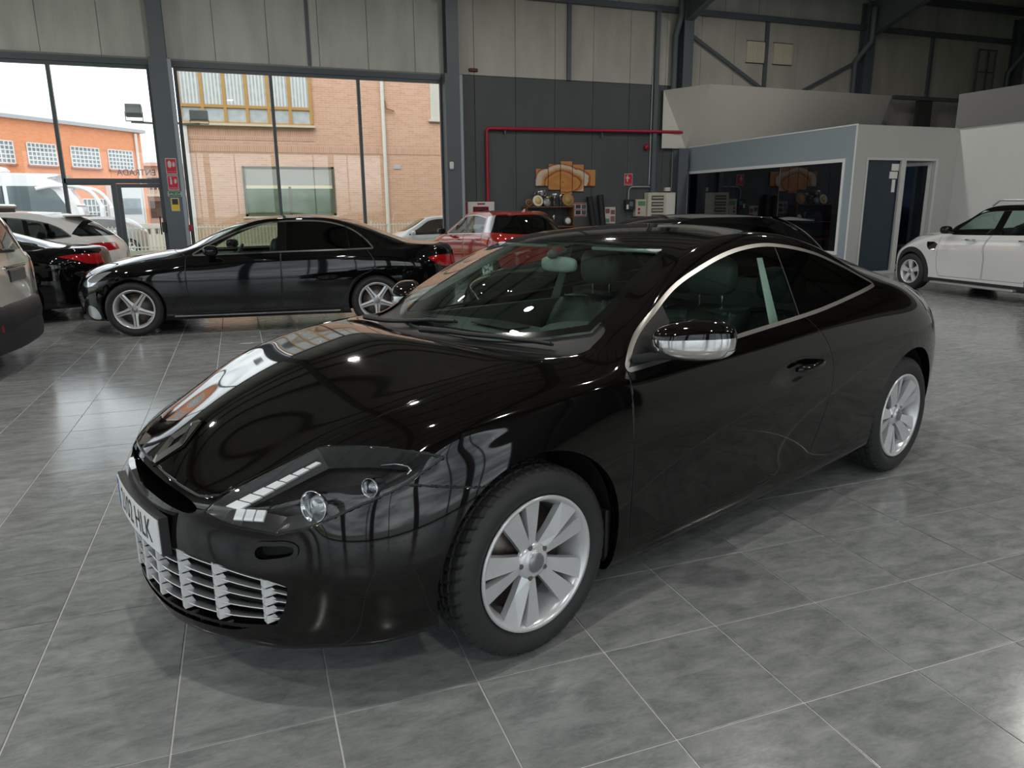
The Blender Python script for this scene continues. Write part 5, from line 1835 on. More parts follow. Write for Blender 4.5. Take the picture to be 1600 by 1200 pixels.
    # seats
    def seat(x, y, s=1.0, nm='front_seat'):
        # backrest: rows of a leaning padded slab with bolsters
        rows = []
        for i in range(9):
            t = i / 8
            z = .44 + .56 * s * t; xx = x + .26 * t * s
            w = (.245 - .045 * max(0, t - .55) / .45) * s
            row = []
            for j in range(13):
                u = -1 + 2 * j / 12
                bol = .055 * max(0, abs(u) - .5) / .5
                row.append((xx - bol - .02, y + u * w, z - .03 * abs(u) ** 4 * (t > .9)))
            row += [(xx + .11, y + w * .96, z), (xx + .11, y - w * .96, z), row[0]]
            rows.append(row)
        top = [[(sum(p[0] for p in rows[-1]) / len(rows[-1]), y, rows[-1][0][2] + .015)] * len(rows[-1])]
        st_ = MB().grid(rows + top).build(nm, LEATHER, root)
        MB().rbox((x - .46 * s, y - .25 * s, .28), (x + .05, y + .25 * s, .47), .04).build('cushion', LEATHER, st_)
        hz = .44 + .56 * s
        hx = x + .26 * s
        MB().blob((hx + .045, y, hz + .145 * s), (.062, .135, .098), 20, 12, None, .62).build('headrest', LEATHER, st_)
        for q in (-1, 1):
            MB().tube([(hx + .05, y + q * .065, hz - .01), (hx + .05, y + q * .065, hz + .09)], .007, 8).build('headrest_post', CHROME, st_)
            zs = [(x + .26 * t * s - .055 * .7 * .6 - .026, y + q * .185 * s, .44 + .56 * s * t) for t in (.45, .6, .75, .9, .98)]
            MB().tube(zs, .002, 6).build('seam', mat('stitch', (.30, .36, .33), .6), st_)
        return st_
    seat(2.28, -.37); seat(2.28, .37)
    seat(3.0, -.34, .86, 'rear_seat'); seat(3.0, .34, .86, 'rear_seat')
    MB().rbox((1.85, -.10, .28), (2.75, .10, .52), .03).build('centre_console', DASH, root)
    MB().box((3.25, -.70, .5), (3.95, .70, 1.0)).build('parcel_shelf', DASH, root)
    # inner mirror and sun visors
    rm = MB().blob((1.915, 0, 1.215), (.022, .115, .036), 20, 10, None, .6).build('rear_view_mirror', mat('mirror_shell', (.40, .43, .41), .4), root)
    MB().blob((1.875, 0, 1.262), (.030, .022, .022), 16, 8).build('mirror_mount', mat('mirror_mount_grey', (.12, .13, .13), .5), rm)
    for side in (-1, 1):
        MB().rbox((1.97, side * .34 - .19, 1.285), (2.13, side * .34 + .19, 1.300), .006, None).build('sun_visor', TRIMLIGHT, root)
    # wipers
    for (px, py, ex, ey) in ((1.16, .50, 1.245, -.10), (1.13, -.02, 1.33, -.585)):
        def surf(x, y):
            i = np.argmin((sk.V[:, 0] - x) ** 2 + (sk.V[:, 1] - y) ** 2 + (sk.V[:, 2] < .9) * 9)
            return sk.V[i, 2]
        pts = []
        for k in range(9):
            t = k / 8
            x = px + (ex - px) * t + .03 * math.sin(math.pi * t) * 0; y = py + (ey - py) * t
            pts.append((x, y, surf(x, y) + .020 - .004 * t))
        w = MB().tube(pts, [.014, .013, .011, .010, .009, .008, .008, .007, .006], 8).build('wiper', PLASTIC, root)
        mid = Vector(pts[5]); dr = (Vector(pts[-1]) - Vector(pts[2])).normalized()
        MB().tube([Vector(p) + Vector((0.012, 0, -.006)) for p in pts[2:]], .006, 6).build('wiper_blade', MATT, w)
    # wheels
    for (x, sp) in ((XF, 0.42), (XR, 0.30)):
        for side in (-1, 1):
            make_wheel(root, x, side * .772, WR, .222, .232, 'twin10', side, spin=math.radians(36) + (sp if side < 0 else -sp) * 0)
    return root
HERO = make_hero()

# ------------------------------------------------------------------ the other cars in the hall
def poly(pts, corners=(), n=5): return spline(pts, corners, n)
TAILRED = mat('tail_red', (0.35, 0.005, 0.008), 0.08, coat=1.0)
LAMP_CLEAR = mat('lamp_clear', (0.50, 0.52, 0.54), 0.12, metal=.5, coat=1.0)
PAINT_DEEP = mat('paint_deep_black', (0.0025, 0.0025, 0.003), 0.03, spec=.65)
PAINT_WHITE = mat('paint_white', (0.72, 0.72, 0.71), 0.12, coat=.8)
PAINT_BEIGE = mat('paint_sand', (0.56, 0.54, 0.49), 0.14, coat=.8)
PAINT_SILVERWHITE = mat('paint_pale', (0.60, 0.60, 0.59), 0.14, coat=.8)
PAINT_RED = mat('paint_red', (0.30, 0.018, 0.010), 0.10, coat=1.0)
CLAD = mat('grey_cladding', (0.022, 0.023, 0.025), 0.55)

def saloon():
    S = dict(name='saloon_car', loc=(0, 0, 0), rz=math.radians(-6.68), label='black four-door saloon with five-spoke star wheels in front of the glass front',
             W=.918, L=4.86, H=1.45, xf=.84, xr=3.71, R=.325, zs=.19, t0=.36, t1=.34, nose_x=.10, nose_c=.06,
             top=[(.08, .70), (.22, .77), (.54, .875), (.93, .955), (1.25, 1.0), (1.36, 1.02), (1.6, 1.14), (1.9, 1.265), (2.15, 1.345), (2.5, 1.395), (2.8, 1.405), (3.2, 1.385), (3.5, 1.325), (3.87, 1.19), (4.2, 1.06), (4.45, 1.03), (4.70, 1.005), (4.82, .965)],
             belt=[(.36, .69), (.6, .79), (1.0, .875), (1.5, .915), (2.5, .945), (3.3, .965), (3.7, .975), (4.2, .955), (4.55, .91)],
             xa=1.55, xt=2.22, xct=3.25, xcb=3.98, yr=.555, zcb=1.05,
             paint=PAINT_DEEP, glass=glass('car_glass_dark', (0.03, 0.035, 0.035)), front_glass=glass('car_glass_side', (.66, .76, .72)), trim_w=.018,
             card_z=.90, rim=.232, style='star5', spin=math.radians(54), tw=.235,
             mirror=(1.78, 1.00, 1.005, .085, .085, .062), handles=[(2.36, .875, .915), (3.37, .875, .915)])
    S['dlo'] = poly([(1.56, .955), (2.0, .962), (2.57, .975), (3.2, .985), (3.68, .995), (3.60, 1.09), (3.46, 1.20), (3.28, 1.275), (3.05, 1.318), (2.75, 1.325), (2.48, 1.31), (2.2, 1.25), (1.95, 1.16), (1.72, 1.05)], (0, 4))
    S['pillars'] = [(2.585, .055, .03), (3.40, .010, -.10)]
    S['ws'] = poly([(1.30, 0), (1.36, .3), (1.50, .62), (1.85, .62), (2.18, .52), (2.10, .3), (2.06, 0), (2.06, -.2), (1.3, -.2)], (0, 2, 4, 6, 7, 8))
    S['rw'] = top_fn(poly([(3.42, 0), (3.44, .3), (3.50, .50), (3.95, .56), (4.10, .3), (4.12, 0), (4.12, -.2), (3.42, -.2)], (0, 2, 3, 5, 6, 7)), .9)
    HLp = [(.20, .55, .66), (.30, .70, .735), (.50, .80, .785), (.60, .835, .785), (.46, .84, .70), (.34, .80, .62), (.24, .66, .60)]
    S['regions'] = [('headlamp', dir_fn(HLp, (-.6, .75, .25), (0, 3), .4, 5), LAMP_CLEAR, True),
                    ('bumper_intake', side_fn(poly([(.30, .37), (.40, .33), (.44, .22), (.36, .21), (.28, .26)]), .5), LAMP_CLEAR, True),
                    ('tail_lamp', side_fn(poly([(4.38, .855), (4.55, .875), (4.83, .865), (4.83, .72), (4.62, .73), (4.48, .79)], (0, 2, 3)), .35), TAILRED, True),
                    ('sill_strip', side_fn(poly([(1.28, .232), (3.24, .232), (3.24, .216), (1.28, .216)], (0, 1, 2, 3)), .5), CHROME, True)]
    S['doors'] = [poly([(1.47, .94), (1.455, .70), (1.47, .42), (1.52, .26), (2.52, .27), (2.545, .42), (2.56, .97), (2.2, 1.0)], (0, 3, 4, 6)),
                  poly([(2.57, .98), (2.555, .42), (2.53, .27), (3.24, .275), (3.32, .42), (3.45, .62), (3.66, .72), (3.70, .82), (3.60, 1.0), (3.0, 1.0)], (0, 2, 3, 8))]
    S['bonnet'] = poly([(.20, 0), (.24, .3), (.42, .60), (.75, .735), (1.25, .80), (1.45, .80), (1.30, .5), (1.22, 0), (1.22, -.2), (.20, -.2)], (0, 5, 7, 8, 9))
    th = S['rz']
    # front hub of the visible side at (-1.25, 9.75)
    yv = .86
    S['loc'] = (-1.25 - math.cos(th) * S['xf'] - math.sin(th) * yv, 9.75 - math.sin(th) * S['xf'] + math.cos(th) * yv, 0)
    return make_car(S)[0]
saloon()

def countryman():
    S = dict(name='small_crossover_car', loc=(0, 0, 0), rz=math.radians(264), label='white five-door crossover with black wheel arch trim beside the white partition',
             W=.90, L=4.20, xf=.82, xr=3.49, R=.315, zs=.17, t0=.34, t1=.30, nose_x=.05, nose_c=.02, AR=.345,
             top=[(.05, .78), (.20, .87), (.45, .945), (.8, 1.0), (1.10, 1.02), (1.22, 1.06), (1.5, 1.22), (1.8, 1.37), (2.05, 1.44), (2.5, 1.475), (3.0, 1.47), (3.6, 1.435), (3.86, 1.38), (4.0, 1.20), (4.10, 1.02), (4.15, .98)],
             belt=[(.34, .70), (.6, .80), (1.0, .90), (1.45, .965), (2.3, .99), (3.3, 1.01), (4.0, 1.0)],
             xa=1.50, xt=2.05, xct=3.45, xcb=3.80, yr=.60, zcb=1.10,
             paint=PAINT_WHITE, glass=glass('car_glass_side'), front_glass=glass('car_glass_side'), trim_w=.02, trim=mat('gloss_black', (.005, .005, .005), .05),
             card_z=.93, rim=.205, style='five', spin=math.radians(20), tw=.215,
             mirror=(1.66, 1.02, 1.055, .075, .085, .065), mirror_mat=mat('gloss_black'), handles=[(2.04, .905, .905), (3.0, .92, .905)], handle_mat=CHROME, arch_mat=CLAD)
    S['dlo'] = poly([(1.62, .995), (2.0, 1.0), (2.6, 1.015), (3.2, 1.03), (3.66, 1.04), (3.62, 1.30), (3.2, 1.345), (2.6, 1.36), (2.1, 1.335), (1.92, 1.27), (1.78, 1.15)], (0, 4, 5))
    S['pillars'] = [(2.42, .07, .05), (3.25, .05, .0)]
    S['ws'] = poly([(1.16, 0), (1.22, .3), (1.40, .62), (1.7, .65), (2.0, .56), (1.92, .3), (1.88, 0), (1.88, -.2), (1.16, -.2)], (0, 2, 4, 6, 7, 8))
    S['rw'] = end_fn(poly([(0, 1.40), (.46, 1.39), (.56, 1.34), (.64, 1.10), (.5, 1.07), (0, 1.06), (-.2, 1.06), (-.2, 1.40)], (0, 2, 3, 5, 6, 7)), xmin=3.7)
    def arch(cx):
        return lambda V: np.maximum(np.maximum(np.hypot(V[:, 0] - cx, V[:, 2] - .315) - .43, .5 - np.abs(V[:, 1])), V[:, 2] - .75)
    S['regions'] = [('black_roof', lambda V: np.maximum(1.355 - V[:, 2], 1.86 - V[:, 0]), mat('gloss_black'), False),
                    ('pillar_black', side_fn(poly([(1.46, .985), (1.60, .985), (2.0, 1.36), (1.95, 1.40), (1.8, 1.35)], (0, 1, 2, 3)), .4), mat('gloss_black'), True),
                    ('tail_lamp', end_fn(poly([(.60, 1.0), (.76, 1.0), (.76, .74), (.60, .74)], (), 5), xmin=3.7), TAILRED, True), ('arch_trim', arch(.82), CLAD, True), ('rear_arch_trim', arch(3.49), CLAD, True),
                    ('sill_cladding', lambda V: np.maximum(V[:, 2] - .255, np.abs(V[:, 0] - 2.1) - 1.3), CLAD, True),
                    ('side_scuttle', side_fn(poly([(1.14, .845), (1.30, .85), (1.385, .815), (1.34, .70), (1.22, .715), (1.17, .76)], (0, 1, 2, 3, 4)), .5), mat('gloss_black'), True)]
    S['doors'] = [poly([(1.42, .985), (1.40, .70), (1.42, .40), (1.47, .29), (2.30, .30), (2.32, .60), (2.28, .80), (2.36, 1.0), (2.0, 1.02)], (0, 3, 4, 7)),
                  poly([(2.38, 1.0), (2.30, .80), (2.335, .60), (2.32, .30), (3.05, .31), (3.15, .55), (3.3, .75), (3.38, 1.03), (2.9, 1.04)], (0, 3, 4, 7))]
    th = S['rz']; yv = .845
    S['loc'] = (11.13 - math.cos(th) * S['xf'] - math.sin(th) * yv, 9.81 - math.sin(th) * S['xf'] + math.cos(th) * yv, 0)
    r, sk = make_car(S)
    MB().rbox((1.36, -.955, .165), (2.95, -.84, .205), .015).build('side_step', mat('satin_silver', (.62, .62, .62), .3, metal=.7), r)
    MB().rbox((1.36, .84, .165), (2.95, .955, .205), .015).build('side_step', mat('satin_silver'), r)
    for side in (-1, 1):
        pts = [(2.08 + 1.5 * i / 12, side * .60, 1.435 + .085 * min(1, 3.2 * math.sin(math.pi * i / 12) ** .5 if 0 < i < 12 else 0) - .02 * i / 12) for i in range(13)]
        MB().tube(pts, .016, 8).build('roof_rail', mat('satin_silver'), r)
        MB().add([Vector((1.32, side * .905, .735)), Vector((1.345, side * .905, .735)), Vector((1.345, side * .908, .715)), Vector((1.25, side * .908, .715))], [(0, 1, 2, 3)]).build('scuttle_strip', CHROME, r)
    return r
countryman()

def red_suv():
    S = dict(name='compact_suv_car', loc=(0, 0, 0), rz=math.radians(-80), label='red compact crossover with dark rear window parked facing the grey wall',
             W=.895, L=4.18, xf=.83, xr=3.42, R=.325, zs=.20, t0=.34, t1=.34, nose_x=.05, nose_c=.02, AR=.36,
             top=[(.05, .80), (.25, .90), (.6, .97), (1.0, 1.01), (1.15, 1.03), (1.5, 1.2), (1.8, 1.345), (2.1, 1.42), (2.5, 1.45), (3.0, 1.445), (3.5, 1.40), (3.70, 1.36), (3.85, 1.20), (4.0, 1.02), (4.08, .97)],
             belt=[(.34, .72), (.6, .80), (1.0, .89), (1.45, .94), (2.3, .975), (3.3, 1.0), (3.9, .99)],
             xa=1.45, xt=2.05, xct=3.20, xcb=3.66, yr=.575, zcb=1.10, cp=.9,
             paint=PAINT_RED, glass=glass('car_glass_showroom', (.55, .60, .60)), trim_w=.014, trim=SATIN,
             card_z=.91, rim=.215, style='five', spin=.2, tw=.215, rear_seats=True,
             mirror=(1.62, 1.01, 1.02, .075, .085, .062), mirror_mat=mat('gloss_black'), handles=[(2.15, .87, .905), (3.0, .885, .905)])
    S['dlo'] = poly([(1.55, .965), (2.2, .99), (2.9, 1.01), (3.16, 1.02), (3.02, 1.30), (2.6, 1.345), (2.2, 1.335), (2.0, 1.28), (1.78, 1.14)], (0, 3, 4))
    S['pillars'] = [(2.40, .05, .10)]
    S['ws'] = poly([(1.14, 0), (1.20, .3), (1.38, .62), (1.7, .64), (2.02, .54), (1.95, .3), (1.90, 0), (1.90, -.2), (1.14, -.2)], (0, 2, 4, 6, 7, 8))
    S['rw'] = end_fn(poly([(0, 1.365), (.42, 1.355), (.57, 1.32), (.68, 1.10), (.70, 1.025), (.5, 1.005), (0, 1.0), (-.2, 1.0), (-.2, 1.365)], (0, 2, 4, 6, 7, 8)), xmin=3.45)
    S['regions'] = [('tail_lamp', lambda V: np.maximum(np.maximum(np.abs(V[:, 2] - .86) - .085, 3.76 - V[:, 0] - (V[:, 2] - .86) * .4), .46 - np.abs(V[:, 1])), mat('tail_bright_red', (.55, .01, .012), .08, coat=1), True),
                    ('silver_pillar', side_fn(poly([(3.20, 1.03), (3.46, 1.03), (3.30, 1.36), (3.06, 1.33)], (0, 1, 2, 3)), .4), mat('pillar_silver', (.62, .63, .65), .2, metal=.6), True),
                    ('quarter_black', side_fn(poly([(3.46, 1.03), (3.95, 1.03), (3.78, 1.36), (3.30, 1.36)], (0, 1, 2, 3)), .4), mat('gloss_black'), True),
                    ('lower_cladding', lambda V: V[:, 2] - .36, CLAD, False)]
    S['doors'] = [poly([(1.36, .955), (1.35, .6), (1.42, .38), (2.32, .38), (2.36, .6), (2.37, .99), (2.0, 1.0)], (0, 2, 3, 5)),
                  poly([(2.385, .99), (2.375, .6), (2.34, .38), (2.98, .38), (3.08, .55), (3.2, .72), (3.14, 1.03), (2.8, 1.03)], (0, 2, 3, 6))]
    th = S['rz']
    # heading angle 100 deg: rear-left corner near (4.55, 12.6)
    hx, hy = math.cos(th), math.sin(th)             # local +x = towards the tail
    lx, ly = math.sin(th), -math.cos(th)            # local -y = car's left
    S['loc'] = (4.62 - hx * 4.1 - lx * .80, 12.75 - hy * 4.1 - ly * .80, 0)
    S['scale'] = .98
    r, sk = make_car(S)
    MB().add([(3.30, -.012, 1.425), (3.42, -.012, 1.41), (3.42, .012, 1.41), (3.30, .012, 1.425), (3.40, 0, 1.475), (3.43, 0, 1.47)], [(0, 1, 5, 4), (2, 3, 4, 5), (0, 3, 4), (1, 2, 5)]).build('roof_aerial', PAINT_RED, r)
    return r
red_suv()

def dark_hatch():
    S = dict(name='hatchback_car', loc=(6.45 - 4.3, 7.2, 0), rz=0.0, label='dark hatchback behind the coupe with a roof spoiler showing over it',
             W=.90, L=4.30, xf=.86, xr=3.56, R=.32, zs=.18, t0=.34, t1=.34, nose_x=.05, nose_c=.02,
             top=[(.05, .72), (.25, .80), (.6, .87), (1.0, .93), (1.2, .98), (1.5, 1.13), (1.85, 1.285), (2.1, 1.35), (2.5, 1.385), (3.0, 1.385), (3.5, 1.355), (3.80, 1.325), (3.95, 1.22), (4.15, 1.0), (4.22, .95)],
             belt=[(.34, .68), (.6, .77), (1.0, .85), (1.45, .90), (2.3, .93), (3.3, .97), (4.0, .96)],
             xa=1.45, xt=2.10, xct=3.30, xcb=3.85, yr=.56, zcb=1.06,
             paint=PAINT_DEEP, glass=GLASS_TINT, trim_w=.012, trim=mat('gloss_black'), card_z=.86, rim=.22, style='five', tw=.22, cabin=True, rear_seats=False,
             mirror=(1.6, 1.0, .97, .075, .085, .06), handles=[(2.2, .82, .9)])
    S['dlo'] = poly([(1.55, .925), (2.4, .95), (3.1, .975), (3.5, 1.0), (3.3, 1.20), (2.9, 1.275), (2.4, 1.285), (2.1, 1.24), (1.8, 1.10)], (0, 3))
    S['pillars'] = [(2.5, .04, .0)]
    S['ws'] = poly([(1.2, 0), (1.26, .3), (1.42, .60), (1.75, .60), (2.06, .5), (1.98, .3), (1.94, 0), (1.94, -.2), (1.2, -.2)], (0, 2, 4, 6, 7, 8))
    S['rw'] = end_fn(poly([(0, 1.29), (.40, 1.28), (.50, 1.25), (.58, 1.05), (.5, 1.02), (0, 1.01), (-.2, 1.01), (-.2, 1.29)], (0, 2, 3, 5, 6, 7)), xmin=3.7)
    r, sk = make_car(S)
    MB().add([(3.60, -.52, 1.345), (3.60, .52, 1.345), (3.93, .50, 1.322), (3.93, -.50, 1.322), (3.93, -.50, 1.300), (3.93, .50, 1.300)], [(0, 1, 2, 3), (3, 2, 5, 4), (0, 3, 4), (1, 5, 2), (0, 4, 5, 1)]).build('roof_spoiler', mat('gloss_black'), r)
    return r
dark_hatch()

def boxy_suv():
    S = dict(name='boxy_suv_car', loc=(-1.97 - 4.25, 8.32, 0), rz=0.0, label='sand-coloured boxy off-roader seen from behind at the edge of the hall',
             W=.90, L=4.25, xf=.85, xr=3.42, R=.345, zs=.24, t0=.34, t1=.13, pf1=.955, nose_x=.05, nose_c=.02, tail_x=.10, tail_c=.05,
             top=[(.05, .90), (.3, 1.0), (.7, 1.03), (1.1, 1.06), (1.3, 1.15), (1.7, 1.42), (1.95, 1.53), (2.4, 1.575), (3.2, 1.575), (3.8, 1.545), (4.02, 1.52), (4.08, 1.32), (4.13, 1.10), (4.15, 1.06)],
             belt=[(.34, .86), (.7, .95), (1.3, 1.02), (2.3, 1.045), (3.3, 1.06), (4.1, 1.06)],
             xa=1.48, xt=1.98, xct=3.55, xcb=3.98, yr=.66, zcb=1.30, cp=.6, tail_dx=[-.06, .035, .05, .0, -.02],
             paint=PAINT_BEIGE, glass=GLASS_TINT, trim_w=.014, trim=mat('gloss_black'), card_z=.98, rim=.215, style='five', tw=.22, cabin=False,
             mirror=(1.6, 1.04, 1.10, .075, .09, .08), handles=[(2.2, .95, .905)])
    S['dlo'] = poly([(1.60, 1.08), (2.4, 1.085), (3.3, 1.09), (3.72, 1.10), (3.66, 1.42), (3.2, 1.46), (2.4, 1.47), (2.05, 1.44), (1.8, 1.28)], (0, 3, 4))
    S['pillars'] = [(2.5, .05, .0), (3.3, .05, 0)]
    S['ws'] = poly([(1.28, 0), (1.33, .3), (1.46, .64), (1.7, .66), (1.95, .6), (1.9, .3), (1.88, 0), (1.88, -.2), (1.28, -.2)], (0, 2, 4, 6, 7, 8))
    S['rw'] = end_fn(poly([(0, 1.47), (.52, 1.46), (.60, 1.43), (.68, 1.15), (.66, 1.12), (0, 1.11), (-.2, 1.11), (-.2, 1.47)], (0, 3, 5, 6, 7)), xmin=3.75)
    S['rear_glass'] = glass('rear_glass_mirror', (.05, .05, .05), 1.0, 2.2)
    lampp = poly([(.66, 1.03), (.83, 1.03), (.83, .80), (.66, .80)], (), 5)
    S['regions'] = [('rear_bumper', lambda V: np.maximum(np.maximum(V[:, 2] - (.60 + .06 * np.clip((V[:, 1] ** 2) / .5, 0, 1)), 3.95 - V[:, 0]), -1), CLAD, False),
                    ('tail_lamp', end_fn(lampp, xmin=3.85), mat('tail_dark_red', (.10, .006, .008), .1, coat=1), True),
                    ('lower_cladding', lambda V: V[:, 2] - .42, CLAD, False)]
    r, sk = make_car(S)
    mb = MB()
    P = []
    for i in range(17):
        y = -.84 + 1.68 * i / 16
        x = 4.22 - .16 * (abs(y) / .84) ** 4
        P.append([(x - .14, y, .66), (x - .03, y, .655), (x + .015, y, .62), (x + .03, y, .50), (x + .01, y, .40), (x - .14, y, .33)])
    mb.grid(P, True).build('bumper_bar', CLAD, r)
    for side in (-1, 1):
        MB().rbox((4.13, side * .66 - .055, .405), (4.175, side * .66 + .055, .50), .02).build('rear_reflector', mat('reflector_red', (.30, .01, .02), .25), r)
    def tail(z, y=.2):
        near = (np.abs(sk.V[:, 1] - y) < .12) & (np.abs(sk.V[:, 2] - z) < .04)
        return float(sk.V[near, 0].max())
    xa_ = tail(.89)
    MB().rbox((xa_ - .03, -.27, .83), (xa_ + .004, .27, .945), .006).build('plate_recess', PLASTIC, r)
    MB().rbox((xa_ + .004, -.26, .835), (xa_ + .010, .26, .94), .003).build('number_plate', mat('plate_grey', (.10, .10, .10), .3), r)
    xb_ = tail(.97)
    MB().rbox((xb_ - .03, -.34, .955), (xb_ + .014, .34, .985), .01).build('tailgate_handle', CHROME, r)
    MB().tube([(4.16, .05, 1.115), (4.165, -.1, 1.125), (4.17, -.38, 1.13)], .018, 8).build('rear_wiper', PLASTIC, r)
    MB().rbox((3.80, -.62, 1.500), (4.12, .62, 1.548), .015).build('roof_spoiler', PAINT_BEIGE, r)
    MB().rbox((4.02, -.60, 1.47), (4.11, .60, 1.50), .01).build('spoiler_underside', PLASTIC, r)
    return r
boxy_suv()

def dark_coupe_saloon():
    S = dict(name='dark_saloon_car', loc=(-1.78 - 4.72, 12.15, 0), rz=0.0, label='black low saloon with red tail lamps behind the sand off-roader',
             W=.90, L=4.72, xf=.86, xr=3.62, R=.325, zs=.20, t0=.36, t1=.36, nose_x=.08, nose_c=.05,
             top=[(.08, .68), (.3, .76), (.9, .90), (1.25, .96), (1.6, 1.12), (2.0, 1.28), (2.4, 1.345), (2.7, 1.35), (3.1, 1.31), (3.5, 1.20), (3.9, 1.075), (4.2, 1.02), (4.45, 1.0), (4.60, .985), (4.66, .965)],
             belt=[(.36, .68), (.6, .76), (1.0, .84), (1.5, .89), (2.5, .92), (3.3, .95), (3.7, .965), (4.1, .95), (4.4, .92)],
             xa=1.5, xt=2.2, xct=3.0, xcb=3.85, yr=.55, zcb=1.03,
             paint=PAINT_DEEP, glass=GLASS_TINT, trim_w=.016, trim=CHROME, card_z=.86, rim=.225, style='star5', tw=.225, cabin=False,
             mirror=(1.7, 1.0, .97, .08, .085, .06), handles=[(2.4, .84, .9)])
    S['dlo'] = poly([(1.6, .92), (2.4, .945), (3.1, .965), (3.50, .985), (3.3, 1.10), (3.0, 1.21), (2.6, 1.255), (2.2, 1.21), (1.85, 1.07)], (0, 3))
    S['pillars'] = [(2.6, .04, 0)]
    S['ws'] = poly([(1.24, 0), (1.3, .3), (1.46, .6), (1.8, .6), (2.14, .5), (2.05, .3), (2.0, 0), (2.0, -.2), (1.24, -.2)], (0, 2, 4, 6, 7, 8))
    S['rw'] = top_fn(poly([(3.15, 0), (3.17, .3), (3.22, .50), (3.75, .55), (3.88, .3), (3.9, 0), (3.9, -.2), (3.15, -.2)], (0, 2, 3, 5, 6, 7)), .9)
    S['regions'] = [('tail_lamp', side_fn(poly([(4.20, .885), (4.40, .905), (4.72, .90), (4.72, .775), (4.55, .765), (4.38, .83)], (0, 2, 3)), .30), TAILRED, True)]
    return make_car(S)[0]
dark_coupe_saloon()

def pale_estate():
    S = dict(name='estate_car', loc=(-1.93 - 4.65, 15.2, 0), rz=0.0, label='pale white estate with red tail lamps by the entrance door',
             W=.92, L=4.65, xf=.86, xr=3.65, R=.335, zs=.20, t0=.36, t1=.36, nose_x=.08, nose_c=.05,
             top=[(.08, .75), (.3, .84), (.9, .98), (1.25, 1.04), (1.6, 1.2), (2.0, 1.39), (2.4, 1.475), (2.9, 1.49), (3.4, 1.47), (3.8, 1.43), (4.02, 1.395), (4.2, 1.25), (4.42, 1.04), (4.53, .985)],
             belt=[(.36, .72), (.6, .80), (1.0, .88), (1.5, .94), (2.5, .97), (3.3, 1.0), (3.9, 1.0), (4.3, .97)],
             xa=1.5, xt=2.15, xct=3.45, xcb=4.12, yr=.58, zcb=1.10,
             paint=PAINT_SILVERWHITE, glass=glass('car_glass_privacy', (.20, .22, .22)), front_glass=glass('car_glass_side'), trim_w=.016, trim=CHROME, card_z=.92, rim=.23, style='star5', tw=.23, rear_seats=True,
             mirror=(1.7, 1.02, 1.03, .08, .085, .06), handles=[(2.4, .88, .92)])
    S['dlo'] = poly([(1.6, .975), (2.4, .995), (3.1, 1.015), (3.6, 1.035), (3.90, 1.06), (3.72, 1.20), (3.45, 1.30), (3.0, 1.365), (2.5, 1.375), (2.15, 1.31), (1.85, 1.13)], (0, 4))
    S['pillars'] = [(2.6, .05, 0), (3.3, .035, -.2)]
    S['ws'] = poly([(1.24, 0), (1.3, .3), (1.46, .62), (1.8, .64), (2.12, .54), (2.05, .3), (2.0, 0), (2.0, -.2), (1.24, -.2)], (0, 2, 4, 6, 7, 8))
    S['rw'] = lambda V: np.maximum(np.maximum(4.03 - V[:, 0] - (1.30 - V[:, 2]) * .55, np.abs(V[:, 2] - 1.19) - .135), np.abs(V[:, 1]) - .76)
    S['regions'] = [('tail_lamp', side_fn(poly([(4.14, .90), (4.25, .945), (4.62, .93), (4.62, .83), (4.40, .80), (4.22, .83)], (2, 3)), .36), TAILRED, True)]
    r, sk = make_car(S)
    MB().rbox((3.78, -.54, 1.385), (4.16, .54, 1.412), .01).build('roof_spoiler', PAINT_SILVERWHITE, r)
    return r
pale_estate()

# ------------------------------------------------------------------ lamps of the hall
def high_bays():
    proto = None
    spots = [(x, y) for x in (-6.0, 0.2, 6.6, 12.9) for y in (-4.4, 1.4, 7.3, 13.4)]
    for (x, y) in spots:
        z = roof_z(y) - .55
        o = empty('high_bay_lamp', (x, y, z), 0, 'round high-bay lamp hanging under the roof', 'lamp', 'high-bay lamps under the roof')
        if proto is None:
            a = MB().lathe([(.03, .30), (.10, .28), (.13, .12), (.16, .06), (.165, 0), (.14, 0)], 24).build('housing', mat('lamp_housing', (.12, .12, .12), .4), o)
            b = MB().lathe([(.14, .004), (0, .004)], 24).build('diffuser', mat('lamp_diffuser', (1, 1, 1), .5, emit=(1, .97, .92), estr=LAMP_EMIT), o)
            c = MB().tube([(0, 0, .28), (0, 0, .75)], .008, 6).build('hanger', STEEL, o)
            proto = (a, b, c)
        else:
            for p in proto:
                q = p.copy(); COL.objects.link(q); q.parent = o
        l = bpy.data.lights.new('lamp_light', 'AREA')
        l.shape = 'DISK'; l.size = .26; l.energy = LAMP_W; l.color = (1, .97, .92)
        lo = bpy.data.objects.new('lamp_light', l); COL.objects.link(lo)
        lo.parent = o; lo.location = (0, 0, -.01)
LAMP_EMIT, LAMP_W = 10.0, 72.0
high_bays()

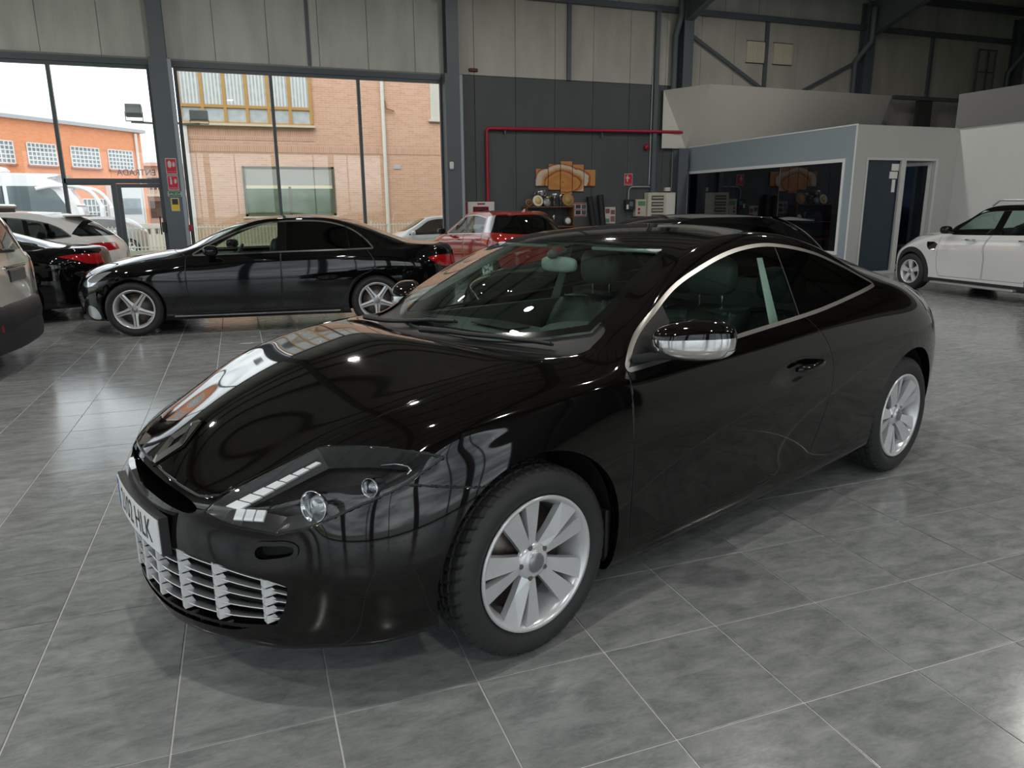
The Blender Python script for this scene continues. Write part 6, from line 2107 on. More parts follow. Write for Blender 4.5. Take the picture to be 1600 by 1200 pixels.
# ------------------------------------------------------------------ things on the front wall
def fire_pipe():
    r = MB().tube([(6.11, YF - .08, 1.625), (6.11, YF - .08, 3.36), (6.13, YF - .08, 3.40), (6.18, YF - .08, 3.42), (11.35, YF - .10, 3.46), (11.98, YF - .16, 3.46)], .042, 12).build('fire_pipe', RED, None, 'red fire water pipe bent along the grey wall', 'pipe')
    for x in (6.60, 9.35):
        MB().box((x - .015, YF - .09, 3.28), (x + .015, YF + .0, 3.46)).build('bracket', STEEL, r)
    MB().tube([(11.93, YF - .16, 3.46), (12.02, YF - .17, 3.46)], .055, 12).build('flange', RED, r)
fire_pipe()
def hose_cabinet():
    r = MB().rbox((5.52, YF - .22, .86), (6.24, YF - .01, 1.62), .012).build('hose_cabinet', mat('cabinet_white', (.62, .60, .57), .5), None, 'white fire hose cabinet with dark red window on the grey wall', 'fire cabinet')
    MB().rbox((5.66, YF - .232, 1.06), (6.08, YF - .218, 1.50), .006).build('cabinet_window', mat('cabinet_red', (.14, .015, .03), .2), r)
    MB().box((5.78, YF - .226, 1.55), (5.98, YF - .219, 1.59)).build('cabinet_label', RED, r)
    MB().lathe([(.17, 0), (.17, .006), (.12, .006), (.12, 0)], 24, Matrix.Translation((5.87, YF - .234, 1.28)) @ RX(math.radians(90))).build('hose_reel', mat('reel_dark', (.07, .01, .015), .4), r)
    s = MB().box((5.43, YF - .20, .9), (5.50, YF - .02, 1.60)).build('cabinet_side', RED, r)
hose_cabinet()

def print_material():
    m = mat('print_ink', (.5, .25, .08), .45)
    nt, b = nodes_of(m)
    geo = nt.nodes.new('ShaderNodeNewGeometry')
    sb = nt.nodes.new('ShaderNodeVectorMath'); sb.operation = 'SUBTRACT'; sb.inputs[1].default_value = (8.22, YF, 2.12)
    nt.links.new(geo.outputs['Position'], sb.inputs[0])
    sc_ = nt.nodes.new('ShaderNodeMapping'); sc_.inputs['Rotation'].default_value = (0, math.radians(28), 0); sc_.inputs['Scale'].default_value = (.78, 0, 1.55)
    nt.links.new(sb.outputs[0], sc_.inputs['Vector'])
    ln = nt.nodes.new('ShaderNodeVectorMath'); ln.operation = 'LENGTH'
    nt.links.new(sc_.outputs[0], ln.inputs[0])
    cr = nt.nodes.new('ShaderNodeValToRGB'); cr.color_ramp.interpolation = 'EASE'
    els = [(0.0, (.16, .05, .012)), (.14, (.30, .10, .02)), (.22, (.55, .26, .08)), (.40, (.50, .20, .05)), (.52, (.52, .26, .08)), (.56, (.28, .05, .02)), (.60, (.50, .22, .06)), (.70, (.62, .50, .38)), (.75, (.62, .52, .42)), (.79, (.30, .05, .02)), (.84, (.52, .24, .06)), (1.0, (.50, .26, .10))]
    e = cr.color_ramp.elements
    e[0].position, e[0].color = els[0][0], (*els[0][1], 1)
    e[1].position, e[1].color = els[-1][0], (*els[-1][1], 1)
    for p, c in els[1:-1]:
        k = e.new(p); k.color = (*c, 1)
    ns = nt.nodes.new('ShaderNodeTexNoise'); ns.inputs['Scale'].default_value = 2.5; ns.inputs['Detail'].default_value = 3
    nt.links.new(geo.outputs['Position'], ns.inputs['Vector'])
    ma = nt.nodes.new('ShaderNodeMath'); ma.operation = 'MULTIPLY_ADD'; ma.inputs[1].default_value = .28
    nt.links.new(ns.outputs['Fac'], ma.inputs[0]); nt.links.new(ln.outputs['Value'], ma.inputs[2])
    nt.links.new(ma.outputs[0], cr.inputs['Fac'])
    nt.links.new(cr.outputs['Color'], b.inputs['Base Color'])
    return m
PRINT = print_material()
for (x0, x1, z0, z1, lb) in ((7.46, 7.80, 2.02, 2.45, 'short brown end canvas of the five-part wall print, nearest the hose cabinet'),
                             (7.82, 8.15, 1.92, 2.57, 'middling brown canvas left of the tallest one, above the silver cups'),
                             (8.17, 8.50, 1.81, 2.65, 'tallest brown canvas in the middle of the five-part wall print'),
                             (8.52, 8.84, 1.88, 2.57, 'middling brown canvas with a pale arc, between the tallest and the short end canvas'),
                             (8.86, 9.19, 2.02, 2.44, 'short brown end canvas with a pale arc, nearest the red hydrant sign')):
    lb = lb.replace(' left of the tallest one', ' beside the tallest one')
    c = MB().rbox((x0, YF - .05, z0), (x1, YF - .012, z1), .004).build('canvas_print', PRINT, None, lb, 'wall art', 'five-part brown wall print')
WOOD = mat('shelf_wood', (.16, .065, .03), .5, var=(6, .3))
def shelf():
    r = empty('trophy_shelf', (7.74, YF - .20, 0), 0, 'brown wooden shelf unit full of trophies against the grey wall', 'shelf')
    x0, x1 = -.68, .68
    for z in (1.49, .98, .45): MB().box((x0, -.18, z - .025), (x1, .18, z)).build('shelf_board', WOOD, r)
    for x in (x0, x1 - .03): MB().box((x, -.18, 0), (x + .03, .18, 1.465)).build('shelf_side', WOOD, r)
    MB().box((x0, .15, 0), (x1, .18, .45)).build('back_panel', WOOD, r)
shelf()
SILVER = mat('silver_plate', (.82, .82, .80), .12, metal=1.0)
GOLDM = mat('gold_plate', (.75, .55, .20), .2, metal=1.0)
def cup(x, z, h, w, m, base, label, handles=True):
    r = empty('trophy_cup', (x, YF - .165, z), 0, label, 'trophy', 'trophies on the wooden shelf')
    MB().lathe([(w * .35, 0), (w * .35, h * .16), (w * .28, h * .18), (0, h * .18)], 20).build('plinth', base, r)
    MB().lathe([(w * .22, h * .18), (w * .08, h * .26), (w * .06, h * .42), (w * .18, h * .50), (w * .42, h * .66), (w * .5, h * .86), (w * .54, h), (w * .50, h), (w * .40, h * .68), (0, h * .55)], 24).build('bowl', m, r)
    if handles:
        for s_ in (-1, 1):
            pts = [(s_ * w * (.42 + .26 * math.sin(math.pi * t)), 0, h * (.62 + .32 * t)) for t in [i / 8 for i in range(9)]]
            MB().tube(pts, w * .03, 6).build('handle', m, r)
def plaque(x, z, rad, m, label, inner=None):
    M = Matrix.Translation((x, YF - .33, z + rad)) @ RX(math.radians(78))
    r = empty('trophy_plaque', (x, YF - .33, z), 0, label, 'trophy', 'trophies on the wooden shelf')
    Ml = Matrix.Translation((0, 0, rad)) @ RX(math.radians(78))
    MB().lathe([(0, -.012), (rad, -.012), (rad, .008), (rad * .9, .014), (0, .014)], 28, Ml).build('disc', m, r)
    MB().lathe([(rad * .62, .0145), (rad * .62, .018), (0, .018)], 24, Ml).build('centre', inner or SILVER, r)
    MB().box((-rad * .3, -.02, 0), (rad * .3, .06, rad * .12)).build('stand', WOOD, r)
DARKB = mat('plinth_black', (.02, .02, .02), .3)
cup(7.54, 1.49, .42, .24, SILVER, DARKB, 'large silver two-handled trophy cup on the top board')
cup(7.93, 1.49, .34, .16, SILVER, DARKB, 'slim silver trophy cup with tall bowl on the top board')
cup(8.12, 1.49, .30, .11, SILVER, DARKB, 'small silver trophy cup next to the brown oval plaque', False)
cup(7.735, 1.49, .26, .13, GOLDM, DARKB, 'small gold trophy cup between two silver ones', True)
plaque(7.145, 1.49, .10, mat('plaque_brown', (.20, .09, .03), .5), 'brown round plaque at the board end nearest the hose cabinet', mat('plaque_dark', (.10, .045, .02), .5))
plaque(7.40, 1.49, .145, mat('plaque_white', (.66, .62, .52), .4), 'round white plate trophy with golden flowers', mat('plaque_floral', (.62, .45, .18), .4, var=(30, .6)))
plaque(7.655, 1.49, .105, mat('plaque_glass', (.16, .18, .18), .15), 'grey glass shield trophy standing before the large silver cup', mat('plaque_glass2', (.30, .33, .33), .1))
plaque(8.26, 1.49, .17, mat('plaque_oval', (.30, .17, .05), .45), 'large brown wooden plaque with engraved lines', mat('plaque_oval2', (.40, .25, .09), .4))
plaque(7.56, .98, .15, mat('tyre_black', (.015, .015, .015), .4), 'black round plate trophy on the lower board beside the small cup', DARKB)
plaque(8.26, .98, .13, mat('tyre_black'), 'black round plate trophy at the lower board end by the posters', mat('white_mark', (.6, .6, .58), .5))
cup(7.92, .98, .28, .11, SILVER, DARKB, 'small silver goblet on the lower board', False)
def notice(x0, x1, z0, z1, label, cells):
    r = MB().box((x0, YF - .012, z0), (x1, YF - .004, z1)).build('notice_poster', mat('poster_paper', (.55, .53, .50), .7), None, label, 'poster')
    for (a, b, c, d, col) in cells:
        w, h = x1 - x0, z1 - z0
        MB().box((x0 + a * w, YF - .015, z0 + c * h), (x0 + b * w, YF - .0122, z0 + d * h)).build('printed_field', mat('ink_%d_%d_%d' % tuple(int(v * 100) for v in col), col, .6), r)
gy_ = (.10, .10, .11); rd_ = (.35, .05, .06)
notice(8.46, 8.96, 1.22, 1.58, 'white poster with rows of small pictures and red headings', [(.04, .96, .90, .98, rd_), (.04, .28, .56, .86, gy_), (.34, .64, .58, .86, (.04, .04, .05)), (.70, .96, .56, .86, gy_), (.04, .96, .47, .53, rd_), (.04, .28, .12, .44, (.2, .2, .2)), (.34, .64, .14, .44, (.03, .03, .03)), (.70, .96, .12, .44, gy_), (.04, .96, .02, .08, rd_)])
notice(9.52, 9.84, 1.02, 1.46, 'small poster with four pale photographs beside the black rolls', [(.05, .45, .62, .90, (.22, .08, .07)), (.55, .95, .55, .82, (.20, .09, .07)), (.05, .45, .06, .30, (.12, .25, .18)), (.55, .95, .10, .45, (.25, .12, .10)), (.05, .95, .48, .54, (.6, .6, .6))])
for (xa, za, xb, zb, lb) in ((9.20, .02, 9.00, 1.74, 'black roll leaning aslant against the grey wall'), (9.44, .02, 9.32, 1.78, 'black roll standing nearly upright against the grey wall')):
    MB().tube([(xb, YF - .09, za + .0) if False else (xa, YF - .30, za), (xb, YF - .10, zb)], .085, 14).build('banner_roll', mat('roll_black', (.012, .012, .012), .6), None, lb, 'roll')
# electrical gear
def electrics():
    c = MB().rbox((10.74, YF - .24, 1.05), (11.62, YF - .002, 1.84), .012).build('distribution_board', mat('board_cream', (.56, .53, .43), .5), None, 'cream electrical distribution board with four rows of breakers', 'electrical box')
    for k in range(4):
        MB().box((10.84, YF - .25, 1.13 + k * .17), (11.22, YF - .241, 1.25 + k * .17)).build('breaker_row', mat('breaker_dark', (.09, .085, .075), .4), c)
        MB().box((10.86, YF - .256, 1.17 + k * .17), (11.20, YF - .25, 1.21 + k * .17)).build('breaker_strip', mat('breaker_pale', (.45, .43, .37), .5), c)
    MB().box((11.30, YF - .25, 1.08), (11.58, YF - .241, 1.81)).build('board_door', mat('board_white', (.66, .65, .60), .5), c)
    p = MB().rbox((10.40, YF - .17, 1.20), (10.72, YF - .002, 1.66), .01).build('fire_alarm_panel', mat('panel_cream', (.50, .46, .38), .5), None, 'small cream alarm panel with green display', 'electrical box')
    MB().box((10.46, YF - .176, 1.49), (10.68, YF - .17, 1.61)).build('display', mat('display_green', (.10, .26, .17), .2), p)
    for z in (1.30, 1.40): MB().lathe([(.035, 0), (.03, .02), (0, .02)], 14, Matrix.Translation((10.49, YF - .17, z)) @ RX(math.radians(90))).build('knob', RED, p)
    b = MB().rbox((10.10, YF - .15, 1.38), (10.37, YF - .002, 1.66), .01).build('switch_box', mat('box_black', (.025, .028, .03), .4), None, 'black switch box with grey window and white label', 'electrical box')
    MB().box((10.20, YF - .156, 1.48), (10.31, YF - .15, 1.60)).build('window', mat('box_window', (.14, .16, .17), .2), b)
    MB().box((10.11, YF - .156, 1.40), (10.17, YF - .15, 1.52)).build('box_label', mat('paper'), b)
    MB().tube([(10.22, YF - .05, 1.662), (10.22, YF - .05, 1.90), (10.25, YF - .05, 1.96), (10.32, YF - .05, 2.0), (10.88, YF - .05, 2.0)], .016, 8).build('cable_conduit', mat('conduit_grey', (.38, .39, .38), .5), None, 'pale conduit curving up from the black switch box', 'pipe')
    MB().tube([(10.865, YF - .03, 2.05), (10.865, YF - .03, 4.9)], .018, 8).build('cable_conduit', mat('conduit_grey'), None, 'pale upright conduit along the grey wall post', 'pipe')
    MB().rbox((11.36, YF - .10, 1.88), (11.52, YF - .002, 1.98), .006).build('junction_box', mat('board_white'), None, 'little white junction box above the distribution board', 'electrical box')
    MB().lathe([(.0, 0), (.075, 0), (.075, .05), (.05, .08), (0, .085)], 18, Matrix.Translation((10.74, YF - .02, 3.05)) @ RX(math.radians(90))).build('alarm_siren', RED, None, 'red alarm siren high on the grey wall', 'alarm')
    MB().rbox((5.68, YF - .05, 4.74), (5.92, YF - .004, 4.82), .02).build('exit_light', mat('dark_red', (.10, .01, .01), .4), None, 'small dark red light on the cream panels above the grey wall', 'light')
electrics()
def sign(name, x0, x1, z0, z1, y, field, label, marks=(), words=None, cat='sign'):
    r = MB().box((x0, y - .004, z0), (x1, y, z1)).build(name, mat('sign_white', (.72, .70, .68), .5), None, label, cat)
    w, h = x1 - x0, z1 - z0
    MB().box((x0 + .05 * w, y - .0055, z0 + .05 * h), (x1 - .05 * w, y - .004, z1 - .05 * h)).build('sign_field', field, r)
    wh = mat('sign_white')
    for pl in marks:
        n = len(pl)
        Mx = Matrix(((w, 0, 0, x0), (0, 0, 1, y - .0068), (0, h, 0, z0), (0, 0, 0, 1)))
        MB().prism(pl, .0012, Mx).build('pictogram', wh, r)
    for (tx, sz, px, pz, mm) in words or []:
        text_obj('lettering', tx, sz, mm, Matrix.Translation((x0 + px * w, y - .007, z0 + pz * h)) @ RX(math.radians(90)), r)
    return r
SIGNRED = mat('sign_red', (.52, .02, .045), .5)
flame = [(.70, .45), (.82, .50), (.86, .62), (.80, .80), (.74, .68), (.70, .82), (.62, .66), (.60, .52)]
alarm = [(.20, .50), (.28, .42), (.42, .42), (.52, .52), (.54, .70), (.46, .82), (.30, .84), (.20, .74)]
ext = [(.24, .40), (.42, .40), (.42, .70), (.38, .78), (.40, .88), (.20, .86), (.20, .82), (.30, .80), (.26, .72)]
wall_hose = [(.30, .30), (.44, .30), (.44, .56), (.62, .56), (.62, .70), (.44, .70), (.44, .86), (.30, .86), (.30, .70), (.18, .70), (.18, .56), (.30, .56)]
YP = YF - .36
WH = mat('sign_white')
sign('fire_sign', -1.36, -1.14, 2.24, 2.58, YP, SIGNRED, 'red alarm button sign with bell and flame, topmost on the grey pier', [alarm, flame], [('PULSADOR DE ALARMA', .022, .5, .16, WH)])
sign('fire_sign', -1.36, -1.14, 1.90, 2.22, YP, SIGNRED, 'red extinguisher sign with flame, above the green SALIDA sign', [ext, flame], [('EXTINTOR', .040, .5, .15, WH)])
sign('exit_sign', -1.38, -1.10, 1.77, 1.88, YP, mat('sign_green', (.015, .16, .08), .5), 'green sign reading SALIDA on the grey pier', [], [('SALIDA', .085, .5, .48, WH)])
CAMSIGN = sign('camera_sign', -1.34, -1.17, 1.46, 1.74, YP, mat('sign_yellow', (.72, .50, .03), .5), 'small yellow surveillance notice below the green sign', [], [])
MB().box((-1.315, YP - .0075, 1.60), (-1.195, YP - .006, 1.72)).build('notice_picture', mat('sign_ink', (.03, .03, .03), .5), CAMSIGN)
sign('fire_sign', 10.10, 10.35, 2.04, 2.35, YF - .004, SIGNRED, 'red hydrant sign with white arrow beside the wall post', [wall_hose], [('BOCA DE INCENDIO', .022, .5, .16, WH)])
MB().rbox((5.03, YF - .43, 2.40), (5.13, YF - .36, 2.58), .02).build('motion_sensor', mat('sensor_white', (.70, .70, .68), .4), None, 'small white motion sensor on the blue-grey pier', 'sensor')
def extinguisher():
    r = empty('fire_extinguisher', (-.93, YF - .30, 0), 0, 'red fire extinguisher standing beside the grey pier', 'extinguisher')
    MB().lathe([(0, 0), (.075, 0), (.085, .02), (.085, .55), (.07, .62), (.03, .66), (.03, .70), (0, .70)], 24).build('cylinder', RED, r)
    MB().rbox((-.03, -.06, .70), (.03, .05, .76), .01).build('valve', mat('box_black'), r)
    MB().tube([(0, .04, .73), (.09, .03, .70), (.115, 0, .45), (.11, 0, .25)], .012, 8).build('hose', mat('box_black'), r)
extinguisher()
MB().rbox((-1.03, YF - .42, 1.02), (-.95, YF - .34, 1.16), .01).build('call_point', RED, None, 'red manual call point on the pier edge above the extinguisher', 'alarm')
def ladder_frame():
    r = empty('steel_ladder_frame', (22.75, YF - .35, 4.55), 0, 'grey steel ladder frame against the upper cream panels', 'ladder')
    for (x, y) in ((-.40, 0), (-.22, .15), (.35, 0), (.22, .15)): MB().box((x - .025, y - .025, 0), (x + .025, y + .025, 1.65)).build('upright', STEEL, r)
    for z in (.35, .95, 1.60):
        MB().box((-.40, -.02, z), (.35, .02, z + .04)).build('rung', STEEL, r)
    MB().box((-.45, -.1, -.6), (.45, .25, 0)).build('support', STEEL, r)
ladder_frame()
# office furnishing
def office_things():
    d = empty('office_desk', (13.9, 14.6, 0), 0, 'office desk with dark panel seen through the open office door', 'desk')
    MB().rbox((-.7, -.4, .71), (.7, .4, .74), .005).build('desk_top', mat('desk_grey', (.20, .20, .20), .4), d)
    for (x, y) in ((-.66, -.36), (.66, -.36), (-.66, .36), (.66, .36)): MB().box((x - .025, y - .025, 0), (x + .025, y + .025, .71)).build('leg', mat('box_black'), d)
    m = empty('computer_monitor', (13.75, 14.5, .74), 0, 'black computer monitor on the office desk', 'monitor')
    MB().rbox((-.30, -.02, .12), (.30, .02, .50), .01).build('screen', mat('box_black'), m)
    MB().rbox((-.12, -.09, 0), (.12, .09, .015), .005).build('foot', mat('box_black'), m)
    MB().box((-.025, .0, .01), (.025, .03, .2)).build('neck', mat('box_black'), m)
    MB().rbox((14.1, YF - .11, 1.55), (14.5, YF - .07, 1.95), .005).build('framed_picture', mat('picture_dark', (.03, .04, .06), .3), None, 'dark framed picture on the office wall seen through the door', 'picture')
    for (y, lb) in ((13.6, 'strip light on the office ceiling nearer the door'), (15.2, 'strip light on the office ceiling farther from the door')):
        r = empty('strip_light', (13.4, y, 2.68), 0, lb, 'lamp')
        MB().rbox((-.65, -.10, .03), (.65, .10, .065), .005).build('casing', WHITEFRAME, r)
        MB().box((-.60, -.08, .02), (.60, .08, .032)).build('diffuser', mat('strip_diffuser', (1, 1, 1), .5, emit=(.95, .98, 1), estr=9.0), r)
office_things()

# ------------------------------------------------------------------ outdoors
def outdoors():
    asphalt = mat('asphalt', (.30, .30, .295), .9, var=(3, .12)); grass = mat('lawn', (.19, .25, .07), .9, var=(8, .35), bump=(60, .5))
    g = struct(MB().box((-150, -150, -.35), (150, 150, -.16)).build('ground', asphalt))
    struct(MB().box((-60, YF + .16, -.16), (30, YF + 1.6, -.03)).build('pavement', mat('pavement_grey', (.42, .41, .39), .9, var=(2, .1))))
    tag(MB().box((-60, 22.2, -.16), (40, 25.7, -.02)).build('lawn', grass), 'strip of mown grass behind the white fence', 'grass', kind='stuff')
    tag(MB().box((-60, -60, -.16), (XL - 3, 18, -.04)).build('lawn', grass), 'wide lawn outside the glazed side of the hall', 'grass', kind='stuff')
    # fence with upright bars
    white = mat('fence_white', (.72, .70, .64), .6)
    f = empty('garden_fence', (0, 24.0, 0), 0, 'white metal railing fence in front of the brick house', 'fence')
    low = MB().box((-14, -.06, -.018), (16, .06, .34)).build('plinth', mat('plinth_pale', (.52, .50, .44), .8), f)
    for z in (.42, .96): MB().box((-14, -.02, z), (16, .02, z + .03)).build('rail', white, f)
    b = MB()
    for k in range(300): b.box((-14 + k * .1, -.008, .34), (-13.97 + k * .1, .008, 1.03))
    o = b.build('bars', white, f); o['kind'] = 'stuff'
    for k in range(16): MB().box((-14 + 2 * k - .03, -.03, .3), (-14 + 2 * k + .03, .03, 1.10)).build('post', white, f)
    # brick house
    brick = brick_material('salmon_brick', (.60, .33, .22), (.68, .40, .28), (.66, .52, .42), .25, .068)
    brick2 = brick_material('salmon_soldier', (.58, .31, .21), (.64, .36, .25), (.66, .52, .42), .068, .25)
    h = empty('brick_house', (0, 26.0, 0), 0, 'salmon brick house with timber-framed upper windows behind the fence', 'building')
    MB().box((-1.32, 0, -.2), (30, 9, 8.6)).build('wall', brick, h)
    MB().box((-1.34, -.012, 3.28), (30, .02, 3.55)).build('soldier_course', brick2, h)
    MB().box((-1.34, -.010, 3.64), (2.62, .02, 4.10)).build('brick_band', brick2, h)
    MB().box((-1.44, -.10, -.2), (-1.22, .10, 4.1)).build('corner_pipe', mat('pipe_white', (.70, .68, .64), .5), h)
    timber = mat('timber_frame', (.52, .28, .08), .5); wpane = mat('curtained_pane', (.50, .53, .54), .12, spec=.8, var=(5, .35)); sill = mat('sill_stone', (.62, .56, .48), .7)
    fr = MB().box((-1.38, -.07, 4.12), (2.58, -.0, 4.18)).box((-1.38, -.07, 6.05), (2.58, 0, 6.15)).build('window_frame', timber, h)
    MB().box((-1.45, -.16, 4.06), (2.66, 0, 4.125)).build('window_sill', sill, h)
    xs = [-1.36 + k * .655 for k in range(7)]
    for k, x in enumerate(xs): MB().box((x - .045, -.08, 4.18), (x + .045, 0, 6.05)).build('window_post', timber, h)
    for a, c in zip(xs[:-1], xs[1:]):
        MB().box((a + .045, -.075, 4.60), (c - .045, 0, 4.68)).build('window_bar', timber, h)
        p = MB().box((a + .045, -.03, 4.68), (c - .045, .0, 6.05)).build('pane', wpane, h)
        MB().box((a + .045, -.03, 4.18), (c - .045, .0, 4.60)).build('pane', wpane, h)
        for q in range(5):
            xx = a + .08 + q * .105
            MB().box((xx, -.034, 4.70), (xx + .045, -.031, 6.05)).build('curtain_fold', mat('curtain_white', (.74, .74, .72), .8), p)
    fr = MB().box((.28, -.05, 1.26), (.36, 0, 2.84)).box((3.10, -.05, 1.26), (3.18, 0, 2.84)).box((.28, -.05, 2.78), (3.18, 0, 2.84)).box((.28, -.05, 1.26), (3.18, 0, 1.33)).box((1.68, -.05, 1.3), (1.76, 0, 2.2)).build('lower_window_frame', mat('dark_timber', (.12, .11, .08), .5), h)
    MB().box((.34, -.03, 2.24), (3.12, 0, 2.80)).build('blind_box', mat('blind_grey', (.36, .35, .32), .6), h)
    MB().box((.34, -.04, 2.14), (3.12, -.005, 2.24)).build('blind_edge', mat('blind_cream', (.72, .64, .45), .6), h)
    for (a, c) in ((.36, 1.68), (1.76, 3.10)):
        MB().box((a, -.02, 1.33), (c, .0, 2.14)).build('lower_pane', mat('garden_pane', (.07, .10, .04), .08, spec=.8, var=(2.5, .8)), h)
    MB().box((.2, -.12, 1.20), (3.26, 0, 1.26)).build('lower_sill', sill, h)
    MB().tube([(4.92, -.10, 8.0), (4.92, -.10, -.1)], .062, 12).build('drain_pipe', mat('pipe_white'), h)
    MB().tube([(5.02, -.05, 5.0), (5.05, -.10, 4.75), (5.3, -.10, 4.68)], .03, 8).build('pipe_branch', mat('pipe_copper', (.42, .20, .12), .5), h)
    MB().box((5.22, -.02, 2.80), (5.46, 0, 2.95)).build('number_sign', mat('sign_white'), h)
    MB().box((6.58, -.04, 4.45), (8.2, 0, 6.2)).build('shutter', mat('shutter_cream', (.60, .57, .50), .6), h)
    MB().box((6.5, -.1, 4.38), (8.3, 0, 4.45)).build('shutter_sill', sill, h)
    # orange brick works: facade seen at a slant
    th = math.radians(51.7); k_ = 60.0 / 45.0
    ob = brick_material('orange_brick', (.78, .27, .12), (.84, .33, .16), (.80, .45, .28), .25, .07)
    c0 = (-4.45 * k_, 60.0)
    fz = lambda z: 1.475 + (z - 1.475) * k_
    r = empty('brick_works', (c0[0], c0[1], 0), th, 'orange brick works building with rows of white gridded windows', 'building')
    MB().box((-30, 0, -.2), (0, 12, fz(5.46))).build('wall', ob, r)
    MB().box((-30.2, -.25, fz(5.46)), (.3, 12, fz(5.46) + .22)).build('roof_edge', mat('gutter_grey', (.46, .47, .48), .5), r)
    MB().tube([(-.55, -.12, fz(5.4)), (-.55, -.12, 0)], .10, 10).build('drain_pipe', mat('pipe_white'), r)
    wf = mat('grid_white', (.74, .74, .72), .5); wg = mat('works_pane', (.20, .24, .26), .15, spec=.7, var=(1.5, .5))
    def gridwin(a, b, z0, z1, nx, nz):
        w = MB().box((a, -.03, z0), (b, .0, z1)).build('window', wg, r)
        for i in range(nx + 1):
            x = a + (b - a) * i / nx
            MB().box((x - .035, -.07, z0), (x + .035, -.03, z1)).build('glazing_bar', wf, w)
        for i in range(nz + 1):
            z = z0 + (z1 - z0) * i / nz
            MB().box((a, -.065, z - .035), (b, -.03, z + .035)).build('glazing_bar', wf, w)
        MB().box((a - .1, -.15, z0 - .14), (b + .1, 0, z0 - .04)).build('sill', mat('sill_rust', (.42, .17, .10), .8), r)
    L45 = lambda x, y: (x + 4.45) * math.cos(th) + (y - 45) * math.sin(th)
    for (a, b) in (((-9.9, 38.1), (-9.02, 39.22)), ((-8.60, 39.75), (-7.70, 40.88)), ((-7.20, 41.52), (-6.20, 42.79)), ((-5.85, 43.22), (-4.90, 44.44)), ((-11.3, 36.4), (-10.4, 37.5))):
        gridwin(L45(*a) * k_, L45(*b) * k_, fz(3.56), fz(4.49), 7, 5)
    gridwin(L45(-7.6, 41.0) * k_, L45(-6.15, 42.85) * k_, fz(.8), fz(2.05), 10, 4)
    wb = MB().box((L45(-6.1, 42.9) * k_, -.5, -.1), (-1.0, 0, fz(2.75))).build('white_annex', mat('annex_white', (.66, .66, .65), .7), r)
    MB().box((L45(-6.1, 42.9) * k_ + .3, -.52, fz(1.3)), (-1.2, -.5, fz(2.1))).build('annex_window', wg, wb)
    # pinkish house far behind
    p = empty('far_house', (-4.6, 66, 0), 0, 'far pinkish house with a balcony between the works and the grey pier', 'building')
    MB().box((-2.2, 0, -.2), (3.2, 8, fz(3.6) + .6)).build('wall', mat('far_pink', (.60, .42, .34), .8, var=(4, .2)), p)
    for (a, b, z0, z1) in ((-1.8, -.6, .9, 2.2), (0.0, 1.1, .9, 2.2), (-1.8, -.6, 3.1, 4.0), (.0, 1.1, 3.1, 4.0)):
        MB().box((a, -.04, z0), (b, 0, z1)).build('window', mat('far_dark', (.12, .09, .08), .3), p)
    MB().box((-2.4, -.8, 2.55), (3.3, 0, 2.75)).build('balcony', mat('far_cream', (.64, .58, .50), .8), p)
    for q in range(18): MB().box((-2.3 + q * .3, -.78, 2.75), (-2.22 + q * .3, -.74, 3.3)).build('baluster', mat('far_cream'), p)
    MB().add([(-2.5, -.4, 4.9), (3.5, -.4, 4.9), (3.5, 8.2, 5.6), (-2.5, 8.2, 5.6)], [(0, 1, 2, 3)]).build('roof', mat('far_roof', (.40, .16, .10), .8), p)
    # garden wall with dark balusters
    gw = empty('garden_wall', (-4.3, 34, 0), 0, 'pale garden wall with dark openings beyond the fence', 'wall')
    MB().box((-9, 0, -.2), (2.6, .2, .95)).build('wall_body', mat('garden_wall_pale', (.58, .54, .48), .8), gw)
    for q in range(9): MB().box((-1.5 + q * .32, -.02, .55), (-1.32 + q * .32, .0, .78)).build('opening', mat('far_dark'), gw)
    # floodlights on a bracket outside
    fl = empty('floodlight', (-1.75, YF + .75, 3.42), 0, 'grey floodlight on a bracket outside the glass', 'lamp')
    Mf = Matrix.Translation((-.22, 0, .24)) @ RX(math.radians(-20))
    gm = mat('flood_grey', (.30, .31, .31), .4, metal=.3)
    MB().rbox((-.17, -.10, -.13), (.17, .08, .13), .02, Mf).build('housing', gm, fl)
    MB().box((-.14, -.115, -.10), (.14, -.10, .10), Mf).build('lens', mat('flood_lens', (.60, .62, .62), .1, metal=.3), fl)
    MB().tube([(-.40, 0, .22), (-.40, 0, .02), (-.05, 0, .02), (-.05, 0, .22)], .015, 6).build('yoke', gm, fl)
    MB().tube([(-.30, 0, 0), (.35, 0, -.02), (.60, -.2, -.10), (.62, -.62, -.10)], .025, 8).build('bracket', gm, fl)
    f2 = empty('floodlight', (-1.40, YF + .30, 3.50), 0, 'second floodlight half hidden behind the grey pier', 'lamp')
    MB().rbox((-.14, -.10, -.02), (.10, .10, .22), .02).build('housing', gm, f2)
    MB().tube([(0, 0, 0), (.0, 0, -.10)], .02, 6).build('yoke', gm, f2)
    f3 = empty('floodlight', (-.62, YF + .75, 3.48), 0, 'third floodlight in front of the brick house corner', 'lamp')
    MB().rbox((-.20, -.10, 0), (.20, .10, .24), .02).build('housing', gm, f3)
    MB().box((-.17, -.115, .03), (.17, -.10, .21)).build('lens', mat('flood_lens'), f3)
    MB().tube([(-.2, 0, .02), (-.2, 0, -.06), (.2, 0, -.06), (.2, 0, .02)], .015, 6).build('yoke', gm, f3)
    MB().tube([(0, 0, -.06), (-.42, -.3, -.10), (-.48, -.70, -.10)], .022, 8).build('bracket', gm, f3)
outdoors()

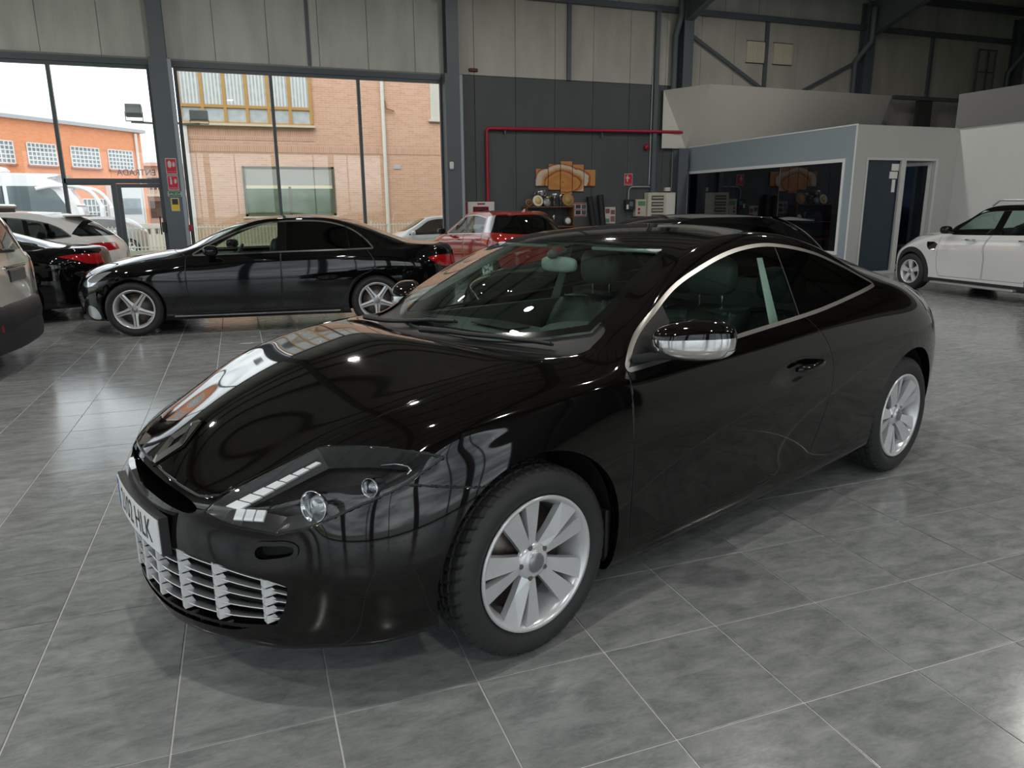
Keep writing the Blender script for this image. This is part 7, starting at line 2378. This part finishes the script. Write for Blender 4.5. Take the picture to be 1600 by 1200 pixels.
def coach():
    k = 38.0
    r = empty('coach_bus', (-9.6, k, -.16), 0, 'white touring coach with curved mirror arms parked outside', 'bus')
    wh = mat('coach_white', (.72, .73, .74), .2, coat=.6); dk = glass('coach_glass', (.30, .36, .36), 1.0, 1.7)
    # side profile, nose to +x
    prof = [(-11, .35), (2.6, .35), (2.95, .6), (3.05, 1.15), (2.92, 1.9), (2.55, 2.6), (2.05, 3.08), (1.4, 3.25), (-11, 3.25)]
    poly_ = spline(prof, (0, 1, 8), 5)
    rows = []
    for (y, s_, dz) in ((0, .96, 0), (.12, 1.0, 0), (1.25, 1.0, 0), (2.38, 1.0, 0), (2.5, .96, 0)):
        rows.append([Vector((p[0] - (.10 if y in (0, 2.5) else 0), y, 1.8 + (p[1] - 1.8) * s_)) for p in poly_] )
    rows = [q + [q[0]] for q in rows]
    MB().grid(rows, True).build('body', wh, r)
    MB().add([tuple(p) for p in rows[0][:-1]], [tuple(range(len(rows[0]) - 1))]).build('side_panel', wh, r)
    for (a, b) in ((-10.5, -7.0), (-6.9, -3.4), (-3.3, .25)):
        MB().box((a, -.012, 1.35), (b, -.004, 2.72)).build('side_window', dk, r)
        MB().box((a, .02, 1.35), (b, .03, 2.72)).build('interior', mat('coach_inside', (.10, .11, .11), .8), r)
    q = [(.40, 1.35), (2.62, 1.35), (2.55, 1.9), (2.2, 2.5), (1.9, 2.72), (.40, 2.72)]
    MB().add([(x, -.012, z) for (x, z) in q], [tuple(range(6))]).build('cab_window', dk, r)
    MB().add([(x, .02, z) for (x, z) in q], [tuple(range(6))]).build('interior', mat('coach_inside', (.10, .11, .11), .8), r)
    MB().grid([[(x + .03, y, z) for (x, z) in ((3.0, 1.3), (2.90, 1.9), (2.53, 2.58), (2.2, 2.92))] for y in (.2, 2.3)], False).build('windscreen', dk, r)
    MB().rbox((-6, .5, 3.25), (.2, 2.0, 3.55), .15).build('roof_unit', wh, r)
    for y in (-.1, 2.6):
        pts = [(1.5 if y < 0 else 2.0, y * .9, 2.60), (2.2, y, 2.72), (3.2, y, 2.66), (3.7, y, 2.35), (4.0, y, 1.75)]
        m = MB().tube([tuple(p) for p in spline(pts, (), 5, False)], .085, 10).build('mirror_arm', wh, r)
        MB().rbox((3.88, y - .12, 1.25), (4.08, y + .12, 1.85), .05).build('mirror', wh, m)
    for x in (1.2, -6.5):
        MB().lathe([(0, 0), (.5, 0), (.5, .3), (0, .3)], 28, Matrix.Translation((x, .3, .66)) @ RX(math.radians(90))).build('wheel', mat('tyre_rubber'), r)
        MB().lathe([(0, .31), (.3, .31), (.3, .28)], 20, Matrix.Translation((x, .3, .66)) @ RX(math.radians(90))).build('wheel_hub', mat('alloy_silver'), r)
coach()

def small_parked(name, loc, rz, paint, label):
    S = dict(name=name, loc=loc, rz=rz, label=label, W=.85, L=4.0, xf=.78, xr=3.28, R=.30, zs=.18, t0=.34, t1=.34, level=2, target=.05,
             top=[(.05, .74), (.3, .84), (.7, .92), (.95, .97), (1.4, 1.22), (1.75, 1.38), (2.2, 1.44), (2.8, 1.43), (3.3, 1.37), (3.6, 1.22), (3.85, .98), (3.92, .94)],
             belt=[(.34, .70), (.7, .80), (1.3, .90), (2.3, .93), (3.3, .96), (3.8, .95)], xa=1.25, xt=1.85, xct=3.0, xcb=3.5, yr=.56, zcb=1.04,
             paint=paint, glass=glass('car_glass_privacy'), trim_w=.012, trim=mat('gloss_black'), card_z=.86, rim=.19, style='five', tw=.19, cabin=False, mirror=(1.45, .95, .98, .07, .08, .06))
    S['dlo'] = spline([(1.35, .935), (2.3, .96), (3.2, .98), (3.05, 1.25), (2.5, 1.33), (1.95, 1.30), (1.65, 1.12)], (0, 2), 5)
    S['ws'] = spline([(1.02, 0), (1.08, .3), (1.22, .58), (1.5, .6), (1.80, .5), (1.74, .3), (1.70, 0), (1.70, -.2), (1.02, -.2)], (0, 2, 4, 6, 7, 8), 5)
    return make_car(S)[0]
small_parked('parked_car', (3.2, 21.0, -.16), math.radians(-12), PAINT_WHITE, 'small white car parked outside before the fence')
small_parked('parked_car', (-7.2, 31.2, -.16), math.radians(8), mat('paint_grey', (.30, .32, .34), .15, coat=.8), 'grey car parked outside near the entrance door')
